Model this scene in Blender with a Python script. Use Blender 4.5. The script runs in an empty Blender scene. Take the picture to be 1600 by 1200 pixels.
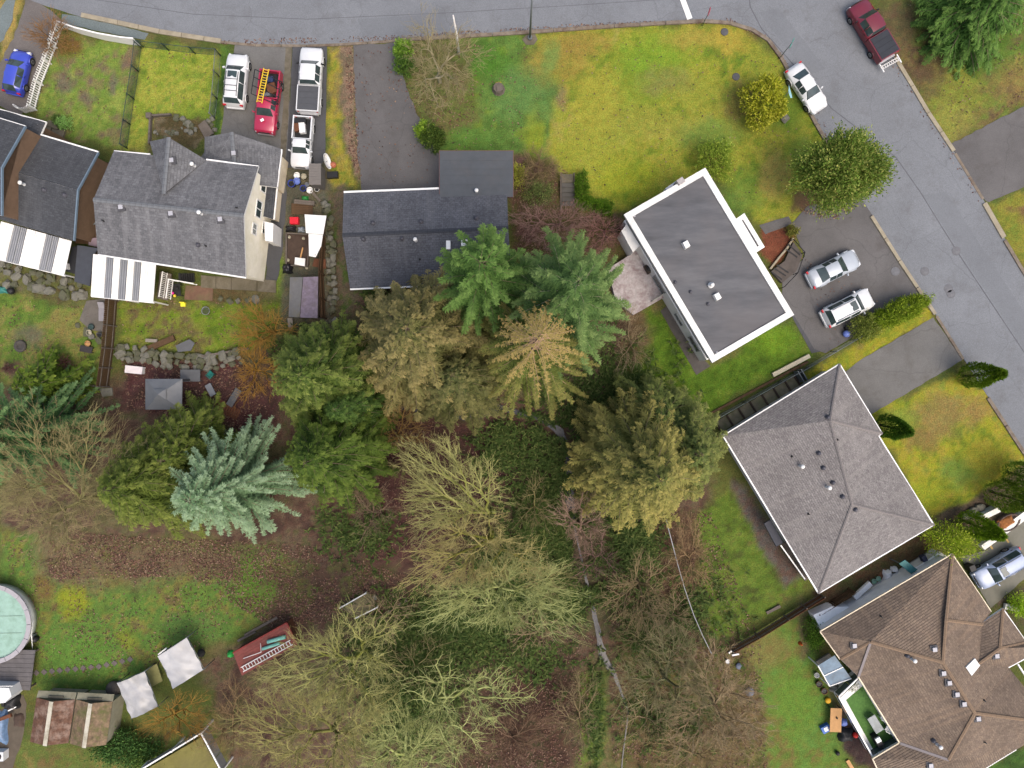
import bpy, bmesh, math, random
import numpy as np
from mathutils import Vector, Matrix, geometry

SC = bpy.context.scene
COL = SC.collection
# ------------------------------------------------------------------ camera, sky, sun, exposure
H = 62.0            # drone height above the street, metres
S = 17.5            # photo pixels per metre on the street
cam_d = bpy.data.cameras.new("camera")
cam = bpy.data.objects.new("camera", cam_d)
COL.objects.link(cam)
cam.location = (0, 0, H)
cam_d.sensor_width = 36.0
cam_d.lens = 36.0 * H / (1600.0 / S)
cam_d.clip_end = 3000
cam_d.clip_start = 0.5
SC.camera = cam

world = bpy.data.worlds.new("World")
SC.world = world
world.use_nodes = True
wn = world.node_tree
wn.nodes.clear()
sky = wn.nodes.new('ShaderNodeTexSky')
sky.sky_type = 'NISHITA'
sky.sun_disc = False
sky.sun_elevation = math.radians(61)
sky.sun_rotation = math.radians(140)
sky.air_density = 1.0
sky.dust_density = 6.0
sky.ozone_density = 0.6
bg = wn.nodes.new('ShaderNodeBackground')
bg.inputs['Strength'].default_value = 0.15
wo = wn.nodes.new('ShaderNodeOutputWorld')
wn.links.new(sky.outputs[0], bg.inputs[0])
wn.links.new(bg.outputs[0], wo.inputs[0])

sun_d = bpy.data.lights.new("sun", 'SUN')
sun_d.energy = 0.5
sun_d.angle = math.radians(45)
sun_d.color = (1.0, 0.94, 0.86)
sun = bpy.data.objects.new("sun", sun_d)
COL.objects.link(sun)
sun.rotation_euler = (math.radians(29), 0, math.radians(40))
sun.location = (0, 0, 90)

SC.view_settings.view_transform = 'Standard'
SC.view_settings.look = 'None'
SC.view_settings.gamma = 1.0
SC.view_settings.use_curve_mapping = False
SC.view_settings.exposure = 0.98
SC.render.film_transparent = False
SC.cycles.max_bounces = 6
SC.cycles.diffuse_bounces = 4

# ------------------------------------------------------------------ measuring helpers
CREEK = [(560, 632), (640, 640), (700, 648), (735, 641), (790, 640), (845, 655), (876, 675), (890, 715), (889, 765), (900, 830),
         (915, 900), (930, 960), (939, 1005), (945, 1035), (962, 1060), (985, 1120), (975, 1200), (970, 1290)]
CRW = np.array([((a - 800) / S, (600 - b) / S) for a, b in CREEK])

def seg_dist(x, y, pts):
    best = np.full(np.shape(x), 1e9)
    for i in range(len(pts) - 1):
        ax, ay = pts[i]; bx, by = pts[i + 1]
        dx, dy = bx - ax, by - ay
        t = np.clip(((x - ax) * dx + (y - ay) * dy) / (dx * dx + dy * dy + 1e-9), 0, 1)
        best = np.minimum(best, np.hypot(x - ax - t * dx, y - ay - t * dy))
    return best

def gz_np(x, y):
    d = seg_dist(x, y, CRW)
    t = np.clip((6.0 - d) / 5.2, 0, 1)
    return -1.1 * t * t * (3 - 2 * t)

def gz(x, y):
    return float(gz_np(np.array([x]), np.array([y]))[0])

def W(px, py, z=0.0):
    f = (H - z) / H
    return Vector(((px - 800) / S * f, (600 - py) / S * f, z))

def G(px, py):
    z = 0.0
    for _ in range(3):
        p = W(px, py, z); z = gz(p.x, p.y)
    return W(px, py, z)

def heading(dx, dy):
    return math.atan2(-dy, dx)

def srgb(c):
    c = c / 255.0
    return c / 12.92 if c <= 0.04045 else ((c + 0.055) / 1.055) ** 2.4

SCALE = 2.0        # how bright an albedo of 1 lying in the open renders
def obs(r, g, b, k=1.0):
    return tuple(min(0.85, srgb(v) / SCALE * k) for v in (r, g, b))

# ------------------------------------------------------------------ materials
def nodes_of(name):
    m = bpy.data.materials.new(name)
    m.use_nodes = True
    nt = m.node_tree
    b = nt.nodes['Principled BSDF']
    return m, nt, b

def N(nt, typ, **kw):
    n = nt.nodes.new(typ)
    for k, v in kw.items():
        setattr(n, k, v)
    return n

def noise(nt, vec, scale, detail=3, rough=0.55):
    n = N(nt, 'ShaderNodeTexNoise')
    n.inputs['Scale'].default_value = scale
    n.inputs['Detail'].default_value = detail
    n.inputs['Roughness'].default_value = rough
    if vec is not None:
        nt.links.new(vec, n.inputs['Vector'])
    return n.outputs['Fac']

def ramp(nt, fac, stops):
    r = N(nt, 'ShaderNodeValToRGB')
    e = r.color_ramp.elements
    while len(e) < len(stops):
        e.new(0.5)
    for i, (p, c) in enumerate(stops):
        e[i].position = p
        e[i].color = (*c, 1) if len(c) == 3 else c
    nt.links.new(fac, r.inputs[0])
    return r.outputs[0]

def mixc(nt, fac, a, b, mode='MIX'):
    m = N(nt, 'ShaderNodeMix', data_type='RGBA', blend_type=mode)
    for sock, v in ((0, fac), (6, a), (7, b)):
        if hasattr(v, 'is_linked') or isinstance(v, bpy.types.NodeSocket):
            nt.links.new(v, m.inputs[sock])
        elif sock == 0:
            m.inputs[0].default_value = v
        else:
            m.inputs[sock].default_value = (*v, 1) if len(v) == 3 else v
    return m.outputs[2]

def maprange(nt, v, a, b, c, d):
    m = N(nt, 'ShaderNodeMapRange')
    nt.links.new(v, m.inputs[0])
    for i, x in enumerate((a, b, c, d)):
        m.inputs[i + 1].default_value = x
    return m.outputs[0]

def bump(nt, b, h, strength=0.3, dist=0.05):
    n = N(nt, 'ShaderNodeBump')
    n.inputs['Strength'].default_value = strength
    n.inputs['Distance'].default_value = dist
    nt.links.new(h, n.inputs['Height'])
    nt.links.new(n.outputs[0], b.inputs['Normal'])

MATS = {}
def mat(name, col, rough=0.8, var=0.18, scale=2.5, metal=0.0, bmp=0.0, dirt=None, dirt_amt=0.0, spec=0.3):
    if name in MATS:
        return MATS[name]
    m, nt, b = nodes_of(name)
    tc = N(nt, 'ShaderNodeTexCoord').outputs['Object']
    n1 = noise(nt, tc, scale, 5, 0.65)
    f = maprange(nt, n1, 0.3, 0.7, 1 - var, 1 + var)
    c = mixc(nt, 1.0, col, (1, 1, 1), 'MULTIPLY')
    mul = N(nt, 'ShaderNodeVectorMath', operation='SCALE')
    mul.inputs[0].default_value = col
    nt.links.new(f, mul.inputs['Scale'])
    out = mul.outputs[0]
    if dirt:
        d = ramp(nt, noise(nt, tc, scale * 0.45, 6, 0.7), [(0.45, (0, 0, 0)), (0.68, (1, 1, 1))])
        dm = N(nt, 'ShaderNodeMath', operation='MULTIPLY'); nt.links.new(d, dm.inputs[0]); dm.inputs[1].default_value = dirt_amt
        out = mixc(nt, dm.outputs[0], out, dirt)
    nt.links.new(out, b.inputs['Base Color'])
    b.inputs['Roughness'].default_value = rough
    b.inputs['Metallic'].default_value = metal
    b.inputs['Specular IOR Level'].default_value = spec
    if bmp:
        bump(nt, b, noise(nt, tc, scale * 6, 4), bmp, 0.03)
    MATS[name] = m
    return m

def leaf_mat(name, dark, light, tip, trans=0.25, rough=0.7):
    """foliage: per-leaf tone between two pigments, branch tips a third"""
    if name in MATS:
        return MATS[name]
    m, nt, b = nodes_of(name)
    t = N(nt, 'ShaderNodeAttribute', attribute_name='tone').outputs['Fac']
    tp = N(nt, 'ShaderNodeAttribute', attribute_name='tip').outputs['Fac']
    c = mixc(nt, t, dark, light)
    c = mixc(nt, tp, c, tip)
    nt.links.new(c, b.inputs['Base Color'])
    b.inputs['Roughness'].default_value = rough
    b.inputs['Specular IOR Level'].default_value = 0.15
    tr = N(nt, 'ShaderNodeBsdfTranslucent')
    nt.links.new(c, tr.inputs['Color'])
    mx = N(nt, 'ShaderNodeMixShader')
    mx.inputs[0].default_value = trans
    nt.links.new(b.outputs[0], mx.inputs[1]); nt.links.new(tr.outputs[0], mx.inputs[2])
    nt.links.new(mx.outputs[0], nt.nodes['Material Output'].inputs['Surface'])
    MATS[name] = m
    return m

def shingle_mat(name, c1, c2, streak, row=0.2, wid=0.33, mortar=0.55, patch=0.12, speck=0.35):
    if name in MATS:
        return MATS[name]
    m, nt, b = nodes_of(name)
    uv = N(nt, 'ShaderNodeUVMap', uv_map='UVMap').outputs[0]
    br = N(nt, 'ShaderNodeTexBrick')
    br.inputs['Scale'].default_value = 1.0
    br.inputs['Brick Width'].default_value = wid
    br.inputs['Row Height'].default_value = row
    br.inputs['Mortar Size'].default_value = 0.012
    br.inputs['Mortar Smooth'].default_value = 0.4
    br.inputs['Bias'].default_value = 0.0
    br.inputs['Color1'].default_value = (*c1, 1)
    br.inputs['Color2'].default_value = (*c2, 1)
    br.inputs['Mortar'].default_value = (*[v * mortar for v in c1], 1)
    nt.links.new(uv, br.inputs['Vector'])
    sp = noise(nt, uv, 7.0, 3, 0.8)
    f = maprange(nt, sp, 0.25, 0.75, 1 - speck, 1 + speck)
    big = maprange(nt, noise(nt, uv, 0.35, 4, 0.6), 0.3, 0.7, 1 - patch, 1 + patch)
    mm = N(nt, 'ShaderNodeMath', operation='MULTIPLY'); nt.links.new(f, mm.inputs[0]); nt.links.new(big, mm.inputs[1])
    sc = N(nt, 'ShaderNodeVectorMath', operation='SCALE')
    nt.links.new(br.outputs['Color'], sc.inputs[0]); nt.links.new(mm.outputs[0], sc.inputs['Scale'])
    # weather streaks running down the slope
    mp = N(nt, 'ShaderNodeMapping'); mp.inputs['Scale'].default_value = (1.1, 0.09, 1)
    nt.links.new(uv, mp.inputs['Vector'])
    st = ramp(nt, noise(nt, mp.outputs[0], 1.6, 4, 0.6), [(0.5, (0, 0, 0)), (0.75, (0.55, 0.55, 0.55))])
    c = mixc(nt, st, sc.outputs[0], streak)
    nt.links.new(c, b.inputs['Base Color'])
    b.inputs['Roughness'].default_value = 0.9
    b.inputs['Specular IOR Level'].default_value = 0.2
    bump(nt, b, sp, 0.4, 0.02)
    MATS[name] = m
    return m

def paint_mat(name, col, rough=0.25, metal=0.0, coat=0.6):
    if name in MATS:
        return MATS[name]
    m, nt, b = nodes_of(name)
    tc = N(nt, 'ShaderNodeTexCoord').outputs['Object']
    f = maprange(nt, noise(nt, tc, 1.5, 4), 0.3, 0.7, 0.94, 1.05)
    mul = N(nt, 'ShaderNodeVectorMath', operation='SCALE')
    mul.inputs[0].default_value = col
    nt.links.new(f, mul.inputs['Scale'])
    nt.links.new(mul.outputs[0], b.inputs['Base Color'])
    b.inputs['Roughness'].default_value = rough
    b.inputs['Metallic'].default_value = metal
    b.inputs['Coat Weight'].default_value = coat
    b.inputs['Coat Roughness'].default_value = 0.08
    MATS[name] = m
    return m

def glass_mat(name, col=(0.02, 0.03, 0.03), rough=0.06, spec=0.6):
    if name in MATS:
        return MATS[name]
    m, nt, b = nodes_of(name)
    tc = N(nt, 'ShaderNodeTexCoord').outputs['Object']
    c = ramp(nt, noise(nt, tc, 1.2, 3), [(0.3, tuple(v * 0.7 for v in col)), (0.7, tuple(v * 1.4 for v in col))])
    nt.links.new(c, b.inputs['Base Color'])
    b.inputs['Roughness'].default_value = rough
    b.inputs['Specular IOR Level'].default_value = spec
    MATS[name] = m
    return m

# ------------------------------------------------------------------ objects
def tag(o, label=None, cat=None, group=None, kind=None):
    if label: o['label'] = label
    if cat: o['category'] = cat
    if group: o['group'] = group
    if kind: o['kind'] = kind
    return o

def thing(name, label, cat, loc, rotz=0.0, group=None):
    o = bpy.data.objects.new(name, None)
    o.empty_display_size = 0.2
    COL.objects.link(o)
    o.location = loc
    o.rotation_euler = (0, 0, rotz)
    return tag(o, label, cat, group)

def link_mesh(name, me, parent=None, loc=(0, 0, 0), rot=(0, 0, 0), scale=(1, 1, 1)):
    o = bpy.data.objects.new(name, me)
    COL.objects.link(o)
    o.location = loc
    o.rotation_euler = rot
    o.scale = scale
    if parent is not None:
        o.parent = parent
    return o

class MB:
    def __init__(self):
        self.v = []; self.f = []; self.uv = []; self.sm = []
    def add(self, vs, fs, uvs=None, smooth=False):
        o = len(self.v)
        self.v += [tuple(p) for p in vs]
        for i, f in enumerate(fs):
            self.f.append([o + k for k in f])
            self.uv.append(uvs[i] if uvs else None)
            self.sm.append(smooth)
        return self
    def box(self, c, s, rot=0.0, taper=1.0, tilt=None):
        """c = centre of the bottom face, s = sizes"""
        vs = []
        R = Matrix.Rotation(rot, 3, 'Z')
        if tilt is not None:
            R = R @ tilt
        for z, k in ((0, 1), (s[2], taper)):
            for x, y in ((-1, -1), (1, -1), (1, 1), (-1, 1)):
                vs.append(Vector(c) + R @ Vector((x * s[0] / 2 * k, y * s[1] / 2 * k, z)))
        return self.add(vs, [(3, 2, 1, 0), (4, 5, 6, 7), (0, 1, 5, 4), (1, 2, 6, 5), (2, 3, 7, 6), (3, 0, 4, 7)])
    def bar(self, a, b, w, h):
        """rectangular bar from a to b (top centre line), width w, hangs h below"""
        a = Vector(a); b = Vector(b)
        d = (b - a); d2 = Vector((d.x, d.y, 0))
        sd = Vector((-d2.y, d2.x, 0))
        if sd.length < 1e-6: sd = Vector((1, 0, 0))
        sd = sd.normalized() * w / 2
        dn = Vector((0, 0, -h))
        vs = [a - sd, a + sd, b + sd, b - sd, a - sd + dn, a + sd + dn, b + sd + dn, b - sd + dn]
        return self.add(vs, [(0, 3, 2, 1), (4, 5, 6, 7), (0, 1, 5, 4), (1, 2, 6, 5), (2, 3, 7, 6), (3, 0, 4, 7)])
    def prism(self, top, z0=None, dz=None):
        """polygon (list of 3-D points) extruded down to height z0 or by dz"""
        n = len(top)
        top = [Vector(p) for p in top]
        ar = sum(top[i].x * top[(i + 1) % n].y - top[(i + 1) % n].x * top[i].y for i in range(n))
        if ar < 0: top.reverse()
        bot = [Vector((p.x, p.y, z0 if z0 is not None else p.z - dz)) for p in top]
        fs = [list(range(n)), list(range(2 * n - 1, n - 1, -1))]
        fs += [(i, n + i, n + (i + 1) % n, (i + 1) % n) for i in range(n)]
        return self.add(top + bot, fs)
    def tube(self, pts, r, n=6, cap=True, smooth=True):
        pts = [Vector(p) for p in pts]
        rs = r if isinstance(r, (list, tuple)) else [r] * len(pts)
        vs = []
        for i, p in enumerate(pts):
            d = (pts[min(i + 1, len(pts) - 1)] - pts[max(i - 1, 0)])
            if d.length < 1e-9: d = Vector((0, 0, 1))
            d.normalize()
            u = d.cross(Vector((0, 0, 1)))
            if u.length < 1e-3: u = Vector((1, 0, 0))
            u.normalize(); w = d.cross(u)
            for k in range(n):
                a = 2 * math.pi * k / n
                vs.append(p + (u * math.cos(a) + w * math.sin(a)) * rs[i])
        fs = []
        for i in range(len(pts) - 1):
            for k in range(n):
                fs.append((i * n + k, (i + 1) * n + k, (i + 1) * n + (k + 1) % n, i * n + (k + 1) % n))
        self.add(vs, fs, smooth=smooth)
        if cap:
            o = len(self.v) - len(vs)
            self.f.append([o + k for k in range(n)]); self.uv.append(None); self.sm.append(False)
            self.f.append([o + (len(pts) - 1) * n + k for k in range(n - 1, -1, -1)]); self.uv.append(None); self.sm.append(False)
        return self
    def lathe(self, c, prof, n=16, smooth=True):
        """prof: list of (r, z) from bottom to top"""
        vs = []; c = Vector(c)
        for r, z in prof:
            for k in range(n):
                a = 2 * math.pi * k / n
                vs.append(c + Vector((r * math.cos(a), r * math.sin(a), z)))
        fs = [(i * n + k, i * n + (k + 1) % n, (i + 1) * n + (k + 1) % n, (i + 1) * n + k) for i in range(len(prof) - 1) for k in range(n)]
        self.add(vs, fs, smooth=smooth)
        o = len(self.v) - len(vs)
        self.f.append([o + k for k in range(n - 1, -1, -1)]); self.uv.append(None); self.sm.append(False)
        self.f.append([o + (len(prof) - 1) * n + k for k in range(n)]); self.uv.append(None); self.sm.append(False)
        return self
    def mesh(self, name, m, off=(0, 0, 0)):
        me = bpy.data.meshes.new(name)
        ox, oy, oz = off
        me.from_pydata([(x - ox, y - oy, z - oz) for x, y, z in self.v], [], self.f)
        if any(u for u in self.uv):
            l = me.uv_layers.new(name='UVMap')
            i = 0
            for u, f in zip(self.uv, self.f):
                for k in range(len(f)):
                    l.data[i].uv = u[k] if u else (0, 0)
                    i += 1
        if any(self.sm):
            me.polygons.foreach_set('use_smooth', self.sm)
        me.materials.append(m)
        me.update()
        return me
    def part(self, name, m, parent, world=True):
        """a child; world=True when the shape was laid out in world coordinates"""
        off = parent.matrix_basis.translation if world else (0, 0, 0)
        if world and parent.parent is not None:
            off = Vector(off) + parent.parent.matrix_basis.translation
        return link_mesh(name, self.mesh(name, m, off), parent)
    def single(self, name, m, label=None, cat=None, group=None, kind=None, rotz=0.0, at=None):
        if at is None:
            xs = [p[0] for p in self.v]; ys = [p[1] for p in self.v]; zs = [p[2] for p in self.v]
            at = ((min(xs) + max(xs)) / 2, (min(ys) + max(ys)) / 2, min(zs))
            me = self.mesh(name, m, at)
        else:
            me = self.mesh(name, m)
        o = link_mesh(name, me, None, at, (0, 0, rotz))
        return tag(o, label, cat, group, kind)

def np_mesh(name, V, F, m, attrs=None, smooth=False):
    me = bpy.data.meshes.new(name)
    V = np.asarray(V, dtype=np.float32); F = np.asarray(F, dtype=np.int32)
    k = F.shape[1]
    me.vertices.add(len(V)); me.vertices.foreach_set('co', V.ravel())
    me.loops.add(F.size); me.loops.foreach_set('vertex_index', F.ravel())
    me.polygons.add(len(F))
    me.polygons.foreach_set('loop_start', np.arange(0, F.size, k, dtype=np.int32))
    me.polygons.foreach_set('loop_total', np.full(len(F), k, dtype=np.int32))
    if smooth:
        me.polygons.foreach_set('use_smooth', np.ones(len(F), dtype=bool))
    for an, (typ, data) in (attrs or {}).items():
        a = me.attributes.new(an, typ, 'POINT')
        a.data.foreach_set('color' if typ == 'FLOAT_COLOR' else 'value', np.asarray(data, dtype=np.float32).ravel())
    me.materials.append(m)
    me.update(calc_edges=True)
    me.validate()
    return me

# ------------------------------------------------------------------ noise in numpy (for pigments of the ground)
def vnoise(x, y, seed):
    rng = np.random.default_rng(seed)
    T = rng.random((256, 256))
    xi = np.floor(x).astype(int); yi = np.floor(y).astype(int)
    fx = x - xi; fy = y - yi
    fx = fx * fx * (3 - 2 * fx); fy = fy * fy * (3 - 2 * fy)
    a = T[xi & 255, yi & 255]; b = T[(xi + 1) & 255, yi & 255]
    c = T[xi & 255, (yi + 1) & 255]; d = T[(xi + 1) & 255, (yi + 1) & 255]
    return (a * (1 - fx) + b * fx) * (1 - fy) + (c * (1 - fx) + d * fx) * fy

def fbm(x, y, scale, octv=4, seed=0, gain=0.55):
    t = 0; a = 1; s = 0
    for o in range(octv):
        k = scale * 2 ** o
        t = t + a * vnoise(x * k + 17.3 * o + 100, y * k - 9.1 * o + 100, seed + o)
        s += a; a *= gain
    return t / s

def poly_sd(px, py, poly):
    """signed distance in photo pixels, positive inside"""
    d = np.full(px.shape, 1e9); inside = np.zeros(px.shape, bool)
    n = len(poly)
    for i in range(n):
        ax, ay = poly[i]; bx, by = poly[(i + 1) % n]
        dx, dy = bx - ax, by - ay
        t = np.clip(((px - ax) * dx + (py - ay) * dy) / (dx * dx + dy * dy + 1e-9), 0, 1)
        d = np.minimum(d, np.hypot(px - ax - t * dx, py - ay - t * dy))
        cond = ((ay > py) != (by > py)) & (px < (bx - ax) * (py - ay) / ((by - ay) + 1e-12) + ax)
        inside ^= cond
    return np.where(inside, d, -d)
# ================================================================== THE GROUND
def build_ground():
    far = [60, 75, 100, 150, 250, 450, 900]
    xs = np.concatenate([[-v for v in far[::-1]], np.arange(-54, 54.01, 0.26), far])
    ys = np.concatenate([[-v for v in far[::-1]], np.arange(-42, 42.01, 0.26), far])
    X, Y = np.meshgrid(xs, ys)
    Z = gz_np(X, Y)
    yard = fbm(X, Y, 0.9, 3, 900)
    Z = Z + (yard - 0.5) * 0.05 - 0.012
    PX = 800 + X * S; PY = 600 - Y * S
    # ragged outlines
    PX = PX + (fbm(X, Y, 0.8, 4, 11) - 0.5) * 26
    PY = PY + (fbm(X, Y, 0.8, 4, 29) - 0.5) * 26
    n1 = fbm(X, Y, 0.16, 5, 41); n2 = fbm(X, Y, 0.42, 4, 57); n3 = fbm(X, Y, 1.3, 3, 71); n4 = fbm(X, Y, 2.6, 2, 83)

    def pal(cols, mixn, contrast=2.6):
        cols = np.array([obs(*c) for c in cols])
        t = np.clip((mixn - 0.5) * contrast + 0.5, 0, 0.999) * (len(cols) - 1)
        i = t.astype(int); f = (t - i)[..., None]
        f = f * f * (3 - 2 * f)
        return cols[i] * (1 - f) + cols[np.minimum(i + 1, len(cols) - 1)] * f

    base = pal([(96, 92, 58), (108, 112, 58), (92, 104, 52), (120, 112, 72)], 0.5 * n1 + 0.5 * n2)
    C = base.copy()

    def lay(poly, cols, soft=10, mixn=None, strength=1.0, contrast=4.2):
        nonlocal C
        sd = poly_sd(PX, PY, poly)
        m = np.clip(sd / soft + 0.5, 0, 1) * strength
        c = pal(cols, (0.25 * n1 + 0.27 * n2 + 0.26 * n3 + 0.22 * n4) if mixn is None else mixn, contrast)
        C = C * (1 - m[..., None]) + c * m[..., None]

    def blob(px, py, rx, ry, col, strength=0.8, rot=0.0):
        nonlocal C
        a = math.radians(rot)
        dx = PX - px; dy = PY - py
        u = (dx * math.cos(a) + dy * math.sin(a)) / rx; v = (-dx * math.sin(a) + dy * math.cos(a)) / ry
        m = np.clip(1.15 - np.hypot(u, v), 0, 1)
        m = np.clip(m * 1.6 * (1.6 * n3 + 0.9 * n2 - 0.25), 0, 1) * strength
        c = np.array(obs(*col))
        C = C * (1 - m[..., None]) + c * m[..., None]

    LIT = [(88, 68, 60), (106, 84, 70), (116, 98, 80), (96, 94, 62), (114, 106, 76)]
    GRN = [(66, 92, 44), (84, 116, 52), (104, 132, 56)]
    # woods and leaf litter in the middle and below
    lay([(330, 560), (470, 520), (580, 440), (800, 440), (990, 500), (1010, 600), (1110, 650), (1110, 780), (1105, 990), (1185, 1010), (1200, 1210),
         (300, 1210), (330, 1090), (300, 1040), (460, 960), (520, 900), (330, 840), (0, 860), (0, 600), (180, 590)], LIT, 24)
    lay([(200, 560), (380, 560), (440, 620), (420, 690), (330, 650), (190, 640)], [(92, 56, 54), (104, 72, 70), (82, 64, 56)], 14)
    lay([(560, 640), (760, 650), (890, 690), (850, 740), (780, 800), (700, 860), (590, 900), (540, 860), (560, 740)], [(82, 56, 54), (102, 72, 66), (92, 74, 60)], 40)
    lay([(830, 690), (880, 700), (905, 850), (930, 930), (800, 950), (780, 820)], [(52, 66, 36), (66, 84, 42), (74, 66, 48), (70, 54, 46)], 60, strength=0.8)
    lay([(610, 930), (760, 960), (800, 1000), (760, 1060), (640, 1160), (580, 1150), (600, 1010)], [(56, 70, 40), (72, 86, 48), (78, 68, 50)], 60, strength=0.7)
    lay([(905, 1060), (948, 1060), (950, 1200), (905, 1210)], [(96, 120, 48), (110, 138, 52), (120, 112, 70)], 18)
    lay([(950, 800), (1100, 800), (1120, 900), (1100, 1000), (960, 980)], [(96, 76, 58), (118, 94, 72), (84, 88, 52)], 24)
    lay([(970, 1000), (1190, 1010), (1210, 1210), (960, 1210)], [(104, 90, 58), (122, 104, 72), (88, 92, 48), (128, 118, 72)], 24)
    lay([(770, 1050), (900, 1050), (900, 1210), (700, 1210)], [(72, 54, 46), (88, 68, 54), (70, 70, 46)], 40)
    # lawns
    lay([(78, 55), (215, 68), (196, 232), (110, 215), (58, 180)], [(120, 104, 92), (136, 132, 84), (118, 146, 62), (150, 164, 78)], 8)
    for b in ((100, 130, 14, 22, (118, 104, 98)), (175, 130, 12, 20, (118, 106, 98)), (135, 150, 16, 12, (118, 108, 94)), (110, 75, 26, 20, (128, 92, 52)),
              (205, 90, 12, 16, (140, 116, 96))):
        blob(*b, 0.8)
    lay([(222, 66), (345, 82), (350, 210), (318, 190), (240, 180), (228, 240), (200, 235)], [(118, 142, 52), (142, 160, 58), (168, 170, 72), (128, 152, 58)], 8)
    lay([(345, 70), (365, 72), (350, 140), (345, 210), (330, 205)], GRN, 6)
    lay([(0, 0), (32, 0), (20, 60), (0, 95)], [(180, 158, 82), (170, 150, 90), (140, 140, 120)], 8)
    lay([(512, 72), (530, 70), (540, 240), (560, 290), (520, 300), (510, 240)], [(120, 140, 52), (166, 154, 62), (142, 130, 80)], 5)
    lay([(527, 72), (552, 72), (560, 200), (566, 290), (545, 235)], [(138, 114, 98), (150, 126, 104), (122, 110, 88)], 6)
    lay([(622, 62), (760, 55), (850, 52), (870, 130), (855, 245), (690, 245), (655, 175)], [(92, 112, 56), (92, 124, 54), (106, 138, 64), (122, 146, 58)], 12)
    lay([(622, 62), (740, 58), (745, 190), (690, 215), (640, 150)], [(110, 104, 62), (124, 116, 72), (100, 112, 54)], 22, strength=0.85)
    lay([(835, 53), (960, 42), (1150, 38), (1230, 110), (1290, 200), (1330, 330), (1190, 350), (1110, 262), (975, 335), (890, 330), (855, 250), (868, 140)],
        [(112, 136, 46), (142, 152, 52), (162, 160, 64), (150, 160, 54), (172, 164, 82)], 10)
    for b in ((1000, 130, 60, 50, (132, 152, 52)), (950, 200, 50, 30, (140, 152, 60)), (1090, 150, 50, 40, (150, 156, 60)), (1020, 85, 70, 45, (124, 160, 48)), (1045, 200, 70, 20, (164, 160, 72)), (870, 100, 60, 40, (164, 144, 68)), (905, 70, 60, 22, (160, 138, 68)),
              (1000, 185, 80, 24, (150, 154, 62)), (925, 245, 60, 70, (160, 164, 62)), (980, 280, 60, 40, (158, 168, 48)), (880, 150, 14, 20, (140, 112, 90)),
              (1040, 125, 45, 25, (138, 138, 74)), (1155, 165, 34, 40, (122, 112, 62)), (1230, 170, 40, 40, (92, 126, 44)), (1160, 300, 34, 40, (108, 140, 58)),
              (1210, 270, 26, 44, (164, 148, 82)), (1095, 60, 70, 20, (172, 156, 72)), (1190, 100, 30, 36, (150, 158, 60)), (835, 200, 16, 60, (150, 162, 50)),
              (1110, 215, 60, 30, (116, 146, 66)), (1255, 240, 24, 30, (120, 146, 56)), (760, 100, 40, 30, (78, 128, 40)), (860, 90, 16, 30, (116, 148, 76)),
              (820, 150, 60, 50, (104, 140, 76)), (740, 220, 50, 20, (100, 138, 60)), (930, 160, 40, 60, (166, 164, 64)), (1140, 60, 40, 26, (176, 160, 66))):
        blob(*b, 0.75)
    lay([(1395, -60), (1660, -60), (1660, 165), (1600, 168), (1486, 222), (1440, 140), (1400, 95), (1375, 40)], [(104, 88, 66), (128, 114, 70), (110, 128, 58), (150, 146, 74)], 10)
    for b in ((1400, 40, 40, 50, (106, 86, 72)), (1450, 110, 30, 26, (104, 84, 64)), (1500, 140, 60, 50, (140, 148, 60)), (1490, 190, 40, 30, (156, 158, 72)),
              (1545, 90, 40, 40, (92, 130, 50)), (1570, 40, 60, 50, (84, 122, 46)), (1590, 130, 40, 40, (150, 130, 76))):
        blob(*b, 0.7)
    lay([(1548, 318), (1660, 285), (1660, 420), (1600, 420), (1570, 378)], [(120, 134, 54), (148, 144, 60), (130, 104, 72)], 8)
    # south lawn of the flat-roofed house
    lay([(1015, 470), (1050, 520), (1100, 580), (1235, 505), (1270, 550), (1110, 645), (990, 600), (960, 560)], [(74, 100, 32), (86, 116, 36), (98, 128, 40), (112, 132, 50)], 10)
    blob(990, 520, 30, 70, (112, 92, 70), 0.9)
    blob(1200, 530, 40, 26, (112, 146, 40), 0.8)
    lay([(1345, 648), (1490, 588), (1545, 610), (1610, 712), (1530, 775), (1460, 815), (1376, 680)], [(122, 140, 48), (160, 164, 50), (170, 158, 62), (140, 154, 62)], 9)
    for b in ((1470, 650, 55, 40, (146, 124, 82)), (1440, 690, 30, 20, (140, 118, 74)), (1400, 660, 34, 26, (138, 158, 66)), (1500, 740, 40, 30, (112, 146, 66)),
              (1440, 780, 40, 30, (158, 170, 52)), (1530, 640, 30, 20, (158, 132, 80)), (1540, 715, 30, 30, (170, 162, 58))):
        blob(*b, 0.75)
    lay([(1255, 585), (1440, 470), (1462, 492), (1330, 582), (1310, 570), (1265, 600)], [(130, 146, 48), (164, 160, 52), (146, 132, 72)], 7)
    lay([(1090, 800), (1140, 765), (1195, 850), (1268, 918), (1200, 962), (1110, 995), (1095, 890)], [(86, 98, 46), (98, 122, 46), (112, 132, 54), (110, 108, 60)], 14)
    lay([(1140, 750), (1165, 760), (1250, 895), (1230, 920), (1190, 860)], [(112, 92, 80), (108, 102, 96), (124, 100, 84)], 10)
    lay([(1170, 1010), (1262, 950), (1278, 1050), (1300, 1110), (1330, 1210), (1200, 1210), (1190, 1070)], [(126, 116, 66), (110, 132, 58), (104, 140, 64), (122, 142, 62)], 14)
    for b in ((1255, 985, 12, 50, (140, 116, 92)), (1200, 1020, 40, 30, (136, 124, 74)), (1240, 1100, 40, 60, (108, 144, 56))):
        blob(*b, 0.75)
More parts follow.
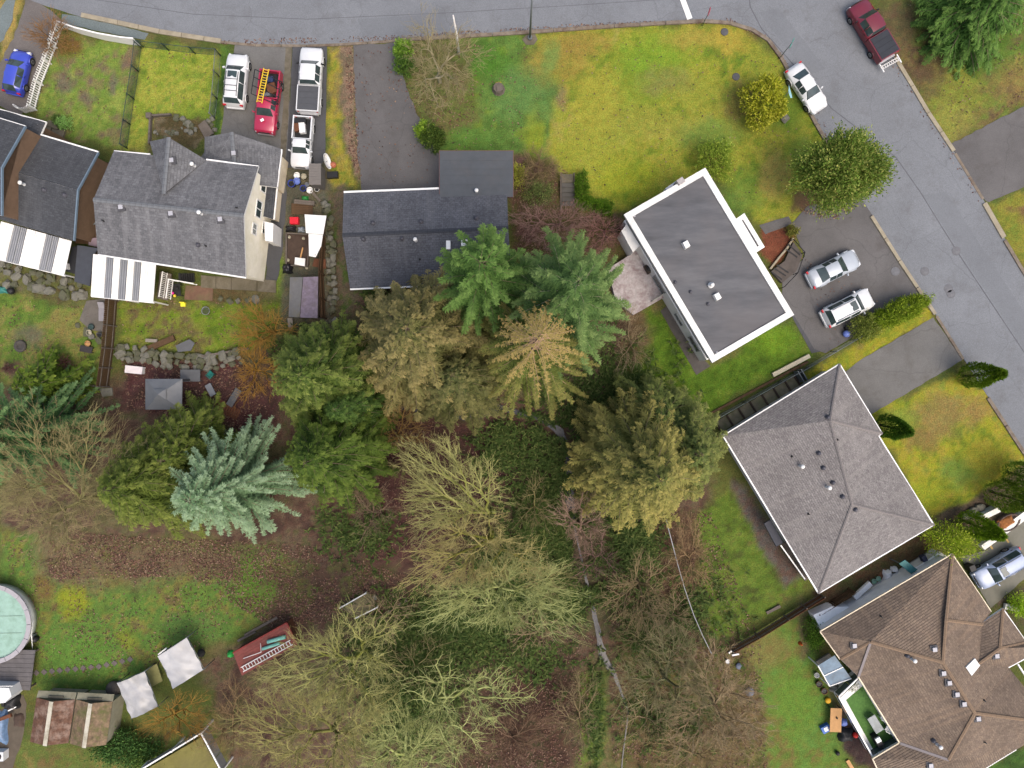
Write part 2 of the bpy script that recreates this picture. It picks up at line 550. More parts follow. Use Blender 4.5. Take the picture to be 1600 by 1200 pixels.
    lay([(1288, 1080), (1345, 1140), (1375, 1200), (1330, 1200), (1310, 1120)], [(84, 66, 62), (70, 56, 54), (96, 82, 74)], 8)
    # lower-left lawn
    lay([(0, 830), (200, 855), (420, 850), (480, 900), (450, 960), (300, 1010), (225, 1060), (190, 1090), (60, 1085), (60, 940), (0, 915)],
        [(90, 112, 54), (108, 136, 60), (96, 130, 60), (132, 136, 66), (112, 104, 66)], 16)
    lay([(60, 840), (300, 850), (420, 860), (440, 900), (330, 900), (150, 920), (60, 900)], [(112, 90, 74), (124, 100, 84), (112, 108, 66)], 30, strength=0.85)
    lay([(380, 900), (520, 880), (640, 900), (640, 930), (520, 970), (420, 980)], [(104, 78, 66), (96, 74, 66), (100, 104, 58)], 26, strength=0.9)
    for b in ((115, 940, 26, 30, (152, 158, 42)), (200, 1000, 20, 20, (140, 148, 56)), (70, 925, 20, 30, (132, 110, 66)), (390, 890, 24, 40, (96, 132, 48)),
              (400, 930, 40, 24, (104, 140, 52)), (300, 980, 60, 30, (98, 134, 68)), (130, 1020, 60, 40, (102, 142, 60))):
        blob(*b, 0.75)
    lay([(0, 1160), (60, 1160), (200, 1170), (330, 1080), (360, 1210), (0, 1210)], [(120, 104, 66), (104, 120, 58), (136, 124, 72)], 14)
    # back gardens on the left
    lay([(0, 455), (60, 470), (140, 480), (165, 560), (160, 602), (60, 600), (0, 590)], [(96, 124, 54), (112, 138, 58), (148, 140, 80), (92, 128, 52)], 10)
    for b in ((45, 525, 26, 22, (118, 112, 92)), (100, 505, 26, 24, (150, 138, 80)), (75, 555, 10, 8, (110, 84, 76)), (100, 565, 14, 12, (112, 72, 62)), (15, 575, 14, 10, (112, 82, 80))):
        blob(*b, 0.85)
    lay([(182, 470), (330, 468), (450, 480), (420, 540), (330, 550), (190, 548)], [(98, 122, 44), (118, 144, 44), (132, 138, 62), (116, 106, 70)], 9)
    lay([(0, 410), (110, 430), (150, 460), (140, 480), (60, 468), (0, 455)], [(96, 86, 60), (112, 116, 66), (120, 112, 88)], 8)
    lay([(238, 182), (310, 182), (322, 215), (300, 232), (238, 222)], [(104, 92, 62), (92, 84, 56), (128, 116, 92)], 4)
    lay([(330, 440), (420, 440), (440, 470), (330, 475)], [(104, 92, 62), (118, 112, 76)], 8)
    lay([(425, 395), (455, 395), (460, 470), (430, 470)], [(90, 120, 48), (120, 140, 60)], 6)
    lay([(440, 265), (515, 245), (522, 330), (520, 520), (440, 520)], [(108, 108, 98), (120, 112, 90), (96, 96, 84)], 8, strength=0.9)
    lay([(510, 300), (545, 290), (560, 470), (520, 520)], [(96, 96, 62), (120, 104, 88), (88, 110, 52)], 8)
    # shrub borders round the low house and the steps
    lay([(800, 240), (860, 245), (900, 320), (975, 335), (1000, 390), (975, 480), (800, 400)], [(110, 84, 74), (96, 92, 52), (122, 92, 84)], 14)
    lay([(645, 165), (690, 240), (680, 240), (640, 190)], [(96, 72, 52), (84, 100, 44)], 8)
    lay([(1195, 355), (1235, 345), (1245, 375), (1205, 425), (1185, 395)], [(136, 84, 62), (122, 74, 56)], 5)
    lay([(1240, 330), (1235, 300), (1290, 290), (1360, 310), (1345, 325)], [(116, 104, 62), (110, 88, 68)], 8)
    lay([(1460, 815), (1530, 775), (1610, 715), (1660, 760), (1660, 800), (1540, 830), (1470, 850)], [(110, 96, 80), (96, 84, 66)], 8)
    lay([(1270, 925), (1460, 828), (1480, 870), (1290, 980)], [(104, 76, 58), (112, 92, 66), (96, 96, 60)], 7)
    lay([(1548, 940), (1660, 890), (1660, 1040), (1602, 1030)], [(102, 92, 70), (90, 96, 50), (110, 92, 82)], 8)
    lay([(1545, 1195), (1590, 1170), (1660, 1150), (1660, 1300), (1540, 1300)], GRN, 8)
    lay([(1275, 800), (1265, 965), (1130, 1020), (1128, 1008), (1250, 940)], [(120, 84, 58), (104, 84, 60)], 5, strength=0.0)

    R = (Y * 0 + 1)
    g_ = C.mean(-1, keepdims=True)
    C = g_ + (C - g_) * 1.0
    C = np.clip(C * 0.97, 0.004, 0.8)
    V = np.stack([X, Y, Z], -1).reshape(-1, 3)
    ny, nx = X.shape
    idx = np.arange(nx * ny).reshape(ny, nx)
    F = np.stack([idx[:-1, :-1], idx[:-1, 1:], idx[1:, 1:], idx[1:, :-1]], -1).reshape(-1, 4)
    col = np.concatenate([C.reshape(-1, 3), np.ones((nx * ny, 1))], 1)

    m, nt, b = nodes_of('ground')
    pa = N(nt, 'ShaderNodeAttribute', attribute_name='pigment').outputs['Color']
    tc = N(nt, 'ShaderNodeTexCoord').outputs['Object']
    f1 = noise(nt, tc, 9.0, 4, 0.75)
    f2 = noise(nt, tc, 3.0, 4, 0.7)
    f0 = maprange(nt, f1, 0.28, 0.72, 0.5, 1.6)
    f4 = maprange(nt, noise(nt, tc, 1.1, 5, 0.75), 0.3, 0.7, 0.8, 1.22)
    fm = N(nt, 'ShaderNodeMath', operation='MULTIPLY'); nt.links.new(f0, fm.inputs[0]); nt.links.new(f4, fm.inputs[1])
    f = fm.outputs[0]
    sc = N(nt, 'ShaderNodeVectorMath', operation='SCALE')
    nt.links.new(pa, sc.inputs[0]); nt.links.new(f, sc.inputs['Scale'])
    hue = ramp(nt, f2, [(0.3, (1.14, 0.98, 0.95)), (0.5, (1, 1, 1.02)), (0.7, (0.88, 1.05, 1.0))])
    c = mixc(nt, 1.0, sc.outputs[0], hue, 'MULTIPLY')
    nt.links.new(c, b.inputs['Base Color'])
    b.inputs['Roughness'].default_value = 0.95
    b.inputs['Specular IOR Level'].default_value = 0.1
    bump(nt, b, f1, 0.7, 0.06)
    me = np_mesh('ground', V, F, m, {'pigment': ('FLOAT_COLOR', col)}, smooth=True)
    o = link_mesh('ground', me)
    tag(o, kind='structure')

build_ground()

# ------------------------------------------------------------------ sheets lying on the ground
def rough_outline(pts, step=0.5, amp=0.06, seed=0):
    rng = random.Random(seed)
    out = []
    n = len(pts)
    for i in range(n):
        a = pts[i]; b = pts[(i + 1) % n]
        L = (b - a).length
        k = max(1, int(L / step))
        nrm = Vector((-(b - a).y, (b - a).x, 0)).normalized() if L > 1e-6 else Vector((0, 0, 0))
        for j in range(k):
            out.append(a.lerp(b, j / k) + (nrm * rng.uniform(-amp, amp) if j else Vector((0, 0, 0))))
    return out

def sheet(name, poly, z, m, amp=0.06, seed=1, thick=0.05, kind='structure', step=0.5):
    pts = [W(px, py, 0) for px, py in poly]
    pts = rough_outline(pts, step, amp, seed)
    mb = MB()
    n = len(pts)
    vs = [Vector((p.x, p.y, z)) for p in pts] + [Vector((p.x, p.y, z - thick)) for p in pts]
    tris = geometry.tessellate_polygon([[Vector((p.x, p.y, 0)) for p in pts]])
    fs = []
    for t in tris:
        a, b_, c = (pts[i] for i in t)
        cr = (b_.x - a.x) * (c.y - a.y) - (b_.y - a.y) * (c.x - a.x)
        fs.append(tuple(t) if cr > 0 else tuple(reversed(t)))
    mb.add(vs, fs + [(i, n + i, n + (i + 1) % n, (i + 1) % n) for i in range(n)])
    o = mb.single(name, m, kind=kind)
    return o

def asphalt(name, col, speck=0.25, patch=0.1, crack=0.35, stain=(0.05, 0.045, 0.04), stain_amt=0.4):
    m, nt, b = nodes_of(name)
    tc = N(nt, 'ShaderNodeNewGeometry').outputs['Position']
    g = noise(nt, tc, 14.0, 3, 0.8)
    f = maprange(nt, g, 0.25, 0.75, 1 - speck, 1 + speck)
    p = maprange(nt, noise(nt, tc, 0.22, 5, 0.65), 0.3, 0.7, 1 - patch, 1 + patch)
    mm = N(nt, 'ShaderNodeMath', operation='MULTIPLY'); nt.links.new(f, mm.inputs[0]); nt.links.new(p, mm.inputs[1])
    sc = N(nt, 'ShaderNodeVectorMath', operation='SCALE'); sc.inputs[0].default_value = col
    nt.links.new(mm.outputs[0], sc.inputs['Scale'])
    v = N(nt, 'ShaderNodeTexVoronoi', feature='DISTANCE_TO_EDGE'); v.inputs['Scale'].default_value = 0.16
    wv = N(nt, 'ShaderNodeVectorMath', operation='ADD')
    nz = N(nt, 'ShaderNodeTexNoise'); nz.inputs['Scale'].default_value = 0.7; nt.links.new(tc, nz.inputs['Vector'])
    nt.links.new(tc, wv.inputs[0]); nt.links.new(nz.outputs['Color'], wv.inputs[1])
    nt.links.new(wv.outputs[0], v.inputs['Vector'])
    cr = ramp(nt, v.outputs[0], [(0.0, (crack,) * 3), (0.008, (0, 0, 0))])
    c = mixc(nt, cr, sc.outputs[0], tuple(x * 0.35 for x in col))
    st = ramp(nt, noise(nt, tc, 0.5, 5, 0.7), [(0.52, (0, 0, 0)), (0.75, (stain_amt,) * 3)])
    c = mixc(nt, st, c, stain)
    nt.links.new(c, b.inputs['Base Color'])
    b.inputs['Roughness'].default_value = 0.85
    b.inputs['Specular IOR Level'].default_value = 0.25
    bump(nt, b, g, 0.35, 0.02)
    return m

M_ROAD = asphalt('road_asphalt', obs(140, 144, 149), 0.3, 0.1, 0.25, obs(120, 121, 123), 0.75)
M_DRIVE_BROWN = asphalt('old_asphalt', obs(115, 113, 112), 0.22, 0.18, 0.3, obs(98, 93, 90), 0.7)
M_DRIVE_DARK = asphalt('dark_asphalt', obs(94, 95, 98), 0.2, 0.12, 0.4, obs(78, 78, 78), 0.6)
M_DRIVE_GREY = asphalt('grey_asphalt', obs(126, 125, 122), 0.22, 0.18, 0.3, obs(104, 100, 92), 0.7)
M_GRAVEL = asphalt('gravel', obs(126, 120, 116), 0.35, 0.16, 0.0, obs(100, 96, 92), 0.7)
M_BLUEGRAVEL = asphalt('blue_gravel', obs(130, 142, 142), 0.4, 0.1, 0.0, obs(110, 116, 112), 0.5)
M_CONC = mat('concrete', obs(172, 164, 150), 0.9, 0.2, 3.0, dirt=obs(120, 108, 92), dirt_amt=0.7, bmp=0.2)
M_CONC_OLD = mat('old_concrete', obs(128, 120, 104), 0.9, 0.22, 2.5, dirt=obs(92, 88, 66), dirt_amt=0.8, bmp=0.2)
M_PAVER = mat('paving_stone', obs(132, 124, 106), 0.9, 0.2, 2.0, dirt=obs(98, 92, 70), dirt_amt=0.7, bmp=0.2)
M_STONE = mat('grey_stone', obs(140, 138, 126), 0.9, 0.3, 2.4, dirt=obs(92, 96, 66), dirt_amt=0.8, bmp=0.5)
M_WHITE = mat('white_paint', (0.62, 0.62, 0.60), 0.5, 0.08, 2.0)
M_LINE = mat('road_paint', (0.6, 0.6, 0.57), 0.7, 0.15, 5.0)
M_STEEL = mat('galvanised_steel', obs(140, 148, 150), 0.5, 0.1, 3.0, metal=0.4)
M_DKGREEN = mat('dark_green_metal', obs(64, 88, 84), 0.6, 0.15, 3.0)
M_BLACK = mat('black_plastic', (0.012, 0.012, 0.013), 0.55, 0.2, 4.0)
M_RUBBER = mat('rubber', (0.014, 0.014, 0.014), 0.8, 0.2, 5.0)
M_RIM = mat('alloy', obs(170, 172, 174), 0.35, 0.08, 5.0, metal=0.6)
M_WOOD_BROWN = mat('brown_fence_wood', obs(108, 82, 56), 0.85, 0.3, 3.0, dirt=obs(72, 56, 40), dirt_amt=0.6, bmp=0.3)
M_WOOD_GREY = mat('weathered_wood', obs(128, 118, 108), 0.9, 0.25, 3.0, dirt=obs(92, 84, 74), dirt_amt=0.6, bmp=0.3)
M_WOOD_RED = mat('red_brown_wood', obs(130, 84, 58), 0.85, 0.28, 3.0, dirt=obs(92, 60, 44), dirt_amt=0.6, bmp=0.3)
M_WOOD_NEW = mat('orange_timber', obs(224, 172, 112), 0.7, 0.12, 3.0)
M_BARK = mat('bark', obs(96, 84, 72), 0.95, 0.3, 5.0, bmp=0.6)
M_GLASS = glass_mat('car_glass', (0.03, 0.045, 0.045))
M_HGLASS = glass_mat('window_glass', (0.03, 0.05, 0.05), 0.05)

# ------------------------------------------------------------------ roads, kerbs, drives
ROAD = [(-260, -90), (-100, -45), (0, -18), (70, 9), (125, 26), (185, 39), (250, 51), (320, 62), (400, 70), (480, 71), (530, 69), (620, 63), (700, 58), (770, 54),
        (830, 50), (900, 45), (960, 41), (1040, 36), (1100, 33), (1140, 36), (1175, 47), (1200, 63), (1220, 90), (1232, 112), (1250, 148), (1275, 195), (1310, 255),
        (1360, 332), (1405, 405), (1460, 488), (1505, 560), (1545, 622), (1600, 706), (1700, 860), (1900, 1160), (2060, 1060), (1860, 790), (1700, 570), (1600, 425),
        (1555, 347), (1540, 318), (1490, 236), (1450, 176), (1425, 135), (1400, 92), (1370, 40), (1330, -30), (1220, -240), (1130, -420), (960, -420), (1010, -240),
        (1018, -140), (960, -128), (700, -120), (300, -110), (-200, -240)]
sheet('road', ROAD, 0.028, M_ROAD, 0.02, 3, 0.06)

def kerb_run(pts, w=0.28, h=0.12, m=None, out=1):
    mb = MB()
    P = [W(*p) for p in pts]
    for i in range(len(P) - 1):
        a, b = P[i].copy(), P[i + 1].copy()
        L = (b - a).length
        n = max(1, round(L / 2.4))
        for k in range(n):
            p = a.lerp(b, k / n); q = a.lerp(b, (k + 1) / n - 0.012)
            p.z = q.z = 0.028 + h
            mb.bar(p, q, w, h + 0.05)
    return mb.single('kerb', m or M_CONC, kind='structure')

M_KERB = mat('kerb_concrete', obs(150, 138, 122), 0.9, 0.25, 2.0, dirt=obs(108, 88, 74), dirt_amt=0.85, bmp=0.2)
M_KERB_L = mat('pale_kerb_concrete', obs(186, 176, 152), 0.9, 0.15, 2.0, dirt=obs(150, 138, 116), dirt_amt=0.6, bmp=0.2)
kerb_run([(128, 24), (185, 36), (250, 50), (320, 61), (346, 65)], 0.4, 0.1, M_KERB_L)
kerb_run([(346, 66), (400, 71), (480, 72), (530, 70), (620, 64)], 0.22, 0.03, M_KERB)
kerb_run([(620, 63), (700, 58.5), (770, 54.5), (830, 50.5), (900, 45.5), (960, 41.5), (1040, 36.5), (1100, 33.5), (1140, 36.5), (1175, 47), (1200, 63), (1220, 90), (1232, 112),
          (1250, 148), (1275, 195), (1310, 255), (1345, 310)], 0.3, 0.11, M_KERB)
kerb_run([(1361, 338), (1405, 408), (1461, 492)], 0.3, 0.11, M_KERB_L)
kerb_run([(1463, 494), (1505, 562)], 0.24, 0.04, M_KERB)
kerb_run([(1543, 622), (1600, 709), (1700, 863)], 0.3, 0.11, M_KERB)
kerb_run([(1398, 90), (1425, 135), (1450, 177), (1490, 237)], 0.34, 0.1, M_KERB_L)
kerb_run([(1492, 240), (1536, 312)], 0.24, 0.03, M_KERB)
kerb_run([(1537, 318), (1568, 372)], 0.42, 0.12, M_KERB_L)
kerb_run([(1569, 376), (1600, 428), (1700, 572)], 0.3, 0.11, M_KERB)

sheet('driveway', [(40, -4), (72, 12), (96, 32), (70, 95), (42, 172), (30, 180), (0, 165), (-60, 160), (-60, 100), (0, 98), (22, 60)], 0.012, M_GRAVEL, 0.12, 5)
sheet('gravel_strip', [(97, 22), (128, 27), (185, 40), (232, 52), (226, 62), (160, 50), (96, 35)], 0.016, M_BLUEGRAVEL, 0.05, 6)
sheet('gravel_path', [(10, 0), (24, 0), (20, 30), (6, 62), (-20, 80), (-20, 40)], 0.014, M_BLUEGRAVEL, 0.1, 7)
sheet('driveway', [(367, 70), (456, 74), (452, 180), (446, 300), (430, 310), (300, 260), (345, 210), (350, 170)], 0.018, M_DRIVE_GREY, 0.06, 8)
sheet('driveway', [(457, 73), (511, 72), (510, 150), (508, 246), (500, 262), (446, 262), (452, 180)], 0.022, M_DRIVE_DARK, 0.03, 9)
sheet('concrete_strip', [(446, 74), (456.5, 74), (450, 190), (445, 262), (436, 262), (441, 190)], 0.024, M_CONC_OLD, 0.04, 10)
sheet('side_path', [(418, 260), (446, 262), (448, 310), (440, 400), (432, 440), (415, 445), (418, 330)], 0.015, M_DRIVE_DARK, 0.08, 11)
sheet('driveway', [(552, 71), (619, 66), (630, 120), (648, 170), (672, 215), (688, 245), (700, 300), (566, 310), (556, 200)], 0.02, M_DRIVE_BROWN, 0.08, 12)
sheet('driveway', [(1236, 350), (1262, 322), (1346, 306), (1366, 338), (1430, 440), (1442, 468), (1390, 496), (1330, 528), (1290, 552), (1272, 545), (1222, 462),
                   (1222, 438), (1258, 400)], 0.02, M_DRIVE_BROWN, 0.04, 13)
sheet('driveway', [(1458, 496), (1504, 562), (1478, 578), (1360, 648), (1342, 620), (1310, 590), (1345, 562)], 0.02, M_DRIVE_GREY, 0.04, 14)
sheet('driveway', [(1484, 226), (1600, 166), (1700, 120), (1700, 260), (1600, 292), (1545, 316), (1540, 314)], 0.02, M_DRIVE_BROWN, 0.06, 15)
sheet('driveway', [(1540, 860), (1600, 812), (1700, 760), (1700, 900), (1600, 905), (1548, 950), (1500, 870)], 0.02, mat('wet_concrete', obs(132, 130, 116), 0.7, 0.16, 1.2, dirt=obs(104, 104, 84), dirt_amt=0.6), 0.05, 16)
sheet('front_path', [(1186, 352), (1232, 338), (1238, 350), (1196, 366)], 0.026, M_DRIVE_BROWN, 0.02, 17)
sheet('side_path', [(1042, 478), (1060, 500), (1100, 562), (1110, 572), (1088, 586), (1032, 486)], 0.018, mat('dark_path', obs(96, 92, 88), 0.9, 0.15, 2.0), 0.03, 18)
sheet('side_path', [(1226, 462), (1240, 466), (1290, 548), (1268, 552), (1240, 500)], 0.016, M_DRIVE_DARK, 0.03, 19)
sheet('concrete_pad', [(816, 62), (822, 55), (836, 53), (840, 62), (834, 70), (822, 70)], 0.03, M_CONC_OLD, 0.02, 20)

# seams and wheel tracks of the street
M_SEAM = mat('road_seam', obs(112, 114, 119), 0.9, 0.2, 1.0)
def seam(pts, w, z=0.0325):
    mb = MB()
    P = [W(*p, z) for p in pts]
    for a, b in zip(P, P[1:]): mb.bar(a, b, w, 0.003)
    mb.single('road_seam', M_SEAM, kind='structure')
seam([(1168, -40), (1172, 10), (1190, 45), (1230, 90), (1300, 170), (1400, 246), (1438, 300), (1470, 352), (1500, 400), (1560, 490), (1640, 610)], 0.09)
seam([(-60, -30), (120, -5), (300, 22), (480, 30), (700, 20), (900, 8), (1050, -2)], 0.05)
M_PATCH = asphalt('patched_asphalt', obs(135, 139, 144), 0.2, 0.06, 0.0, obs(118, 120, 124), 0.4)
sheet('road_patch', [(1186, 20), (1216, 12), (1290, 108), (1262, 118)], 0.031, M_PATCH, 0.02, 61, 0.002)
sheet('road_patch', [(1442, 305), (1478, 300), (1600, 488), (1700, 640), (1680, 670), (1560, 486)], 0.0308, M_PATCH, 0.02, 62, 0.002)
sheet('road_patch', [(560, 30), (690, 22), (700, 48), (566, 58)], 0.0306, M_PATCH, 0.03, 63, 0.002)
# stop line and stall marks
mb = MB(); mb.prism([W(1062, -2, 0.033), W(1070, -4, 0.033), W(1082, 28, 0.033), W(1074, 31, 0.033)], z0=0.029); mb.single('stop_line', M_LINE, kind='structure')
for a, b in (((1545, 849), (1551, 858)), ((1568, 834), (1576, 848))):
    mb = MB(); mb.bar(W(*a, 0.026), W(*b, 0.026), 0.16, 0.004); mb.single('stall_line', mat('yellow_paint', obs(226, 188, 110), 0.7, 0.1, 4), kind='structure')

# creek water
def ribbon(name, pts, widths, z, m, kind, seed=0):
    rng = random.Random(seed)
    P = [W(*p) for p in pts]
    fine = []; ws = []
    for i in range(len(P) - 1):
        for k in range(5):
            fine.append(P[i].lerp(P[i + 1], k / 5)); ws.append(widths[i] + (widths[i + 1] - widths[i]) * k / 5)
    fine.append(P[-1]); ws.append(widths[-1])
    mb = MB(); vs = []
    for i, p in enumerate(fine):
        d = fine[min(i + 1, len(fine) - 1)] - fine[max(0, i - 1)]
        s = Vector((-d.y, d.x, 0)).normalized()
        vs += [Vector((p.x, p.y, z)) + s * ws[i] / 2 * rng.uniform(0.75, 1.2), Vector((p.x, p.y, z)) - s * ws[i] / 2 * rng.uniform(0.75, 1.2)]
    mb.add(vs, [(2 * i, 2 * i + 1, 2 * i + 3, 2 * i + 2) for i in range(len(fine) - 1)])
    return mb.single(name, m, kind=kind)
m, nt, b = nodes_of('creek_water')
tcw = N(nt, 'ShaderNodeTexCoord').outputs['Object']
b.inputs['Roughness'].default_value = 0.2
b.inputs['IOR'].default_value = 1.33
b.inputs['Specular IOR Level'].default_value = 0.5
nt.links.new(ramp(nt, noise(nt, tcw, 1.5, 4), [(0.35, obs(56, 56, 60)), (0.65, obs(90, 92, 98))]), b.inputs['Base Color'])
bump(nt, b, noise(nt, tcw, 5.0, 3), 0.15, 0.03)
ribbon('creek', CREEK, [0.3, 0.4, 1.1, 2.0, 0.5, 0.4, 0.8, 0.5, 1.0, 0.2, 0.2, 0.4, 0.5, 0.85, 0.35, 0.12, 0.1, 0.1], -1.03, m, 'structure', 4)

# fallen leaves
def leaf_litter():
    rng = np.random.default_rng(5)
    polys = [([(60, 830), (470, 850), (640, 900), (600, 960), (430, 985), (300, 900), (80, 905)], 9000),
             ([(190, 560), (430, 570), (440, 680), (200, 640)], 3000),
             ([(560, 640), (860, 690), (770, 850), (560, 880)], 4500),
             ([(760, 980), (930, 1000), (910, 1200), (560, 1200), (700, 1050)], 5500),
             ([(950, 800), (1110, 800), (1190, 1010), (1200, 1200), (960, 1200)], 5500),
             ([(0, 840), (450, 890), (300, 1050), (70, 1060)], 2200),
             ([(800, 260), (880, 260), (990, 400), (800, 400)], 1600),
             ([(346, 62), (620, 56), (620, 64), (346, 71)], 260), ([(620, 56), (900, 38), (1140, 28), (1140, 36), (900, 46), (620, 64)], 900), ([(1140, 30), (1205, 60), (1240, 112), (1232, 114), (1195, 62), (1140, 36)], 420),
             ([(1385, 92), (1398, 92), (1490, 236), (1540, 316), (1530, 318), (1478, 240)], 420), ([(1232, 112), (1242, 112), (1320, 250), (1310, 254)], 240), ([(540, 80), (552, 72), (566, 290), (545, 240)], 260),
             ([(1240, 330), (1300, 318), (1345, 320), (1300, 345)], 220), ([(555, 80), (615, 74), (680, 290), (570, 290)], 150), ([(1250, 400), (1400, 480), (1300, 545)], 110),
             ([(680, 70), (830, 70), (850, 240), (690, 240)], 260), ([(860, 60), (1200, 70), (1280, 300), (1000, 320), (870, 250)], 380), ([(1410, 0), (1600, 0), (1600, 160), (1490, 210)], 420),
             ([(70, 60), (340, 90), (330, 180), (70, 200)], 180), ([(590, 120), (640, 60), (750, 70), (740, 190), (680, 210)], 700), ([(185, 470), (440, 470), (420, 545), (185, 545)], 300), ([(0, 465), (160, 480), (160, 600), (0, 590)], 300)]
    V = []; tone = []
    for poly, n in polys:
        p = np.array(poly)
        q = rng.uniform(p.min(0), p.max(0), (n * 4, 2))
        q = q[poly_sd(q[:, 0], q[:, 1], poly) > 0][:int(n * 1.5)]
        x = (q[:, 0] - 800) / S; y = (600 - q[:, 1]) / S
        keep = vnoise(x * 0.6 + 50, y * 0.6 + 50, 8) > rng.random(len(x)) * 0.75
        x, y = x[keep], y[keep]
        z = gz_np(x, y) + 0.03 + rng.random(len(x)) * 0.05
        a = rng.random(len(x)) * 6.28; L = 0.045 + rng.random(len(x)) * 0.055; tl = rng.normal(0, 0.03, (len(x), 2))
        c = np.cos(a) * L; s = np.sin(a) * L
        B = np.stack([x, y, z], -1)
        quad = np.stack([B + np.stack([c, s, tl[:, 0]], -1), B + np.stack([-s * .6, c * .6, tl[:, 1]], -1), B - np.stack([c, s, tl[:, 0]], -1), B - np.stack([-s * .6, c * .6, tl[:, 1]], -1)], 1)
        V.append(quad.reshape(-1, 3)); tone.append(np.repeat(rng.random(len(x)), 4))
    V = np.concatenate(V); tone = np.concatenate(tone)
    m, nt, b = nodes_of('fallen_leaf')
    t = N(nt, 'ShaderNodeAttribute', attribute_name='tone').outputs['Fac']
    nt.links.new(ramp(nt, t, [(0.0, obs(70, 44, 38)), (0.35, obs(112, 70, 56)), (0.7, obs(134, 96, 76)), (1.0, obs(176, 146, 120))]), b.inputs['Base Color'])
    b.inputs['Roughness'].default_value = 0.8
    F = np.arange(len(V)).reshape(-1, 4)
    o = link_mesh('leaf_litter', np_mesh('leaf_litter', V, F, m, {'tone': ('FLOAT', tone)}))
    tag(o, 'brown fallen leaves scattered over the ground under the trees', 'leaves', kind='stuff')
leaf_litter()
# ================================================================== BUILDINGS
def inset(P, d):
    n = len(P)
    ar = sum(P[i].x * P[(i + 1) % n].y - P[(i + 1) % n].x * P[i].y for i in range(n))
    sg = 1 if ar > 0 else -1
    out = []
    for i in range(n):
        a, b, c = P[i - 1], P[i], P[(i + 1) % n]
        e1 = Vector((b.x - a.x, b.y - a.y)).normalized(); e2 = Vector((c.x - b.x, c.y - b.y)).normalized()
        n1 = Vector((-e1.y, e1.x)) * sg; n2 = Vector((-e2.y, e2.x)) * sg
        bis = n1 + n2
        k = d / max(0.35, (1 + n1.dot(n2)))
        out.append(Vector((b.x + bis.x * k, b.y + bis.y * k, b.z)))
    return out

def newell(P):
    n = Vector((0, 0, 0))
    for i in range(len(P)):
        a, b = P[i], P[(i + 1) % len(P)]
        n += Vector(((a.y - b.y) * (a.z + b.z), (a.z - b.z) * (a.x + b.x), (a.x - b.x) * (a.y + b.y)))
    n.normalize()
    return n if n.z > 0 else -n

def clip_half(P, axis, c, keep_ge):
    out = []
    n = len(P)
    for i in range(n):
        a, b = P[i], P[(i + 1) % n]
        da = a.x * axis.x + a.y * axis.y - c; db = b.x * axis.x + b.y * axis.y - c
        if not keep_ge: da, db = -da, -db
        if da >= 0: out.append(a)
        if (da >= 0) != (db >= 0):
            out.append(a.lerp(b, da / (da - db)))
    return out

def roof_mesh(polys, row=0.2, lift=0.022, dirs=None):
    """overlapping shingle courses: every course is a strip raised at its lower edge"""
    mb = MB()
    for pi, P in enumerate(polys):
        nn = newell(P)
        e = dirs[pi] if dirs and dirs[pi] is not None else None
        if e is None:
            up = Vector((-nn.x, -nn.y))
            if up.length < 1e-4: up = Vector((0, 1))
        else:
            up = Vector((-e.y, e.x))
            if up.x * -nn.x + up.y * -nn.y < 0: up = -up
        up.normalize()
        al = Vector((up.y, -up.x))
        cosl = nn.z
        r2 = row * cosl
        vs = [p.x * up.x + p.y * up.y for p in P]
        k0, k1 = math.floor(min(vs) / r2), math.floor(max(vs) / r2)
        for k in range(k0, k1 + 1):
            Q = clip_half(P, up, k * r2, True)
            if len(Q) < 3: continue
            Q = clip_half(Q, up, (k + 1) * r2, False)
            if len(Q) < 3: continue
            ar = sum(Q[i].x * Q[(i + 1) % len(Q)].y - Q[(i + 1) % len(Q)].x * Q[i].y for i in range(len(Q)))
            if abs(ar) < 1e-4: continue
            if ar < 0: Q = Q[::-1]
            W_ = []; uv = []; tt = []
            for p in Q:
                t = ((p.x * up.x + p.y * up.y) - k * r2) / r2
                W_.append(p + Vector((0, 0, lift * (1 - t) + 0.004)))
                uv.append((p.x * al.x + p.y * al.y, (p.x * up.x + p.y * up.y) / cosl))
            tt = [((p.x * up.x + p.y * up.y) - k * r2) / r2 for p in Q]
            nq = len(W_); fs = [list(range(nq))]; us = [uv]; ext = []
            for i in range(nq):
                j = (i + 1) % nq
                if tt[i] < 1e-3 and tt[j] < 1e-3:
                    b0 = nq + len(ext); ext += [W_[i] - Vector((0, 0, lift + .016)), W_[j] - Vector((0, 0, lift + .016))]
                    fs.append([i, b0, b0 + 1, j]); us.append([uv[i], uv[i], uv[j], uv[j]])
            mb.add(W_ + ext, fs, us)
    return mb

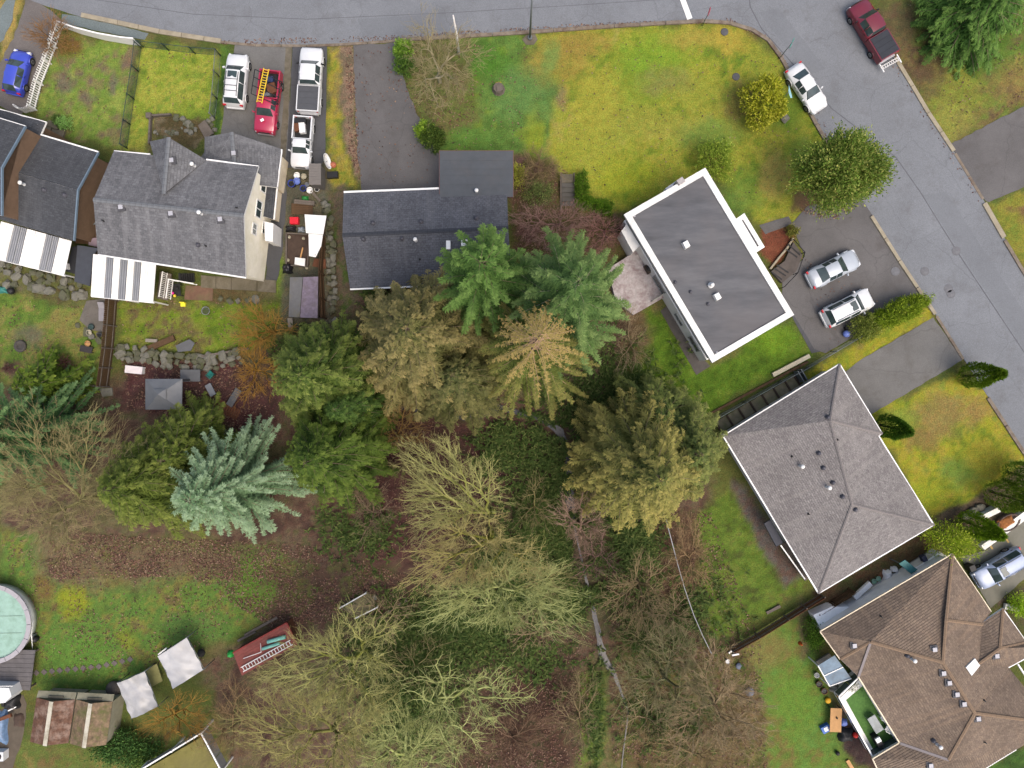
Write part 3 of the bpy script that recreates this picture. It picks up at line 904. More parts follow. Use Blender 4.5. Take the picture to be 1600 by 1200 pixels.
class House:
    def __init__(self, name, label, cat, loc):
        self.o = thing(name, label, cat, loc)
        self.tris = []
    def roof(self, polys, m, row=0.2, dirs=None, deck=None, lift=0.022, name='roof', thick=0.16):
        tp = []; td = []
        for i, P in enumerate(polys):
            nn = newell(P)
            d0 = dirs[i] if dirs and dirs[i] is not None else Vector((-nn.y, nn.x))
            for t in geometry.tessellate_polygon([[Vector((p.x, p.y, 0)) for p in P]]):
                tp.append([P[j] for j in t]); td.append(d0)
        polys, dirs = tp, td
        self.tris += [tuple(t) for t in tp]
        r = roof_mesh(polys, row, lift, dirs).part(name, m, self.o)
        mb = MB()
        for P in polys:
            Q = [Vector((p.x, p.y, p.z - 0.012)) for p in P]
            mb.prism(Q, dz=thick)
        mb.part('roof_deck', deck or M_WHITE, self.o)
        return r
    def at(self, px, py):
        o = Vector((0, 0, H)); d = (W(px, py, 0) - o).normalized()
        best = None
        for t in self.tris:
            h = geometry.intersect_ray_tri(*t, d, o, True)
            if h is not None and (best is None or h.z > best.z): best = h
        return best if best is not None else W(px, py, 3)
    def walls(self, P, z0, m, d=0.4, name='wall'):
        Q = inset(P, d)
        return MB().prism(Q, z0=z0).part(name, m, self.o), Q
    def vents(self, pts, kind='box'):
        for px, py in pts:
            p = self.at(px, py)
            if kind == 'box':
                mb = MB(); mb.box(p + Vector((0, 0, -0.05)), (0.62, 0.62, 0.1), 0.1)
                b = mb.part('vent_base', M_VENTBASE, self.o)
                mb = MB(); mb.box(p + Vector((0, 0, 0.052)), (0.3, 0.3, 0.14), 0.1, 1.15)
                mb.part('roof_vent', M_VENT, self.o)
            elif kind == 'dark':
                MB().lathe(p, [(0.2, -0.04), (0.2, 0.08), (0.13, 0.14), (0.13, 0.24), (0.02, 0.27)], 10).part('roof_vent', M_VENTDARK, self.o)
            elif kind == 'pipe':
                MB().lathe(p, [(0.15, -0.05), (0.13, 0.05), (0.1, 0.45), (0.17, 0.46), (0.17, 0.58), (0.03, 0.66)], 10).part('vent_pipe', M_WHITE, self.o)
            elif kind == 'small':
                MB().lathe(p, [(0.11, -0.04), (0.1, 0.02), (0.05, 0.04), (0.05, 0.28)], 8).part('vent_pipe', M_BLACK, self.o)
    def gutter(self, pts, z, m=None, w=0.12, h=0.14):
        mb = MB()
        for a, b in zip(pts, pts[1:]):
            za, zb = (z, z) if not isinstance(z, (list, tuple)) else z
            mb.bar(W(*a, za), W(*b, zb), w, h)
        return mb.part('gutter', m or M_WHITE, self.o)
    def ridge(self, a, b, m, w=0.3, piece=0.4, name='ridge_tile'):
        d = b - a; L = d.length; n = max(2, int(L / piece))
        ang = math.atan2(d.y, d.x); pitch = -math.asin(d.z / L)
        mb = MB(); l = L / n
        mb.add([(-l / 2, 0, 0.06), (l / 2 * 1.05, 0, 0.075), (-l / 2, w / 2, 0.0), (l / 2 * 1.05, w / 2, 0.01), (-l / 2, -w / 2, 0.0), (l / 2 * 1.05, -w / 2, 0.01),
                (l / 2 * 1.05, 0, 0.03)], [(0, 1, 3, 2), (4, 5, 1, 0), (1, 6, 3), (1, 5, 6)], [[(0, 0), (.4, 0), (.4, .2), (0, .2)], [(0, 0), (.4, 0), (.4, .2), (0, .2)], [(0, 0), (.1, 0), (.1, .1)], [(0, 0), (.1, 0), (.1, .1)]])
        me = mb.mesh(name, m)
        off = self.o.location
        for i in range(n):
            p = a.lerp(b, (i + 0.5) / n)
            link_mesh(name, me, self.o, p - off + Vector((0, 0, 0.035)), (0, pitch, ang))
    def window(self, a, b, t, z, w, h, frame=None, depth=0.06, name='window'):
        """window on the wall that runs from a to b (world xy); outside is to the right of a->b"""
        a = Vector((a.x, a.y, 0)); b = Vector((b.x, b.y, 0))
        d = (b - a).normalized(); nrm = Vector((d.y, -d.x, 0))
        c = a.lerp(b, t)
        mb = MB()
        for u0, u1, v0, v1 in ((-w / 2, w / 2, 0, 0.09), (-w / 2, w / 2, h - 0.09, h), (-w / 2, -w / 2 + 0.09, 0.09, h - 0.09), (w / 2 - 0.09, w / 2, 0.09, h - 0.09), (-0.035, 0.035, 0.09, h - 0.09)):
            pts = [c + d * u0 + Vector((0, 0, z + v0)), c + d * u1 + Vector((0, 0, z + v0)), c + d * u1 + Vector((0, 0, z + v1)), c + d * u0 + Vector((0, 0, z + v1))]
            q = [p + nrm * depth for p in pts]; pts = [p - nrm * 0.02 for p in pts]
            mb.add(pts + q, [(4, 5, 6, 7), (0, 1, 5, 4), (1, 2, 6, 5), (2, 3, 7, 6), (3, 0, 4, 7)])
        fr = mb.part(name, frame or M_WHITE, self.o)
        mb = MB()
        pts = [c + d * x + Vector((0, 0, z + y)) + nrm * 0.02 for x, y in ((-w / 2 + .09, .09), (w / 2 - .09, .09), (w / 2 - .09, h - .09), (-w / 2 + .09, h - .09))]
        mb.add(pts + [p - nrm * 0.03 for p in pts], [(0, 1, 2, 3), (4, 7, 6, 5)])
        me = mb.mesh('pane', M_HGLASS, self.o.location)
        link_mesh('pane', me, fr)
        return fr

M_VENTBASE = mat('vent_flashing', obs(92, 92, 96), 0.7, 0.15, 4)
M_VENT = mat('vent_metal', obs(206, 206, 212), 0.5, 0.08, 4)
M_VENTDARK = mat('dark_vent', obs(96, 96, 104), 0.6, 0.15, 4)
SH_GREY = shingle_mat('grey_shingles', obs(134, 135, 138), obs(112, 113, 116), obs(158, 158, 160), 0.23, 0.33)
SH_DARK = shingle_mat('slate_grey_shingles', obs(92, 95, 100), obs(80, 83, 88), obs(110, 112, 116), 0.2, 0.33, speck=0.25)
SH_BLUE = shingle_mat('charcoal_shingles', obs(108, 111, 118), obs(94, 97, 104), obs(116, 118, 122), 0.2, 0.33, speck=0.45, patch=0.2)
SH_MAUVE = shingle_mat('mauve_grey_shingles', obs(158, 154, 151), obs(138, 133, 132), obs(166, 161, 156), 0.18, 0.3, speck=0.45)
SH_BROWN = shingle_mat('brown_shingles', obs(148, 131, 114), obs(126, 111, 99), obs(168, 144, 120), 0.2, 0.3, speck=0.35, patch=0.2)
RIDGE_BROWN = shingle_mat('tan_ridge', obs(166, 142, 118), obs(150, 126, 104), obs(144, 122, 102), 0.2, 0.33, speck=0.2)
RIDGE_GREY = shingle_mat('grey_ridge', obs(140, 144, 148), obs(108, 110, 114), obs(124, 128, 130), 0.2, 0.33, speck=0.2)
RIDGE_MAUVE = shingle_mat('mauve_ridge', obs(158, 152, 149), obs(146, 140, 137), obs(140, 130, 128), 0.2, 0.33, speck=0.2)
M_CREAM = mat('cream_siding', (0.78, 0.74, 0.62), 0.8, 0.06, 1.0, dirt=(0.56, 0.53, 0.34), dirt_amt=0.6)
M_BROWNWALL = mat('brown_siding', obs(138, 112, 90), 0.85, 0.15, 1.5)
M_BEIGE = mat('beige_siding', (0.62, 0.54, 0.40), 0.8, 0.1, 1.5, dirt=(0.3, 0.26, 0.16), dirt_amt=0.5)
M_GREYWALL = mat('grey_siding', obs(176, 180, 178), 0.8, 0.1, 1.5)
M_MEMBRANE = None

def V3(*a): return [W(*p) for p in a]

# ---------------- grey gabled house with cream siding (left)
h = House('gabled_house', 'two storey grey shingled house with cream side wall and striped patio cover', 'house', W(280, 340))
TL, RL, BL = W(178, 236, 5.0), W(146, 312, 7.0), W(153, 397, 5.0)
RR, TR, BR = W(381, 337, 7.0), W(404, 260, 5.0), W(384, 433, 5.0)
h.roof([[TL, TR, RR, RL], [RL, RR, BR, BL]], SH_GREY, 0.23)
# cross gable
cl, cp, cr_, cv = W(234, 221, 5.0), W(264, 215, 6.75), W(322, 250, 5.0), W(256, 303, 6.75)
h.roof([[cl, cp, cv], [cp, cr_, cv]], SH_GREY, 0.23, deck=mat('grey_underlay', obs(104, 105, 108), 0.9, 0.1, 2), thick=0.06)
wl, Q = h.walls([TL, TR, BR, BL], 0.0, M_CREAM, 0.32)
gr_r = Vector((0, 0, -0.1))
iTR, iBR, iRR = Q[1], Q[2], None
dd = (Q[1] + Q[2]) / 2; iRR = Vector((dd.x, dd.y, 6.7))
iRL = (Q[0] + Q[3]) / 2; iRL.z = 6.7
mb = MB(); mb.add([Q[1], Q[2], iRR, Q[0], Q[3], iRL], [(0, 2, 1), (3, 4, 5), (0, 3, 5, 2), (1, 2, 5, 4)]); mb.part('gable_wall', M_CREAM, h.o)
gi = [W(241, 226, 4.9), W(264, 221, 6.4), W(308, 250, 4.9)]
mb = MB(); mb.prism([gi[0], gi[2], W(300, 262, 4.9), W(244, 262, 4.9)], z0=0); mb.add(gi, [(0, 1, 2), (2, 1, 0)]); mb.part('gable_wall', M_CREAM, h.o)
h.ridge(RL, RR, RIDGE_GREY, 0.34, 0.45)
h.ridge(cv, cp, RIDGE_GREY, 0.34, 0.45)
# garage wing
g = [W(320, 214, 3.0), W(362, 207, 4.2), W(440, 233, 3.0), W(433, 293, 3.0), W(369, 285, 4.2), W(318, 290, 3.0)]
h.roof([[g[0], g[1], g[4], g[5]], [g[1], g[2], g[3], g[4]]], SH_GREY, 0.23)
h.ridge(g[4], g[1], RIDGE_GREY, 0.34, 0.45)
MB().prism(inset([W(320, 214, 2.85), W(440, 233, 2.85), W(431, 293, 2.85), W(318, 290, 2.85)], 0.3), z0=0).part('garage_wall', M_BEIGE, h.o)
h.gutter([(440, 233), (433, 292)], 3.02)
h.gutter([(322, 249), (404, 260)], 5.02); h.gutter([(178, 236), (234, 241)], 5.02); h.gutter([(153, 398), (384, 434)], 5.02)
# lean-to
ln = [W(409, 279, 2.0), W(433, 293, 1.75), W(428, 343, 1.75), W(404, 336, 2.0)]
h.roof([ln], SH_DARK, 0.2)
MB().prism(inset([Vector((p.x, p.y, 1.55)) for p in ln], 0.15), z0=0).part('lean_to_wall', M_BEIGE, h.o)
h.gutter([(433, 293), (428, 343)], 1.77)
h.gutter([(409, 278), (433, 292)], (2.02, 1.77))
# bay box with a pale lid
MB().prism([W(413, 346, 2.2), W(427, 349, 2.2), W(426, 378, 2.2), W(414, 376, 2.2)], z0=0).part('bay', M_WHITE, h.o)
h.vents([(190, 324), (268, 334), (345, 343), (269, 251), (366, 240)], 'box')
h.vents([(304, 259), (315, 334)], 'pipe'); h.vents([(162, 345), (322, 384), (370, 325)], 'small'); h.vents([(310, 383)], 'dark')
a, b = Q[1], Q[2]
ya, yb = a.y, b.y
for py, z, w_, h_ in ((289, 2.1, 1.3, 1.2), (327, 2.5, 1.5, 1.3), (358, 3.1, 1.0, 1.0), (357, 0.9, 1.0, 1.0)):
    yw = (600 - py) / S * (H - z - h_ / 2) / H
    h.window(b, a, (yw - yb) / (ya - yb), z, w_, h_)
for wpart in list(h.o.children):
    pass
HOUSE_B = h

# ---------------- dark roofed house at the left edge
h = House('dark_roofed_house', 'dark slate roofed house with brown upper wall at the left edge', 'house', W(60, 270))
a0, a1, a2, a3 = W(-90, 146, 4.0), W(72, 191, 4.0), W(63, 211, 4.0), W(153, 238, 4.0)
r0, r1 = W(-90, 237, 5.4), W(121, 297, 5.4)
b0, b1 = W(-90, 317, 4.0), W(115, 376, 4.0)
h.roof([[a2, a3, r1, W(0, 262, 5.4)], [r0, r1, b1, b0], [a0, a1, a2, W(0, 262, 5.4), r0]], SH_DARK, 0.2)
h.walls([a0, a1, a2, a3, b1, b0], 0.0, M_BROWNWALL, 0.35)
u0, u1, u2, u3, ur = W(-90, 158, 6.2), W(39, 197, 6.2), W(2, 337, 6.2), W(-90, 315, 6.2), W(2, 262, 7.6)
url = W(-90, 236, 7.6)
h.roof([[u0, u1, ur, url], [url, ur, u2, u3]], SH_DARK, 0.2)
q = [W(-88, 160, 6.1), W(37.5, 199, 6.1), W(1.5, 335, 6.1), W(-88, 313, 6.1)]
mb = MB(); mb.prism(q, z0=3.9); mb.add([q[1], q[2], W(1, 262, 7.5)], [(0, 1, 2), (2, 1, 0)]); mb.part('upper_wall', M_BROWNWALL, h.o)
M_BLUETRIM = mat('grey_blue_trim', obs(128, 150, 168), 0.6, 0.08, 2)
h.gutter([(72, 191), (-90, 146)], 4.02); h.gutter([(63, 210), (153, 237)], 4.02); h.gutter([(39, 197), (-90, 158)], 6.22)
mb = MB(); mb.bar(W(153, 238, 4.03), W(121, 297, 5.43), 0.1, 0.2); mb.bar(W(121, 297, 5.43), W(115, 376, 4.03), 0.1, 0.2); mb.part('barge_board', M_BLUETRIM, h.o)
mb = MB(); mb.bar(W(39, 197, 6.23), W(2, 262, 7.63), 0.1, 0.2); mb.bar(W(2, 262, 7.63), W(2, 337, 6.23), 0.1, 0.2); mb.part('barge_board', M_BLUETRIM, h.o)
h.vents([(70, 297), (102, 305)], 'dark'); h.vents([(38, 288)], 'pipe'); h.vents([(22, 338)], 'small')

# ---------------- low charcoal house with carport (centre)
h = House('low_house', 'low charcoal shingled house with flat carport roof beside the tall firs', 'house', W(660, 360))
tl, tr, rl, rr, bl, br = W(537, 301, 3.2), W(792, 291, 3.2), W(535, 368, 4.5), W(794, 356, 4.5), W(547, 451, 3.2), W(800, 440, 3.2)
h.roof([[tl, tr, rr, rl], [rl, rr, br, bl]], SH_BLUE, 0.2)
h.walls([tl, tr, br, bl], 0.0, mat('grey_stucco', obs(150, 146, 140), 0.9, 0.12, 1.5), 0.45)
h.ridge(rl, rr, shingle_mat('charcoal_ridge', obs(78, 82, 90), obs(70, 74, 82), obs(84, 86, 92), 0.2, 0.33, speck=0.2), 0.32, 0.45)
h.gutter([(537, 300), (688, 294)], 3.24, w=0.16); h.gutter([(547, 452), (800, 441)], 3.22)
M_ROLL = mat('grey_roll_roofing', obs(96, 101, 106), 0.85, 0.1, 1.2, dirt=obs(116, 112, 110), dirt_amt=0.3)
ys = [236, 250, 263.5, 273, 288, 307]
for i in range(5):
    t0, t1 = ys[i], ys[i + 1]
    za, zb = 3.40 + 0.012 * i, 3.40 + 0.012 * i + 0.03
    mb = MB(); mb.prism([W(687, t1 + 0.6, zb), W(801.5, t1 + 0.6, zb), W(801.5, t0, za), W(687, t0, za)], dz=0.03); mb.part('roof_sheet', M_ROLL, h.o)
mb = MB(); mb.prism([W(686, 235, 3.37), W(802.5, 235, 3.37), W(802.5, 308, 3.37), W(686, 308, 3.37)], dz=0.22); mb.part('carport_frame', mat('rust_trim', obs(128, 96, 92), 0.8, 0.25, 2), h.o)
mb = MB()
for p in ((690, 239), (744, 239), (797, 239), (797, 292)):
    mb.box(W(*p) + Vector((0, 0, 0)), (0.14, 0.14, 3.16))
for k, p in enumerate(((690, 239), (744, 239), (797, 239), (797, 292))):
    mb = MB(); q_ = W(*p, 3.2); mb.box((q_.x, q_.y, 0), (0.14, 0.14, 3.16)); mb.part('post', M_WHITE, h.o)
h.vents([(583, 349), (658, 347), (744, 341), (628, 373), (568, 374)], 'dark'); h.vents([(650, 376), (745, 300)], 'pipe'); h.vents([(656, 405)], 'small')
mb = MB(); mb.box(W(701, 384, 4.0), (0.35, 0.7, 0.4)); mb.part('skylight', M_WHITE, h.o)
mb = MB(); mb.box(W(726, 381, 4.0), (0.5, 0.5, 0.5)); mb.part('roof_vent', M_WHITE, h.o)

# ---------------- flat-roofed white house
h = House('flat_roofed_house', 'white house with dark flat roof inside a white parapet', 'house', W(1107, 415))
zt = 4.3
T, R_, B, L = W(1102, 262, zt), W(1241, 492, zt), W(1113, 567, zt), W(975, 335, zt)
outer = [T, R_, B, L]
inner = inset(outer, 0.5)
mb = MB()
for i in range(4):
    a, b, c, d = outer[i], outer[(i + 1) % 4], inner[(i + 1) % 4], inner[i]
    mb.prism([a, b, c, d], dz=0.32)
mb.part('parapet', mat('parapet_white', (0.6, 0.6, 0.58), 0.6, 0.1, 1.2, dirt=(0.36, 0.36, 0.34), dirt_amt=0.6), h.o)
m, nt, b_ = nodes_of('roof_membrane')
tc = N(nt, 'ShaderNodeTexCoord').outputs['Object']
mp = N(nt, 'ShaderNodeMapping'); mp.inputs['Rotation'].default_value = (0, 0, math.radians(-35)); mp.inputs['Scale'].default_value = (0.25, 1.2, 1)
nt.links.new(tc, mp.inputs['Vector'])
c = ramp(nt, noise(nt, mp.outputs[0], 0.9, 5, 0.65), [(0.3, obs(78, 80, 85)), (0.5, obs(97, 99, 104)), (0.72, obs(118, 119, 122))])
wash = ramp(nt, noise(nt, tc, 0.22, 3), [(0.42, (0, 0, 0)), (0.65, (0.6, 0.6, 0.6))])
c = mixc(nt, wash, c, obs(112, 108, 108))
nt.links.new(c, b_.inputs['Base Color']); b_.inputs['Roughness'].default_value = 0.7
M_MEMBRANE = m
mb = MB(); mb.prism([Vector((p.x, p.y, zt - 0.12)) for p in inset(outer, 0.49)], dz=0.18); mb.part('flat_roof', m, h.o)
h.tris += [(inner[0], inner[1], inner[2]), (inner[0], inner[2], inner[3])]
q = inset(outer, 0.32)
MB().prism([Vector((p.x, p.y, zt - 0.3)) for p in q], z0=2.4).part('upper_wall', M_GREYWALL, h.o)
q2 = inset(outer, 0.22)
MB().prism([Vector((p.x, p.y, 2.4)) for p in q2], z0=0).part('lower_wall', mat('white_siding', (0.6, 0.61, 0.6), 0.7, 0.08, 1.5), h.o)
# south-west wall windows (outside to the right of b->l)
for t, z, w_, h_ in ((0.12, 0.9, 1.5, 1.2), (0.30, 0.9, 1.2, 0.7), (0.55, 0.9, 1.8, 1.3)):
    h.window(q2[3], q2[2], 1 - t, z, w_, h_, mat('grey_frame', obs(150, 156, 156), 0.5, 0.05, 3))
# bay at the west corner
MB().prism([W(971, 361, 2.6), W(979, 350, 2.6), W(1000, 384, 2.6), W(989, 394, 2.6)], z0=0).part('bay', M_WHITE, h.o)
# entry canopy
cz = 3.7
ca = [W(1150, 342, cz), W(1163, 333, cz), W(1195, 386, cz), W(1181, 395, cz)]
ci = inset(ca, 0.36)
mb = MB()
for i in range(4):
    mb.prism([ca[i], ca[(i + 1) % 4], ci[(i + 1) % 4], ci[i]], dz=0.3)
mb.part('entry_canopy', M_WHITE, h.o)
MB().prism([Vector((p.x, p.y, cz - 0.1)) for p in inset(ca, 0.355)], dz=0.1).part('canopy_roof', M_MEMBRANE, h.o)
MB().prism([Vector((p.x, p.y, cz - 0.3)) for p in inset(ca, 0.25)], z0=0).part('entry_wall', M_GREYWALL, h.o)
# chimney and ledge on the north-west wall
mb = MB(); mb.prism([W(1057, 282, 4.6), W(1066, 276, 4.6), W(1071, 283, 4.6), W(1062, 289, 4.6)], z0=0.0); mb.part('chimney', mat('pale_brick', obs(196, 190, 188), 0.9, 0.12, 4), h.o)
mb = MB(); mb.prism([W(1040, 294, 3.4), W(1056, 283, 3.4), W(1061, 288, 3.4), W(1043, 299, 3.4)], z0=0.0); mb.part('ledge', M_WHITE, h.o)
for px, py in ((1071, 383), (1119.5, 464)):
    mb = MB(); mb.box(W(px, py, zt - 0.1), (0.5, 0.6, 0.4), 0.5, 0.85); mb.part('roof_hatch', M_WHITE, h.o)
mb = MB(); mb.lathe(W(1110, 446, zt - 0.1), [(0.26, 0), (0.24, 0.2), (0.12, 0.25), (0.12, 0.5), (0.2, 0.55), (0.03, 0.66)], 10); mb.part('vent_pipe', M_WHITE, h.o)
for px, py in ((1079, 456), (1106, 475), (1055, 441)):
    mb = MB(); mb.lathe(W(px, py, zt - 0.1), [(0.16, 0), (0.13, 0.1), (0.05, 0.12), (0.05, 0.22)], 8); mb.part('roof_drain', M_VENTDARK, h.o)
for px, py in ((1100, 272), (991, 337), (1229, 489), (1120, 551)):
    mb = MB(); mb.lathe(W(px, py, zt - 0.11), [(0.12, 0), (0.1, 0.05), (0.04, 0.06)], 8); mb.part('roof_drain', M_VENT, h.o)

# ---------------- mauve-grey hipped house
h = House('hipped_house', 'bungalow with big mauve grey hipped roof and white trim', 'house', W(1290, 745))
ze = 3.0
A, B, C_, D, E, F_ = W(1312, 569, ze), W(1378, 677, ze), W(1373, 681, ze), W(1459, 820, ze), W(1279, 927, ze), W(1130, 681, ze)
R1, R2 = W(1297, 657, 5.0), W(1331, 788, 5.0)
e1 = Vector((0.51, -0.86)); e2 = Vector((0.86, 0.51))
R1b = W(1243, 702, 5.0)
dl = Vector((D.x - A.x, D.y - A.y)).normalized(); ds = Vector((F_.x - A.x, F_.y - A.y)).normalized()
h.roof([[A, B, R1], [C_, D, R2], [B, C_, R2, R1], [D, E, R2], [E, F_, R2], [F_, R1, R2], [F_, A, R1]], SH_MAUVE, 0.18,
       dirs=[dl, dl, dl, ds, dl, dl, ds])
h.walls([A, B, C_, D, E, F_], 0.0, mat('pale_siding', obs(214, 214, 210), 0.8, 0.08, 1.5), 0.4)
h.ridge(R1, B, RIDGE_MAUVE, 0.26, 0.4); h.ridge(R1, A, RIDGE_MAUVE, 0.22, 0.4); h.ridge(R1, R2, RIDGE_MAUVE, 0.22, 0.4)
h.ridge(R2, D, RIDGE_MAUVE, 0.22, 0.4); h.ridge(R2, E, RIDGE_MAUVE, 0.22, 0.4)
h.gutter([(1312, 569), (1378, 677), (1373, 681), (1459, 820), (1279, 927), (1130, 681), (1312, 569)], 3.03)
h.vents([(1279, 708), (1286, 731), (1301, 754), (1316, 776), (1336, 796), (1293, 652)], 'dark')
h.vents([(1250, 728), (1292, 761)], 'pipe'); h.vents([(1308, 687), (1263, 803), (1237, 713)], 'small')
q = inset([E, F_], 0) if False else None
mb = MB(); mb.prism([W(1194, 818, 2.2), W(1204, 812, 2.2), W(1224, 848, 2.2), W(1213, 854, 2.2)], z0=1.95); mb.part('awning', mat('dark_awning', obs(78, 80, 88), 0.8, 0.1, 2), h.o)
mb = MB()
for k, (x0, y0, x1, y1) in enumerate(((1220, 852, 1258, 905),)):
    for dz in (0.2, 0.75, 1.3):
        mb.bar(W(x0, y0, 1.0 + dz), W(x1, y1, 1.0 + dz), 0.1, 0.12)
mb.part('balcony_rail', M_WHITE, h.o)
mb = MB(); mb.prism([W(1222, 850, 1.0), W(1232, 845, 1.0), W(1266, 902, 1.0), W(1258, 908, 1.0)], z0=0.8); mb.part('balcony_floor', M_WOOD_GREY, h.o)

# ---------------- brown roofed house, bottom right
h = House('brown_roofed_house', 'large house with brown shingled hips, tan ridge lines and a glass railed deck', 'house', W(1430, 1050))
z = 3.0
Nn, Wc, X, Y = W(1488, 866, z), W(1282, 987, z), W(1313, 1030, z), W(1341, 1057, z)
Zc, Z2, Z3 = W(1406, 1161, z), W(1364, 1186, z), W(1376, 1212, z)
Ra, Rb, Rc, Rd = W(1360, 1003, 4.5), W(1473, 1035, 4.9), W(1478, 969, 4.5), W(1523, 1114, 4.9)
Vv = W(1482, 1187, 4.1)
Nr, Nr2 = W(1549, 956, z), W(1536, 976, 3.4)
Sr, Sr2 = W(1620, 1127, 4.5), W(1650, 1135, z)
Sb, Sb2 = W(1588, 1171, z), W(1500, 1225, z)
eNW = Vector((Nn.x - Wc.x, Nn.y - Wc.y)).normalized(); eSW = Vector((Zc.x - Y.x, Zc.y - Y.y)).normalized()
q1, q2_, q3, q4 = W(1567, 951, 3.2), W(1604, 1004, 3.2), W(1576, 1043, 3.2), W(1529, 1037, 3.9)
qr = W(1562, 1013, 4.3)
h.roof([[Nn, Wc, X, Ra], [Nn, Ra, Rb], [Nn, Rb, Rc], [X, Y, Ra], [Y, Zc, Rd, Rb, Ra], [Zc, Vv, Rd], [Zc, Z2, Z3, Vv], [Z3, Sb2, Vv], [Vv, Sb2, Sb, Rd], [Rd, Sb, Sr2, Sr],
        [Nn, Nr, Nr2, Rc], [Rc, Nr2, q4, Rd, Rb], [q4, q3, Sr2, Sr, Rd]], SH_BROWN, 0.2,
       dirs=[eNW, eNW, eNW, eNW, eSW, eSW, eNW, eSW, eSW, eNW, eSW, eSW, eSW])
h.roof([[q1, q2_, qr], [q1, qr, q4, W(1534, 973, 3.4)], [q4, qr, q3], [qr, q2_, W(1640, 1010, 3.2), q3]], SH_BROWN, 0.2, dirs=[eSW, eNW, eSW, eNW])
for a, b in ((Wc.lerp(X, 1.0), Ra), (Ra, Rb), (Rb, Rc), (Rc, Nn), (Rc, Nr2), (Rb, Rd), (Rd, Vv), (Rd, Sr), (q4, qr), (qr, q1), (qr, q2_)):
    h.ridge(a, b, RIDGE_BROWN, 0.26, 0.42)
M_VALLEY = mat('valley_metal', obs(150, 142, 142), 0.6, 0.1, 3)
for a, b in ((Y, Ra), (Zc, Vv)):
    mb = MB(); mb.bar(a + Vector((0, 0, 0.07)), b + Vector((0, 0, 0.07)), 0.22, 0.04); mb.part('valley_flashing', M_VALLEY, h.o)
h.walls([Nn, Wc, X, Y, Zc, Z2, Sb2, Sb, Sr2, q3, q4, Nr2, Nr], 0.0, M_WHITE, 0.35)
h.gutter([(1488, 866), (1282, 987), (1313, 1030)], 3.02, M_BEIGE); h.gutter([(1549, 956), (1488, 866)], 3.02, M_BEIGE)
h.gutter([(1341, 1057), (1406, 1161), (1364, 1186), (1376, 1212)], 3.02, M_BEIGE); h.gutter([(1588, 1171), (1500, 1225)], 3.02)
h.gutter([(1567, 951), (1604, 1004)], 3.22); h.gutter([(1604, 1028), (1576, 1043)], 3.25); h.gutter([(1591, 1038), (1604, 1058)], 3.1)
h.vents([(1459, 1014), (1334, 1008), (1473, 1051), (1482, 1066), (1494, 1084), (1505, 1099), (1527, 1122), (1453, 1195), (1556, 1024)], 'box')
h.vents([(1424, 1029), (1464, 1163)], 'pipe'); h.vents([(1417, 1024), (1458, 1157)], 'dark'); h.vents([(1376, 963), (1537, 1094), (1538, 1159)], 'small')
sk = [h.at(*p) + Vector((0, 0, 0.12)) for p in ((1522, 1028), (1530, 1039), (1517, 1055), (1508, 1042))]
mb = MB(); mb.prism(sk, dz=0.2); mb.part('skylight', M_WHITE, h.o)
# white flank deck on the north-west side
mb = MB(); mb.prism([W(1284, 985, 1.5), W(1480, 869, 1.5), W(1468, 862, 1.2), W(1400, 925, 1.2), W(1340, 948, 1.2), W(1300, 948, 1.2), W(1271, 961, 1.2)], z0=0.0); mb.part('side_terrace', mat('white_membrane', (0.74, 0.74, 0.72), 0.7, 0.08, 1.5), h.o)
# deck with artificial turf
dz_ = 1.6
deck = [W(1313, 1090, dz_), W(1345, 1060, dz_), W(1402, 1162, dz_), W(1366, 1184, dz_)]
MB().prism(deck, z0=0).part('deck', M_WHITE, h.o)
mt = mat('artificial_turf', obs(98, 142, 70), 0.95, 0.25, 6, bmp=0.4)
mb = MB(); mb.prism([W(1322, 1094, dz_ + .02), W(1348, 1072, dz_ + .02), W(1400, 1160, dz_ + .02), W(1367, 1176, dz_ + .02)], dz=0.02 - 0.004); mb.part('turf', mt, h.o)
M_RAILGLASS = glass_mat('rail_glass', (0.05, 0.065, 0.06), 0.05)
rail = [W(1347, 1054, dz_ + 1), W(1311, 1089, dz_ + 1), W(1364, 1183, dz_ + 1), W(1404, 1160, dz_ + 1)]
for a, b in zip(rail, rail[1:]):
    mb = MB(); mb.bar(a, b, 0.12, 0.08); mb.part('handrail', M_WHITE, h.o)
    n = max(2, round((b - a).length / 1.3))
    for i in range(n):
        p, q = a.lerp(b, (i + .04) / n), a.lerp(b, (i + .96) / n)
        mb = MB(); p.z = q.z = dz_ + 0.9; mb.bar(p, q, 0.02, 0.75); mb.part('glass_panel', M_RAILGLASS, h.o)
HOUSE_F = h
# ================================================================== TREES AND PLANTS
LB_ = 1.6
LBS = 2.7
def leaf_quads(B, D, Sd, L, Wd, tone, tip):
    """diamond leaves: base, direction, sideways, length, width"""
    L = L[:, None]; Wd = Wd[:, None]
    mid = B + D * L * 0.45
    V = np.stack([B, mid + Sd * Wd * 0.5, B + D * L, mid - Sd * Wd * 0.5], 1).reshape(-1, 3)
    return V, np.repeat(tone, 4), np.repeat(tip, 4)

def unit(a):
    return a / (np.linalg.norm(a, axis=-1, keepdims=True) + 1e-9)

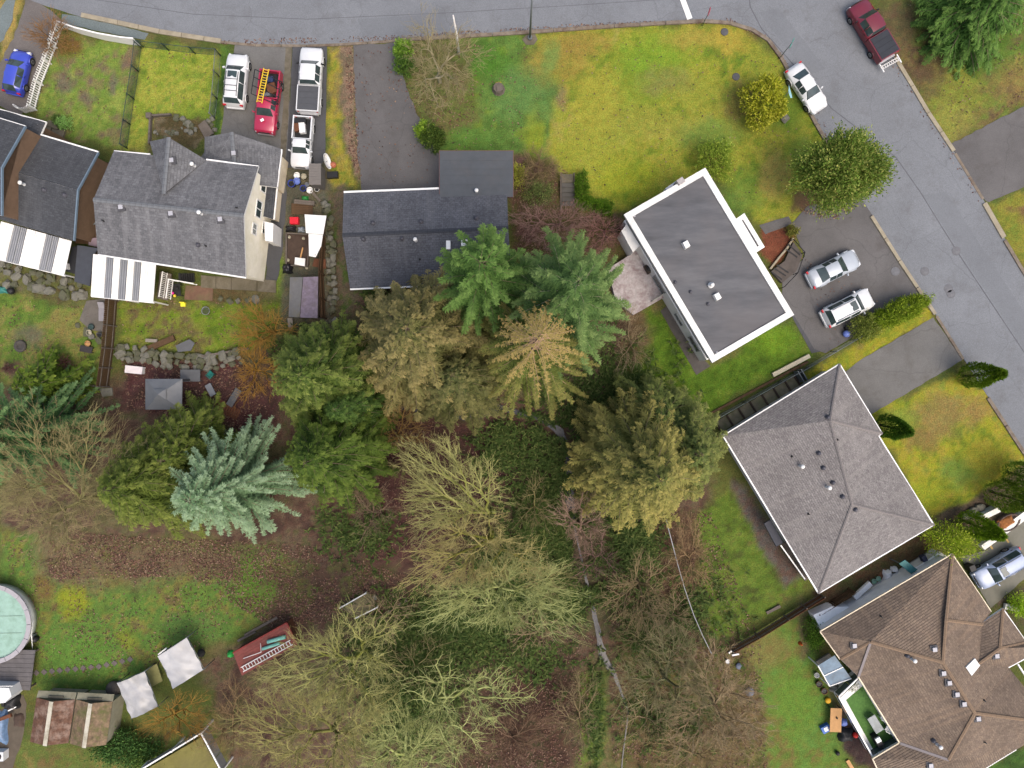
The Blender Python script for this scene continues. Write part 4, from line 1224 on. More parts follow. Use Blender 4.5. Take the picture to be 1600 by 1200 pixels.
def segs_mesh(name, segs, m, n=3):
    """segs: rows of p0(3) p1(3) r0 r1 -> little prisms, one mesh"""
    A = np.asarray(segs, dtype=float)
    p0, p1, r0, r1 = A[:, 0:3], A[:, 3:6], A[:, 6:7], A[:, 7:8]
    d = unit(p1 - p0)
    ref = np.where(np.abs(d[:, 2:3]) > 0.9, np.array([[1.0, 0, 0]]), np.array([[0, 0, 1.0]]))
    u = unit(np.cross(d, ref)); w = np.cross(d, u)
    V = []; 
    for p, r in ((p0, r0), (p1, r1)):
        for k in range(n):
            a = 2 * math.pi * k / n
            V.append(p + (u * math.cos(a) + w * math.sin(a)) * r)
    V = np.stack(V, 1)                       # (S, 2n, 3)
    base = (np.arange(len(A)) * 2 * n)[:, None]
    F = np.concatenate([base + np.array([[k, n + k, n + (k + 1) % n, (k + 1) % n]]) for k in range(n)], 0)
    thin = np.repeat(np.clip(1 - (A[:, 6] - 0.02) / 0.09, 0, 1), 2 * n)
    rng = np.random.default_rng(len(A))
    tone = np.repeat(rng.random(len(A)), 2 * n)
    return np_mesh(name, V.reshape(-1, 3), F, m, {'tone': ('FLOAT', tone), 'tip': ('FLOAT', thin)})

def wood_mat(name, thick1, thick2, thin):
    return leaf_mat(name, obs(*thick1, 1.4), obs(*thick2, 1.4), obs(*thin, 1.4), 0.0, 0.9)

def conifer(name, label, px, py, Ht, R, pal, seed, style='fir', group=None, cat='tree', whorl=0.36, per=6, tw=0.42, lw=0.11, droop=0.35, rise=0.25,
            prof=0.8, t0=0.1, bare_top=0.0, wood=((96, 84, 72), (120, 108, 92), (140, 124, 104)), tipstart=0.7, tipamt=1.0, dens=1.0, lobe=0.0, trans=0.25):
    rng = np.random.default_rng(seed)
    ap = W(px, py, Ht)
    z0 = gz(ap.x, ap.y)
    o = thing(name, label, cat, (ap.x, ap.y, z0), 0, group)
    hh = Ht - z0
    LB, LD, LS, LL, LW, LT, LP = [], [], [], [], [], [], []
    segs = []
    z = hh * t0
    lobes = [(rng.uniform(0, 6.28), rng.uniform(0.3, 1.0)) for _ in range(5)]
    while z < hh - 0.15:
        t = z / hh
        n = per if t < 0.93 else max(3, per - 2)
        a0 = rng.uniform(0, 6.28)
        for k in range(n):
            az = a0 + 2 * math.pi * k / n + rng.normal(0, 0.25)
            L = R * (1 - t) ** prof
            if style == 'cedar':
                L = R * min(1.0, ((1 - t) * 1.5)) ** 0.75
            lf = 1.0
            for la, ls in lobes:
                lf += lobe * ls * math.cos(az - la) * (0.5 if la > 3 else 1)
            L = max(0.25, L * lf * rng.uniform(0.72, 1.12))
            dirh = np.array([math.cos(az), math.sin(az), 0.0])
            up = rise * (0.3 + 1.4 * t)
            dr = droop * rng.uniform(0.7, 1.3)
            zz = z + rng.normal(0, 0.12)
            def P(s):
                s = np.asarray(s)[:, None]
                side = np.array([-dirh[1], dirh[0], 0.0])
                return np.array([[0, 0, zz]]) + dirh * s * L + np.array([[0, 0, 1.0]]) * (up * s - dr * s * s) * L + side * (0.06 * L * np.sin(s * 3 + az * 5))
            q = P(np.linspace(0, 1, 4))
            rb = 0.012 + 0.009 * L
            for i in range(3):
                segs.append([*q[i], *q[i + 1], rb * (1 - i / 3.2), rb * (1 - (i + 1) / 3.2)])
            bt = rng.random()
            leafy = 1.0
            if bare_top and t > 1 - bare_top:
                leafy = 0.28
            m = max(3, int(L / 0.16 * dens * leafy))
            s = np.sort(rng.uniform(0.12 if leafy == 1 else 0.3, 1.0, m))
            Bp = P(s)
            slope = (up - 2 * dr * s)
            sd = np.where(np.arange(m) % 2 == 0, 1.0, -1.0)
            ang = sd * rng.uniform(0.55, 1.1, m) * (1 - 0.35 * s)
            ca, sa = np.cos(ang), np.sin(ang)
            D = np.stack([dirh[0] * ca - dirh[1] * sa, dirh[0] * sa + dirh[1] * ca, slope * 0.7 - 0.18 + rng.normal(0, 0.16, m) - (0.35 if style == 'cedar' else 0.0)], -1)
            D = unit(D)
            if style == 'arm':
                l = tw * (0.35 + 0.65 * (1 - s) ** 0.6) * rng.uniform(0.7, 1.3, m) * min(1.0, 0.5 + L * 0.16)
            else:
                l = (tw * L * (1 - s) ** 0.8 * 0.55 + tw * 0.55) * rng.uniform(0.7, 1.25, m)
            Sd = unit(np.cross(D, np.array([0, 0, 1.0])) + np.stack([np.zeros(m), np.zeros(m), rng.normal(0, 0.45, m)], -1))
            tone = np.clip(0.45 * bt + 0.55 * rng.random(m), 0, 1)
            tp = np.clip((s - tipstart) / (1 - tipstart + 1e-3), 0, 1) * tipamt * rng.uniform(0.4, 1.0, m)
            if leafy < 1:
                tp = np.clip(tp + 0.75, 0, 1); l *= 0.6
            LB.append(Bp); LD.append(D); LS.append(Sd); LL.append(l); LW.append(np.full(m, lw) + l * 0.1); LT.append(tone); LP.append(tp * 0.6)
            # side sprays on each twig
            for f, s2 in (((0.35, 1), (0.6, -1)) if style == 'arm' else ((0.3, 1), (0.45, -1), (0.62, 1), (0.78, -1))):
                B2 = Bp + D * l[:, None] * f
                D2 = unit(D * 0.75 + Sd * s2 * rng.uniform(0.5, 0.9, m)[:, None] + np.array([0, 0, -0.12]))
                l2 = l * (0.62 - 0.4 * f) * rng.uniform(0.8, 1.3, m) + 0.06
                LB.append(B2); LD.append(D2); LS.append(unit(np.cross(D2, np.array([0, 0, 1.0])) + rng.normal(0, 0.3, (m, 3))))
                LL.append(l2); LW.append(np.full(m, lw * 0.75) + l2 * 0.08); LT.append(np.clip(tone + rng.normal(0, 0.15, m), 0, 1)); LP.append(np.clip(tp * (0.5 + f * 0.6), 0, 1))
        z += whorl * rng.uniform(0.8, 1.2) * (1.0 if t < 0.8 else 0.75)
    # leader
    m = 14
    s = rng.uniform(0.0, 1, m)
    LB.append(np.stack([np.zeros(m), np.zeros(m), hh - 0.7 + s * 0.7], -1)); a = rng.uniform(0, 6.28, m)
    D = unit(np.stack([np.cos(a), np.sin(a), np.full(m, 0.8)], -1)); LD.append(D); LS.append(unit(np.cross(D, [0, 0, 1.0])))
    LL.append(np.full(m, 0.28)); LW.append(np.full(m, lw)); LT.append(rng.random(m)); LP.append(np.full(m, 0.6 * tipamt))
    V, tn, tp = leaf_quads(*[np.concatenate(x) for x in (LB, LD, LS, LL, LW, LT, LP)])
    lm = leaf_mat(name + str(pal), obs(*pal[0], LB_), obs(*pal[1], LB_), obs(*pal[2], LB_), trans)
    link_mesh('crown', np_mesh('crown', V, np.arange(len(V)).reshape(-1, 4), lm, {'tone': ('FLOAT', tn), 'tip': ('FLOAT', tp)}), o)
    wm = wood_mat('conifer_wood' + str(wood), *wood)
    link_mesh('limbs', segs_mesh('limbs', segs, wm), o)['kind'] = 'stuff'
    r0 = 0.1 + hh * 0.012
    tr = MB()
    tr.tube([(0, 0, -0.3), (0, 0, hh * 0.02 + 0.2), (0.05, 0.03, hh * 0.35), (-0.02, 0.02, hh * 0.7), (0, 0, hh)], [r0 * 1.35, r0, r0 * 0.75, r0 * 0.38, 0.02], 8)
    link_mesh('trunk', tr.mesh('trunk', M_BARK), o)
    return o

def grow(p, tips, segs, rt, rng, first=False, stiff=0.42, curve=0.12):
    n = len(tips)
    if n == 0: return
    r = rt * n ** 0.38
    if n <= 2:
        for q in tips:
            d = q - p; L = np.linalg.norm(d)
            mid = p + d * 0.5 + rng.normal(0, curve * 0.6 * L, 3) + np.array([0, 0, 0.05 * L])
            segs.append([*p, *mid, r * 0.95, rt * 0.8]); segs.append([*mid, *q, rt * 0.8, rt * 0.4])
            for _ in range(2 if rng.random() < 0.4 else 1):
                f = rng.uniform(0.3, 1.0)
                b = mid + (q - mid) * f
                e = b + unit(d + rng.normal(0, 0.35 * L, 3)) * min(1.1, L * 0.6) * rng.uniform(0.5, 1.2)
                segs.append([*b, *e, rt * 0.7, rt * 0.4])
        return
    k = min(n, int(rng.integers(2, 4)) + (1 if first else 0))
    U = unit(tips - p)
    c = U[rng.choice(n, k, replace=False)]
    for _ in range(3):
        a = np.argmax(U @ c.T, 1)
        for j in range(k):
            if (a == j).any(): c[j] = unit(U[a == j].mean(0))
    for j in range(k):
        T = tips[a == j]
        if len(T) == 0: continue
        cen = T.mean(0)
        d = cen - p; L = np.linalg.norm(d)
        f = stiff * rng.uniform(0.8, 1.25)
        if len(T) <= 2: f *= 0.6
        q = p + d * f + rng.normal(0, curve * L * f, 3)
        rj = rt * len(T) ** 0.38
        mid = (p + q) / 2 + rng.normal(0, curve * 0.45 * L * f, 3)
        r_start = min(r, rj * 1.15)
        if len(T) > 12:
            segs.append([*p, *mid, r_start, (r_start + rj) / 2]); segs.append([*mid, *q, (r_start + rj) / 2, rj])
        else:
            segs.append([*p, *q, r_start, rj])
        grow(q, T, segs, rt, rng, False, stiff, curve)

TIPS = 2.3
SPRAY = {}
def spray_mesh(m, seed):
    rng = np.random.default_rng(seed)
    segs = []
    for k in range(3):
        a = rng.uniform(0, 6.28); t = rng.uniform(0.05, 0.45)
        d = np.array([math.sin(t) * math.cos(a), math.sin(t) * math.sin(a), math.cos(t)])
        L = rng.uniform(0.55, 1.0)
        p = d * L * 0.5 + rng.normal(0, .03, 3); q = d * L + rng.normal(0, .07, 3)
        segs.append([0, 0, 0, *p, .013, .011]); segs.append([*p, *q, .011, .006])
        for f in (0.4, 0.7):
            b = d * L * f; e = b + unit(d + rng.normal(0, .45, 3)) * L * rng.uniform(.2, .4)
            segs.append([*b, *e, .009, .005])
    return segs_mesh('twig', segs, m)

def twig_cloud(parent, pts, dirs, m, rng, size):
    """fine twigs at the branch ends: one part, instanced by geometry nodes"""
    key = m.name
    if key not in SPRAY:
        src = link_mesh('twig', spray_mesh(m, len(SPRAY) + 5), parent, pts[0])
        ng = bpy.data.node_groups.new('twig_scatter', 'GeometryNodeTree')
        ng.interface.new_socket('Geometry', in_out='INPUT', socket_type='NodeSocketGeometry')
        ng.interface.new_socket('Geometry', in_out='OUTPUT', socket_type='NodeSocketGeometry')
        gi = ng.nodes.new('NodeGroupInput'); go = ng.nodes.new('NodeGroupOutput')
        ip = ng.nodes.new('GeometryNodeInstanceOnPoints'); oi = ng.nodes.new('GeometryNodeObjectInfo')
        oi.transform_space = 'ORIGINAL'; oi.inputs['Object'].default_value = src; oi.inputs['As Instance'].default_value = True
        ra = ng.nodes.new('GeometryNodeInputNamedAttribute'); ra.data_type = 'FLOAT_VECTOR'; ra.inputs['Name'].default_value = 'rot'
        sa = ng.nodes.new('GeometryNodeInputNamedAttribute'); sa.data_type = 'FLOAT'; sa.inputs['Name'].default_value = 'scl'
        er = ng.nodes.new('FunctionNodeEulerToRotation')
        L = ng.links.new
        L(gi.outputs[0], ip.inputs['Points']); L(oi.outputs['Geometry'], ip.inputs['Instance'])
        L(ra.outputs['Attribute'], er.inputs[0]); L(er.outputs[0], ip.inputs['Rotation']); L(sa.outputs['Attribute'], ip.inputs['Scale'])
        L(ip.outputs[0], go.inputs[0])
        SPRAY[key] = ng
    me = bpy.data.meshes.new('twigs')
    me.from_pydata([tuple(p) for p in pts], [], [])
    d = unit(dirs)
    rot = np.stack([np.zeros(len(d)), np.arccos(np.clip(d[:, 2], -1, 1)), np.arctan2(d[:, 1], d[:, 0])], -1)
    a = me.attributes.new('rot', 'FLOAT_VECTOR', 'POINT'); a.data.foreach_set('vector', rot.astype(np.float32).ravel())
    a = me.attributes.new('scl', 'FLOAT', 'POINT'); a.data.foreach_set('value', (size * rng.uniform(.6, 1.3, len(d))).astype(np.float32))
    me.materials.append(m)
    o = link_mesh('twigs', me, parent)
    md = o.modifiers.new('twigs', 'NODES'); md.node_group = SPRAY[key]
    o['kind'] = 'stuff'
    return o

def bare_tree(name, label, base, top, zc, rad, ntips, cols, seed, rt=0.022, group=None, cat='tree', trunk_h=0.25, shell=0.5, stiff=0.36, curve=0.07, fork=None, dome=0.0):
    """base: photo pixel of the foot; top: pixel of the crown centre seen at height zc; rad: crown radii in metres"""
    rng = np.random.default_rng(seed)
    big = rad[0] > 3.7 and cat == 'tree'
    ntips = int(ntips * (1.5 if big else 1.2))
    b = G(*base); c = W(*top, zc)
    o = thing(name, label, cat, b, 0, group)
    c = np.array(c - b)
    u = unit(rng.normal(size=(ntips, 3)))
    if dome: u[:, 2] = np.abs(u[:, 2]) * (1 if dome >= 1 else 1) - (0.15 if dome < 1 else 0)
    rr = rng.uniform(shell, 1.0, ntips) ** 0.8
    wob = 1 + 0.25 * np.sin(3 * np.arctan2(u[:, 1], u[:, 0]) + seed) + 0.15 * np.sin(7 * np.arctan2(u[:, 1], u[:, 0]) + 2 * seed)
    tips = c + u * rr[:, None] * np.array(rad) * (0.92 if rad[0] > 2.5 else 1.0) * wob[:, None]
    tips[:, 2] = np.maximum(tips[:, 2], 0.25)
    rt *= 0.66 if rad[0] > 3 else 0.8
    segs = []
    p0 = np.array([0, 0, -0.3]); p1 = np.array([*(c[:2] * trunk_h * 0.5), max(0.15, (c[2] - rad[2] * 0.3) * trunk_h * 1.6)])
    r = rt * ntips ** 0.38
    trunk = MB()
    mid = (p0 + p1) / 2 + rng.normal(0, 0.05, 3)
    trunk.tube([p0, mid, p1], [r * 1.3, r * 1.1, r], 8)
    grow(p1, tips, segs, rt, rng, True, stiff, curve)
    m = wood_mat('wood' + str(cols), *cols)
    A = np.array(segs)
    J = np.arange(0, len(tips), 3)
    fr = rng.uniform(0.62, 1.0, len(J))[:, None]
    cen = p1 * 0.6 + c * 0.4
    PT = tips[J] * fr + cen * (1 - fr) + rng.normal(0, 0.12, (len(J), 3)) * np.array(rad) * 0.35
    PT[:, 2] = np.maximum(PT[:, 2], 0.15)
    twig_cloud(o, PT, unit(PT - cen) + rng.normal(0, 0.28, PT.shape) + np.array([0, 0, 0.15]), m, rng, (0.95 if big else 0.6) * (0.8 if rad[2] < 1.5 else 1))
    link_mesh('branches', segs_mesh('branches', A, m), o)
    link_mesh('trunk', segs_mesh('trunk', [[*p0, *mid, r * 1.25, r * 1.1], [*mid, *p1, r * 1.1, r]], m, 7), o)
    return o

def leaf_mass(pts, nrm, n_each, spread, L, Wd, rng, up=0.3, flat=0.5):
    """n_each leaves round every clump centre, turned outwards"""
    m = len(pts) * n_each
    C = np.repeat(pts, n_each, 0); Nn = np.repeat(nrm, n_each, 0)
    off = rng.normal(0, 1, (m, 3)) * spread
    B = C + off
    D = unit(Nn * 0.7 + rng.normal(0, flat, (m, 3)) + np.array([0, 0, up]))
    Sd = unit(np.cross(D, Nn + rng.normal(0, 0.4, (m, 3))))
    tone = np.clip(np.repeat(rng.random(len(pts)), n_each) * 0.5 + rng.random(m) * 0.5, 0, 1)
    tip = np.clip(rng.random(m) ** 3, 0, 1)
    return B, D, Sd, L * rng.uniform(0.6, 1.3, m), Wd * rng.uniform(0.7, 1.2, m), tone, tip

def bush(name, label, px, py, zc, rad, clumps, each, L, Wd, pal, seed, cat='bush', group=None, spread=0.18, up=0.3, flat=0.5, fill=0.6, lump=0.12, square=False, base=None, rotz=0.0, trunk=False):
    rng = np.random.default_rng(seed)
    c = W(px, py, zc)
    bx = G(*base) if base else Vector((c.x, c.y, gz(c.x, c.y)))
    o = thing(name, label, cat, bx, 0, group)
    cc = np.array(c - bx)
    u = unit(rng.normal(size=(clumps, 3)))
    u[:, 2] = np.where(u[:, 2] < -0.55, -u[:, 2], u[:, 2])
    if square:
        k = np.max(np.abs(u), 1, keepdims=True); u2 = u / k * 0.92
    else:
        u2 = u
    az = np.arctan2(u[:, 1], u[:, 0])
    rr = (fill + (1 - fill) * rng.random(clumps) ** 0.6) * (1 + lump * np.sin(4 * az + seed) + lump * rng.normal(0, 0.7, clumps))
    pts = u2 * rr[:, None] * np.array(rad)
    nn = unit(u / np.array(rad))
    if rotz:
        R = np.array([[math.cos(rotz), -math.sin(rotz), 0], [math.sin(rotz), math.cos(rotz), 0], [0, 0, 1]])
        pts = pts @ R.T; nn = nn @ R.T
    pts = pts + cc
    pts[:, 2] = np.maximum(pts[:, 2], 0.08)
    V, tn, tp = leaf_quads(*leaf_mass(pts, nn, each, spread, L, Wd, rng, up, flat))
    lm = leaf_mat('leaf' + str(pal), obs(*pal[0], LBS), obs(*pal[1], LBS), obs(*pal[2], LBS), 0.35)
    link_mesh('foliage', np_mesh('foliage', V, np.arange(len(V)).reshape(-1, 4), lm, {'tone': ('FLOAT', tn), 'tip': ('FLOAT', tp)}), o)
    segs = []
    for i in range(0, clumps, max(1, clumps // 40)):
        q = pts[i] * np.array([0.5, 0.5, 0.45]); r = 0.05 if trunk else 0.02
        segs.append([rng.normal(0, .08), rng.normal(0, .08), -0.1, *q, r, r * 0.7]); segs.append([*q, *(pts[i] * 0.95), r * 0.7, r * 0.3])
    wm = wood_mat('bush_wood', (84, 70, 58), (104, 90, 74), (96, 84, 66))
    link_mesh('stems', segs_mesh('stems', segs, wm, 4), o)
    if trunk:
        link_mesh('trunk', segs_mesh('trunk', [[0, 0, -0.3, 0, 0, cc[2] * 0.5, 0.2, 0.16], [0, 0, cc[2] * .5, *(cc * 0.9), 0.16, 0.06]], wm, 7), o)
    return o

def column(name, label, base, top, Ht, R, pal, seed, group=None, n=5200, cat='shrub', prof='flame', L=0.3, Wd=0.09):
    """columnar evergreen; base and top are photo pixels of foot and tip"""
    rng = np.random.default_rng(seed)
    b = G(*base)
    tp_ = W(*top, Ht)
    o = thing(name, label, cat, b, 0, group)
    ax = np.array(tp_ - b)
    t = rng.random(n) ** 0.85
    r = R * np.minimum(1, (1.05 - t) ** 0.6 * 1.15) * np.minimum(1, 0.65 + t * 1.6)
    a = rng.random(n) * 6.283
    r = r * (1 + 0.12 * np.sin(5 * a + 9 * t + seed)) * (0.72 + 0.28 * rng.random(n) ** 0.5)
    P = np.stack([np.cos(a) * r, np.sin(a) * r, np.zeros(n)], -1) + ax * t[:, None]
    P[:, 2] = np.maximum(P[:, 2], 0.05)
    out = np.stack([np.cos(a), np.sin(a), np.zeros(n)], -1)
    D = unit(out * 0.45 + unit(ax[None, :])[0] * 1.0 + rng.normal(0, 0.25, (n, 3)))
    Sd = unit(np.cross(D, out) + rng.normal(0, 0.5, (n, 3)))
    blk = np.floor(a * 2.5) * 7 + np.floor(t * 9)
    tone = np.clip(0.5 * ((np.sin(blk * 12.9898) * 43758.5453) % 1) + 0.5 * rng.random(n), 0, 1)
    V, tn, tpv = leaf_quads(P, D, Sd, L * rng.uniform(0.6, 1.3, n), Wd * rng.uniform(0.7, 1.3, n), tone, rng.random(n) ** 3)
    lm = leaf_mat('leaf' + str(pal), obs(*pal[0], LBS), obs(*pal[1], LBS), obs(*pal[2], LBS), 0.35)
    link_mesh('foliage', np_mesh('foliage', V, np.arange(len(V)).reshape(-1, 4), lm, {'tone': ('FLOAT', tn), 'tip': ('FLOAT', tpv)}), o)
    wm = wood_mat('bush_wood', (84, 70, 58), (104, 90, 74), (96, 84, 66))
    link_mesh('trunk', segs_mesh('trunk', [[0, 0, -0.2, *(ax * 0.5), 0.12, 0.08], [*(ax * 0.5), *(ax * 0.94), 0.08, 0.02]], wm, 6), o)
    return o

# ---------------- the conifers
FIRG = ((46, 74, 30), (98, 134, 62), (140, 172, 90))
conifer('fir_tree', 'bright green fir whose long fringed branches overhang the charcoal roof', 752, 404, 22, 5.6, FIRG, 1, style='arm', whorl=0.95, per=6, tw=0.72, lw=0.05, droop=0.4, rise=0.3, prof=0.5, lobe=0.06, dens=4.6, t0=0.2, tipstart=0.6)
conifer('fir_tree', 'big green fir with widest sweeping branches beside the concrete terrace', 905, 438, 25, 7.2, ((52, 78, 40), (98, 130, 68), (146, 168, 100)), 2, style='arm', whorl=1.1, per=6, tw=0.75, lw=0.05, droop=0.5, rise=0.42, prof=0.6, lobe=0.08,
        wood=((110, 100, 84), (130, 122, 104), (160, 156, 130)), dens=4.4, t0=0.15, tipstart=0.6)
conifer('spruce_tree', 'conifer with rusty bare top branches in the middle of the group', 845, 522, 26, 6.2, ((58, 78, 32), (114, 124, 56), (188, 160, 100)), 3, style='arm', whorl=0.8, per=7, tw=0.6, lw=0.05, droop=0.3, rise=0.12, prof=0.62, tipstart=0.55, tipamt=0.55, bare_top=0.34,
        wood=((156, 136, 112), (182, 160, 134), (196, 162, 128)), lobe=0.06, dens=4.0, t0=0.15)
BRZ = ((58, 70, 36), (122, 122, 70), (178, 160, 106))
conifer('cedar_tree', 'olive brown cedar with dense bronze tips next to the low house', 632, 512, 17, 6.6, BRZ, 4, style='cedar', whorl=0.4, per=7, tw=0.55, lw=0.062, droop=0.3, rise=0.1, tipstart=0.35, lobe=0.05, dens=1.7, t0=0.2)
conifer('cedar_tree', 'olive cedar with dull green lower skirt above the creek pool', 706, 585, 13, 4.6, ((54, 68, 36), (104, 108, 60), (146, 138, 88)), 14, style='cedar', whorl=0.4, per=7, tw=0.55, lw=0.062, droop=0.35, rise=0.05, tipstart=0.5, lobe=0.08, dens=1.7, t0=0.2)
conifer('cedar_tree', 'broad yellow topped cedar touching the mauve hipped roof', 1034, 752, 17, 6.0, ((66, 82, 40), (132, 136, 70), (190, 174, 100)), 5, style='cedar', whorl=0.4, per=7, tw=0.55, lw=0.062, droop=0.28, rise=0.12, tipstart=0.4, lobe=0.08, dens=1.7, t0=0.2)
conifer('cedar_tree', 'dark olive cedar pressed against the corner of the mauve hipped roof', 1098, 712, 12, 5.2, ((60, 78, 40), (108, 122, 62), (154, 156, 86)), 15, style='cedar', whorl=0.4, per=7, tw=0.55, lw=0.062, droop=0.28, rise=0.12, tipstart=0.5, lobe=0.1, dens=1.7, t0=0.2)
conifer('cedar_tree', 'green cedar between the yellow topped cedar and the south lawn', 1034, 652, 9, 3.9, ((56, 74, 38), (102, 118, 58), (144, 150, 80)), 16, style='cedar', whorl=0.4, per=7, tw=0.55, lw=0.062, droop=0.28, rise=0.12, tipstart=0.5, lobe=0.1, dens=1.7, t0=0.2)
conifer('cedar_tree', 'mid green cedar between the golden willow and the olive brown cedar', 466, 585, 14, 5.3, ((46, 70, 26), (98, 118, 48), (146, 156, 80)), 6, style='cedar', whorl=0.4, per=7, tw=0.55, lw=0.062, droop=0.3, rise=0.12, tipstart=0.6, lobe=0.1, dens=1.7, t0=0.2)
conifer('cedar_tree', 'deep green cedar right behind the blue spruce', 474, 724, 14, 4.9, ((42, 66, 24), (84, 108, 38), (120, 138, 58)), 7, style='cedar', whorl=0.4, per=7, tw=0.55, lw=0.062, droop=0.3, rise=0.12, tipstart=0.6, lobe=0.12, dens=1.7, t0=0.2)
conifer('cedar_tree', 'small dark green cedar filling the gap north of the deep green cedar', 520, 640, 11, 3.0, ((38, 62, 28), (72, 100, 40), (104, 130, 60)), 17, style='cedar', whorl=0.4, per=7, tw=0.55, lw=0.062, droop=0.3, rise=0.12, tipstart=0.6, lobe=0.12, dens=1.7, t0=0.2)
conifer('spruce_tree', 'pale blue green spruce, the bluest tree of the grove', 290, 784, 13, 6.6, ((78, 108, 74), (130, 162, 116), (180, 202, 166)), 8, style='arm', whorl=0.5, per=9, tw=0.6, lw=0.055, droop=0.2, rise=0.18, prof=0.65, tipstart=0.5, lobe=0.05, dens=3.4, t0=0.1)
YG = ((54, 74, 26), (104, 120, 46), (144, 152, 74))
conifer('cedar_tree', 'yellow green cedar directly left of the blue spruce', 158, 768, 14, 5.4, YG, 9, style='cedar', whorl=0.4, per=7, tw=0.55, lw=0.062, droop=0.3, rise=0.12, tipstart=0.55, lobe=0.12, dens=1.65, t0=0.2)
conifer('cedar_tree', 'yellow green cedar reaching up towards the grey gazebo', 246, 722, 11, 3.7, YG, 19, style='cedar', whorl=0.4, per=7, tw=0.55, lw=0.062, droop=0.3, rise=0.12, tipstart=0.55, lobe=0.15, dens=1.65, t0=0.2)
conifer('cedar_tree', 'teal green feathery conifer at the left edge', -50, 682, 12, 6.2, ((50, 84, 48), (98, 134, 78), (142, 172, 112)), 10, style='arm', whorl=0.6, per=8, tw=0.6, lw=0.075, droop=0.35, rise=0.1, prof=0.5, tipstart=0.6, lobe=0.1, dens=2.8, t0=0.2)
conifer('cedar_tree', 'bright leafy evergreen behind the teal conifer by the garden edge', 22, 606, 6, 3.0, ((58, 84, 24), (110, 134, 42), (150, 164, 70)), 20, style='cedar', whorl=0.38, per=7, tw=0.46, lw=0.14, droop=0.3, rise=0.12, lobe=0.2)
conifer('cedar_tree', 'broad green conifer in the corner beyond the maroon pickup', 1584, -34, 8, 5.0, ((46, 80, 30), (92, 132, 56), (128, 160, 78)), 11, style='cedar', whorl=0.4, per=8, tw=0.55, lw=0.065, droop=0.3, rise=0.12, tipstart=0.55, lobe=0.12, dens=1.5, t0=0.1)
# ---------------- round trees and bushes
bush('pine_tree', 'rounded green tree with knotty clumps beside the upper driveway', 1312, 268, 5.0, (3.3, 2.8, 3.0), 760, 46, 0.26, 0.11, ((56, 82, 28), (108, 132, 52), (152, 152, 82)), 21, 'tree', spread=0.3, base=(1296, 292), trunk=True, fill=0.35, up=0.5)
bush('rhododendron', 'yellow green rounded bush with pale flag beside the parked white sedan', 1192, 160, 1.6, (1.6, 2.0, 1.5), 300, 26, 0.24, 0.11, ((84, 96, 18), (146, 150, 34), (192, 186, 76)), 22, spread=0.14, fill=0.8)
bush('shrub', 'soft green shrub behind the top corner of the flat roof', 1116, 250, 1.2, (1.5, 1.6, 1.3), 160, 26, 0.2, 0.08, ((72, 96, 26), (112, 134, 40), (150, 160, 70)), 23, spread=0.2)
bush('shrub', 'bright green shrub on the kerb beside the brown driveway', 631, 78, 0.8, (0.75, 0.8, 0.9), 90, 22, 0.2, 0.1, ((62, 96, 30), (108, 142, 44), (140, 168, 70)), 24, spread=0.12)
bush('shrub', 'dark green shrub under the weeping birch near the kerb', 632, 102, 0.7, (0.8, 0.8, 0.8), 80, 22, 0.2, 0.1, ((44, 70, 26), (78, 108, 40), (104, 130, 56)), 25, spread=0.14)
bush('shrub', 'glossy dark rhododendron by the corner of the carport', 676, 216, 0.8, (0.95, 1.0, 0.9), 120, 24, 0.2, 0.09, ((34, 52, 20), (66, 88, 32), (96, 112, 50)), 26, spread=0.14)
bush('shrub', 'small lime green shrub between drive and glossy rhododendron', 663, 205, 0.6, (0.7, 0.8, 0.7), 80, 20, 0.18, 0.09, ((72, 104, 28), (118, 148, 44), (150, 168, 66)), 27, spread=0.12)
bush('hedge', 'clipped dark hedge along the right of the concrete steps', 909, 296, 0.6, (0.5, 1.4, 0.7), 160, 26, 0.16, 0.07, ((44, 70, 16), (72, 102, 24), (96, 122, 36)), 28, 'hedge', spread=0.1, square=True)
bush('hedge', 'clipped hedge below the steps turning towards the flat roofed house', 930, 322, 0.6, (1.5, 0.55, 0.7), 170, 26, 0.16, 0.07, ((46, 76, 16), (76, 110, 24), (100, 126, 36)), 29, 'hedge', spread=0.1, square=True, rotz=-0.25)
bush('shrub', 'loose leafy shrub right of the carport roof', 842, 303, 0.9, (1.3, 1.1, 1.0), 120, 18, 0.16, 0.06, ((56, 76, 36), (92, 110, 56), (128, 134, 80)), 30, spread=0.22)
bush('shrub', 'yellowish shrub touching the carport edge', 809, 276, 0.7, (0.6, 1.0, 0.8), 80, 18, 0.16, 0.07, ((98, 106, 30), (142, 148, 50), (168, 164, 80)), 31, spread=0.16)
bush('shrub', 'small round shrub at the tip of the mulch bed', 1238, 362, 0.5, (0.5, 0.5, 0.45), 50, 22, 0.14, 0.06, ((66, 76, 26), (110, 112, 46), (140, 134, 70)), 32, spread=0.08)
bush('hedge', 'tall clipped cedar hedge beside the white utility vehicle', 1402, 488, 1.0, (3.2, 0.9, 1.1), 360, 30, 0.2, 0.07, ((62, 86, 16), (108, 128, 28), (140, 154, 48)), 33, 'hedge', spread=0.13, rotz=0.42, lump=0.06)
bush('shrub', 'bushy green shrub at the house end of the cedar hedge', 1350, 512, 0.9, (1.2, 1.1, 1.0), 170, 26, 0.17, 0.07, ((62, 78, 26), (104, 118, 46), (140, 142, 72)), 34, spread=0.16)
column('columnar_cedar', 'tall columnar cedar leaning into the street at the driveway corner', (1506, 588), (1567, 584), 5.2, 1.05, ((48, 74, 12), (86, 112, 22), (110, 132, 36)), 35)
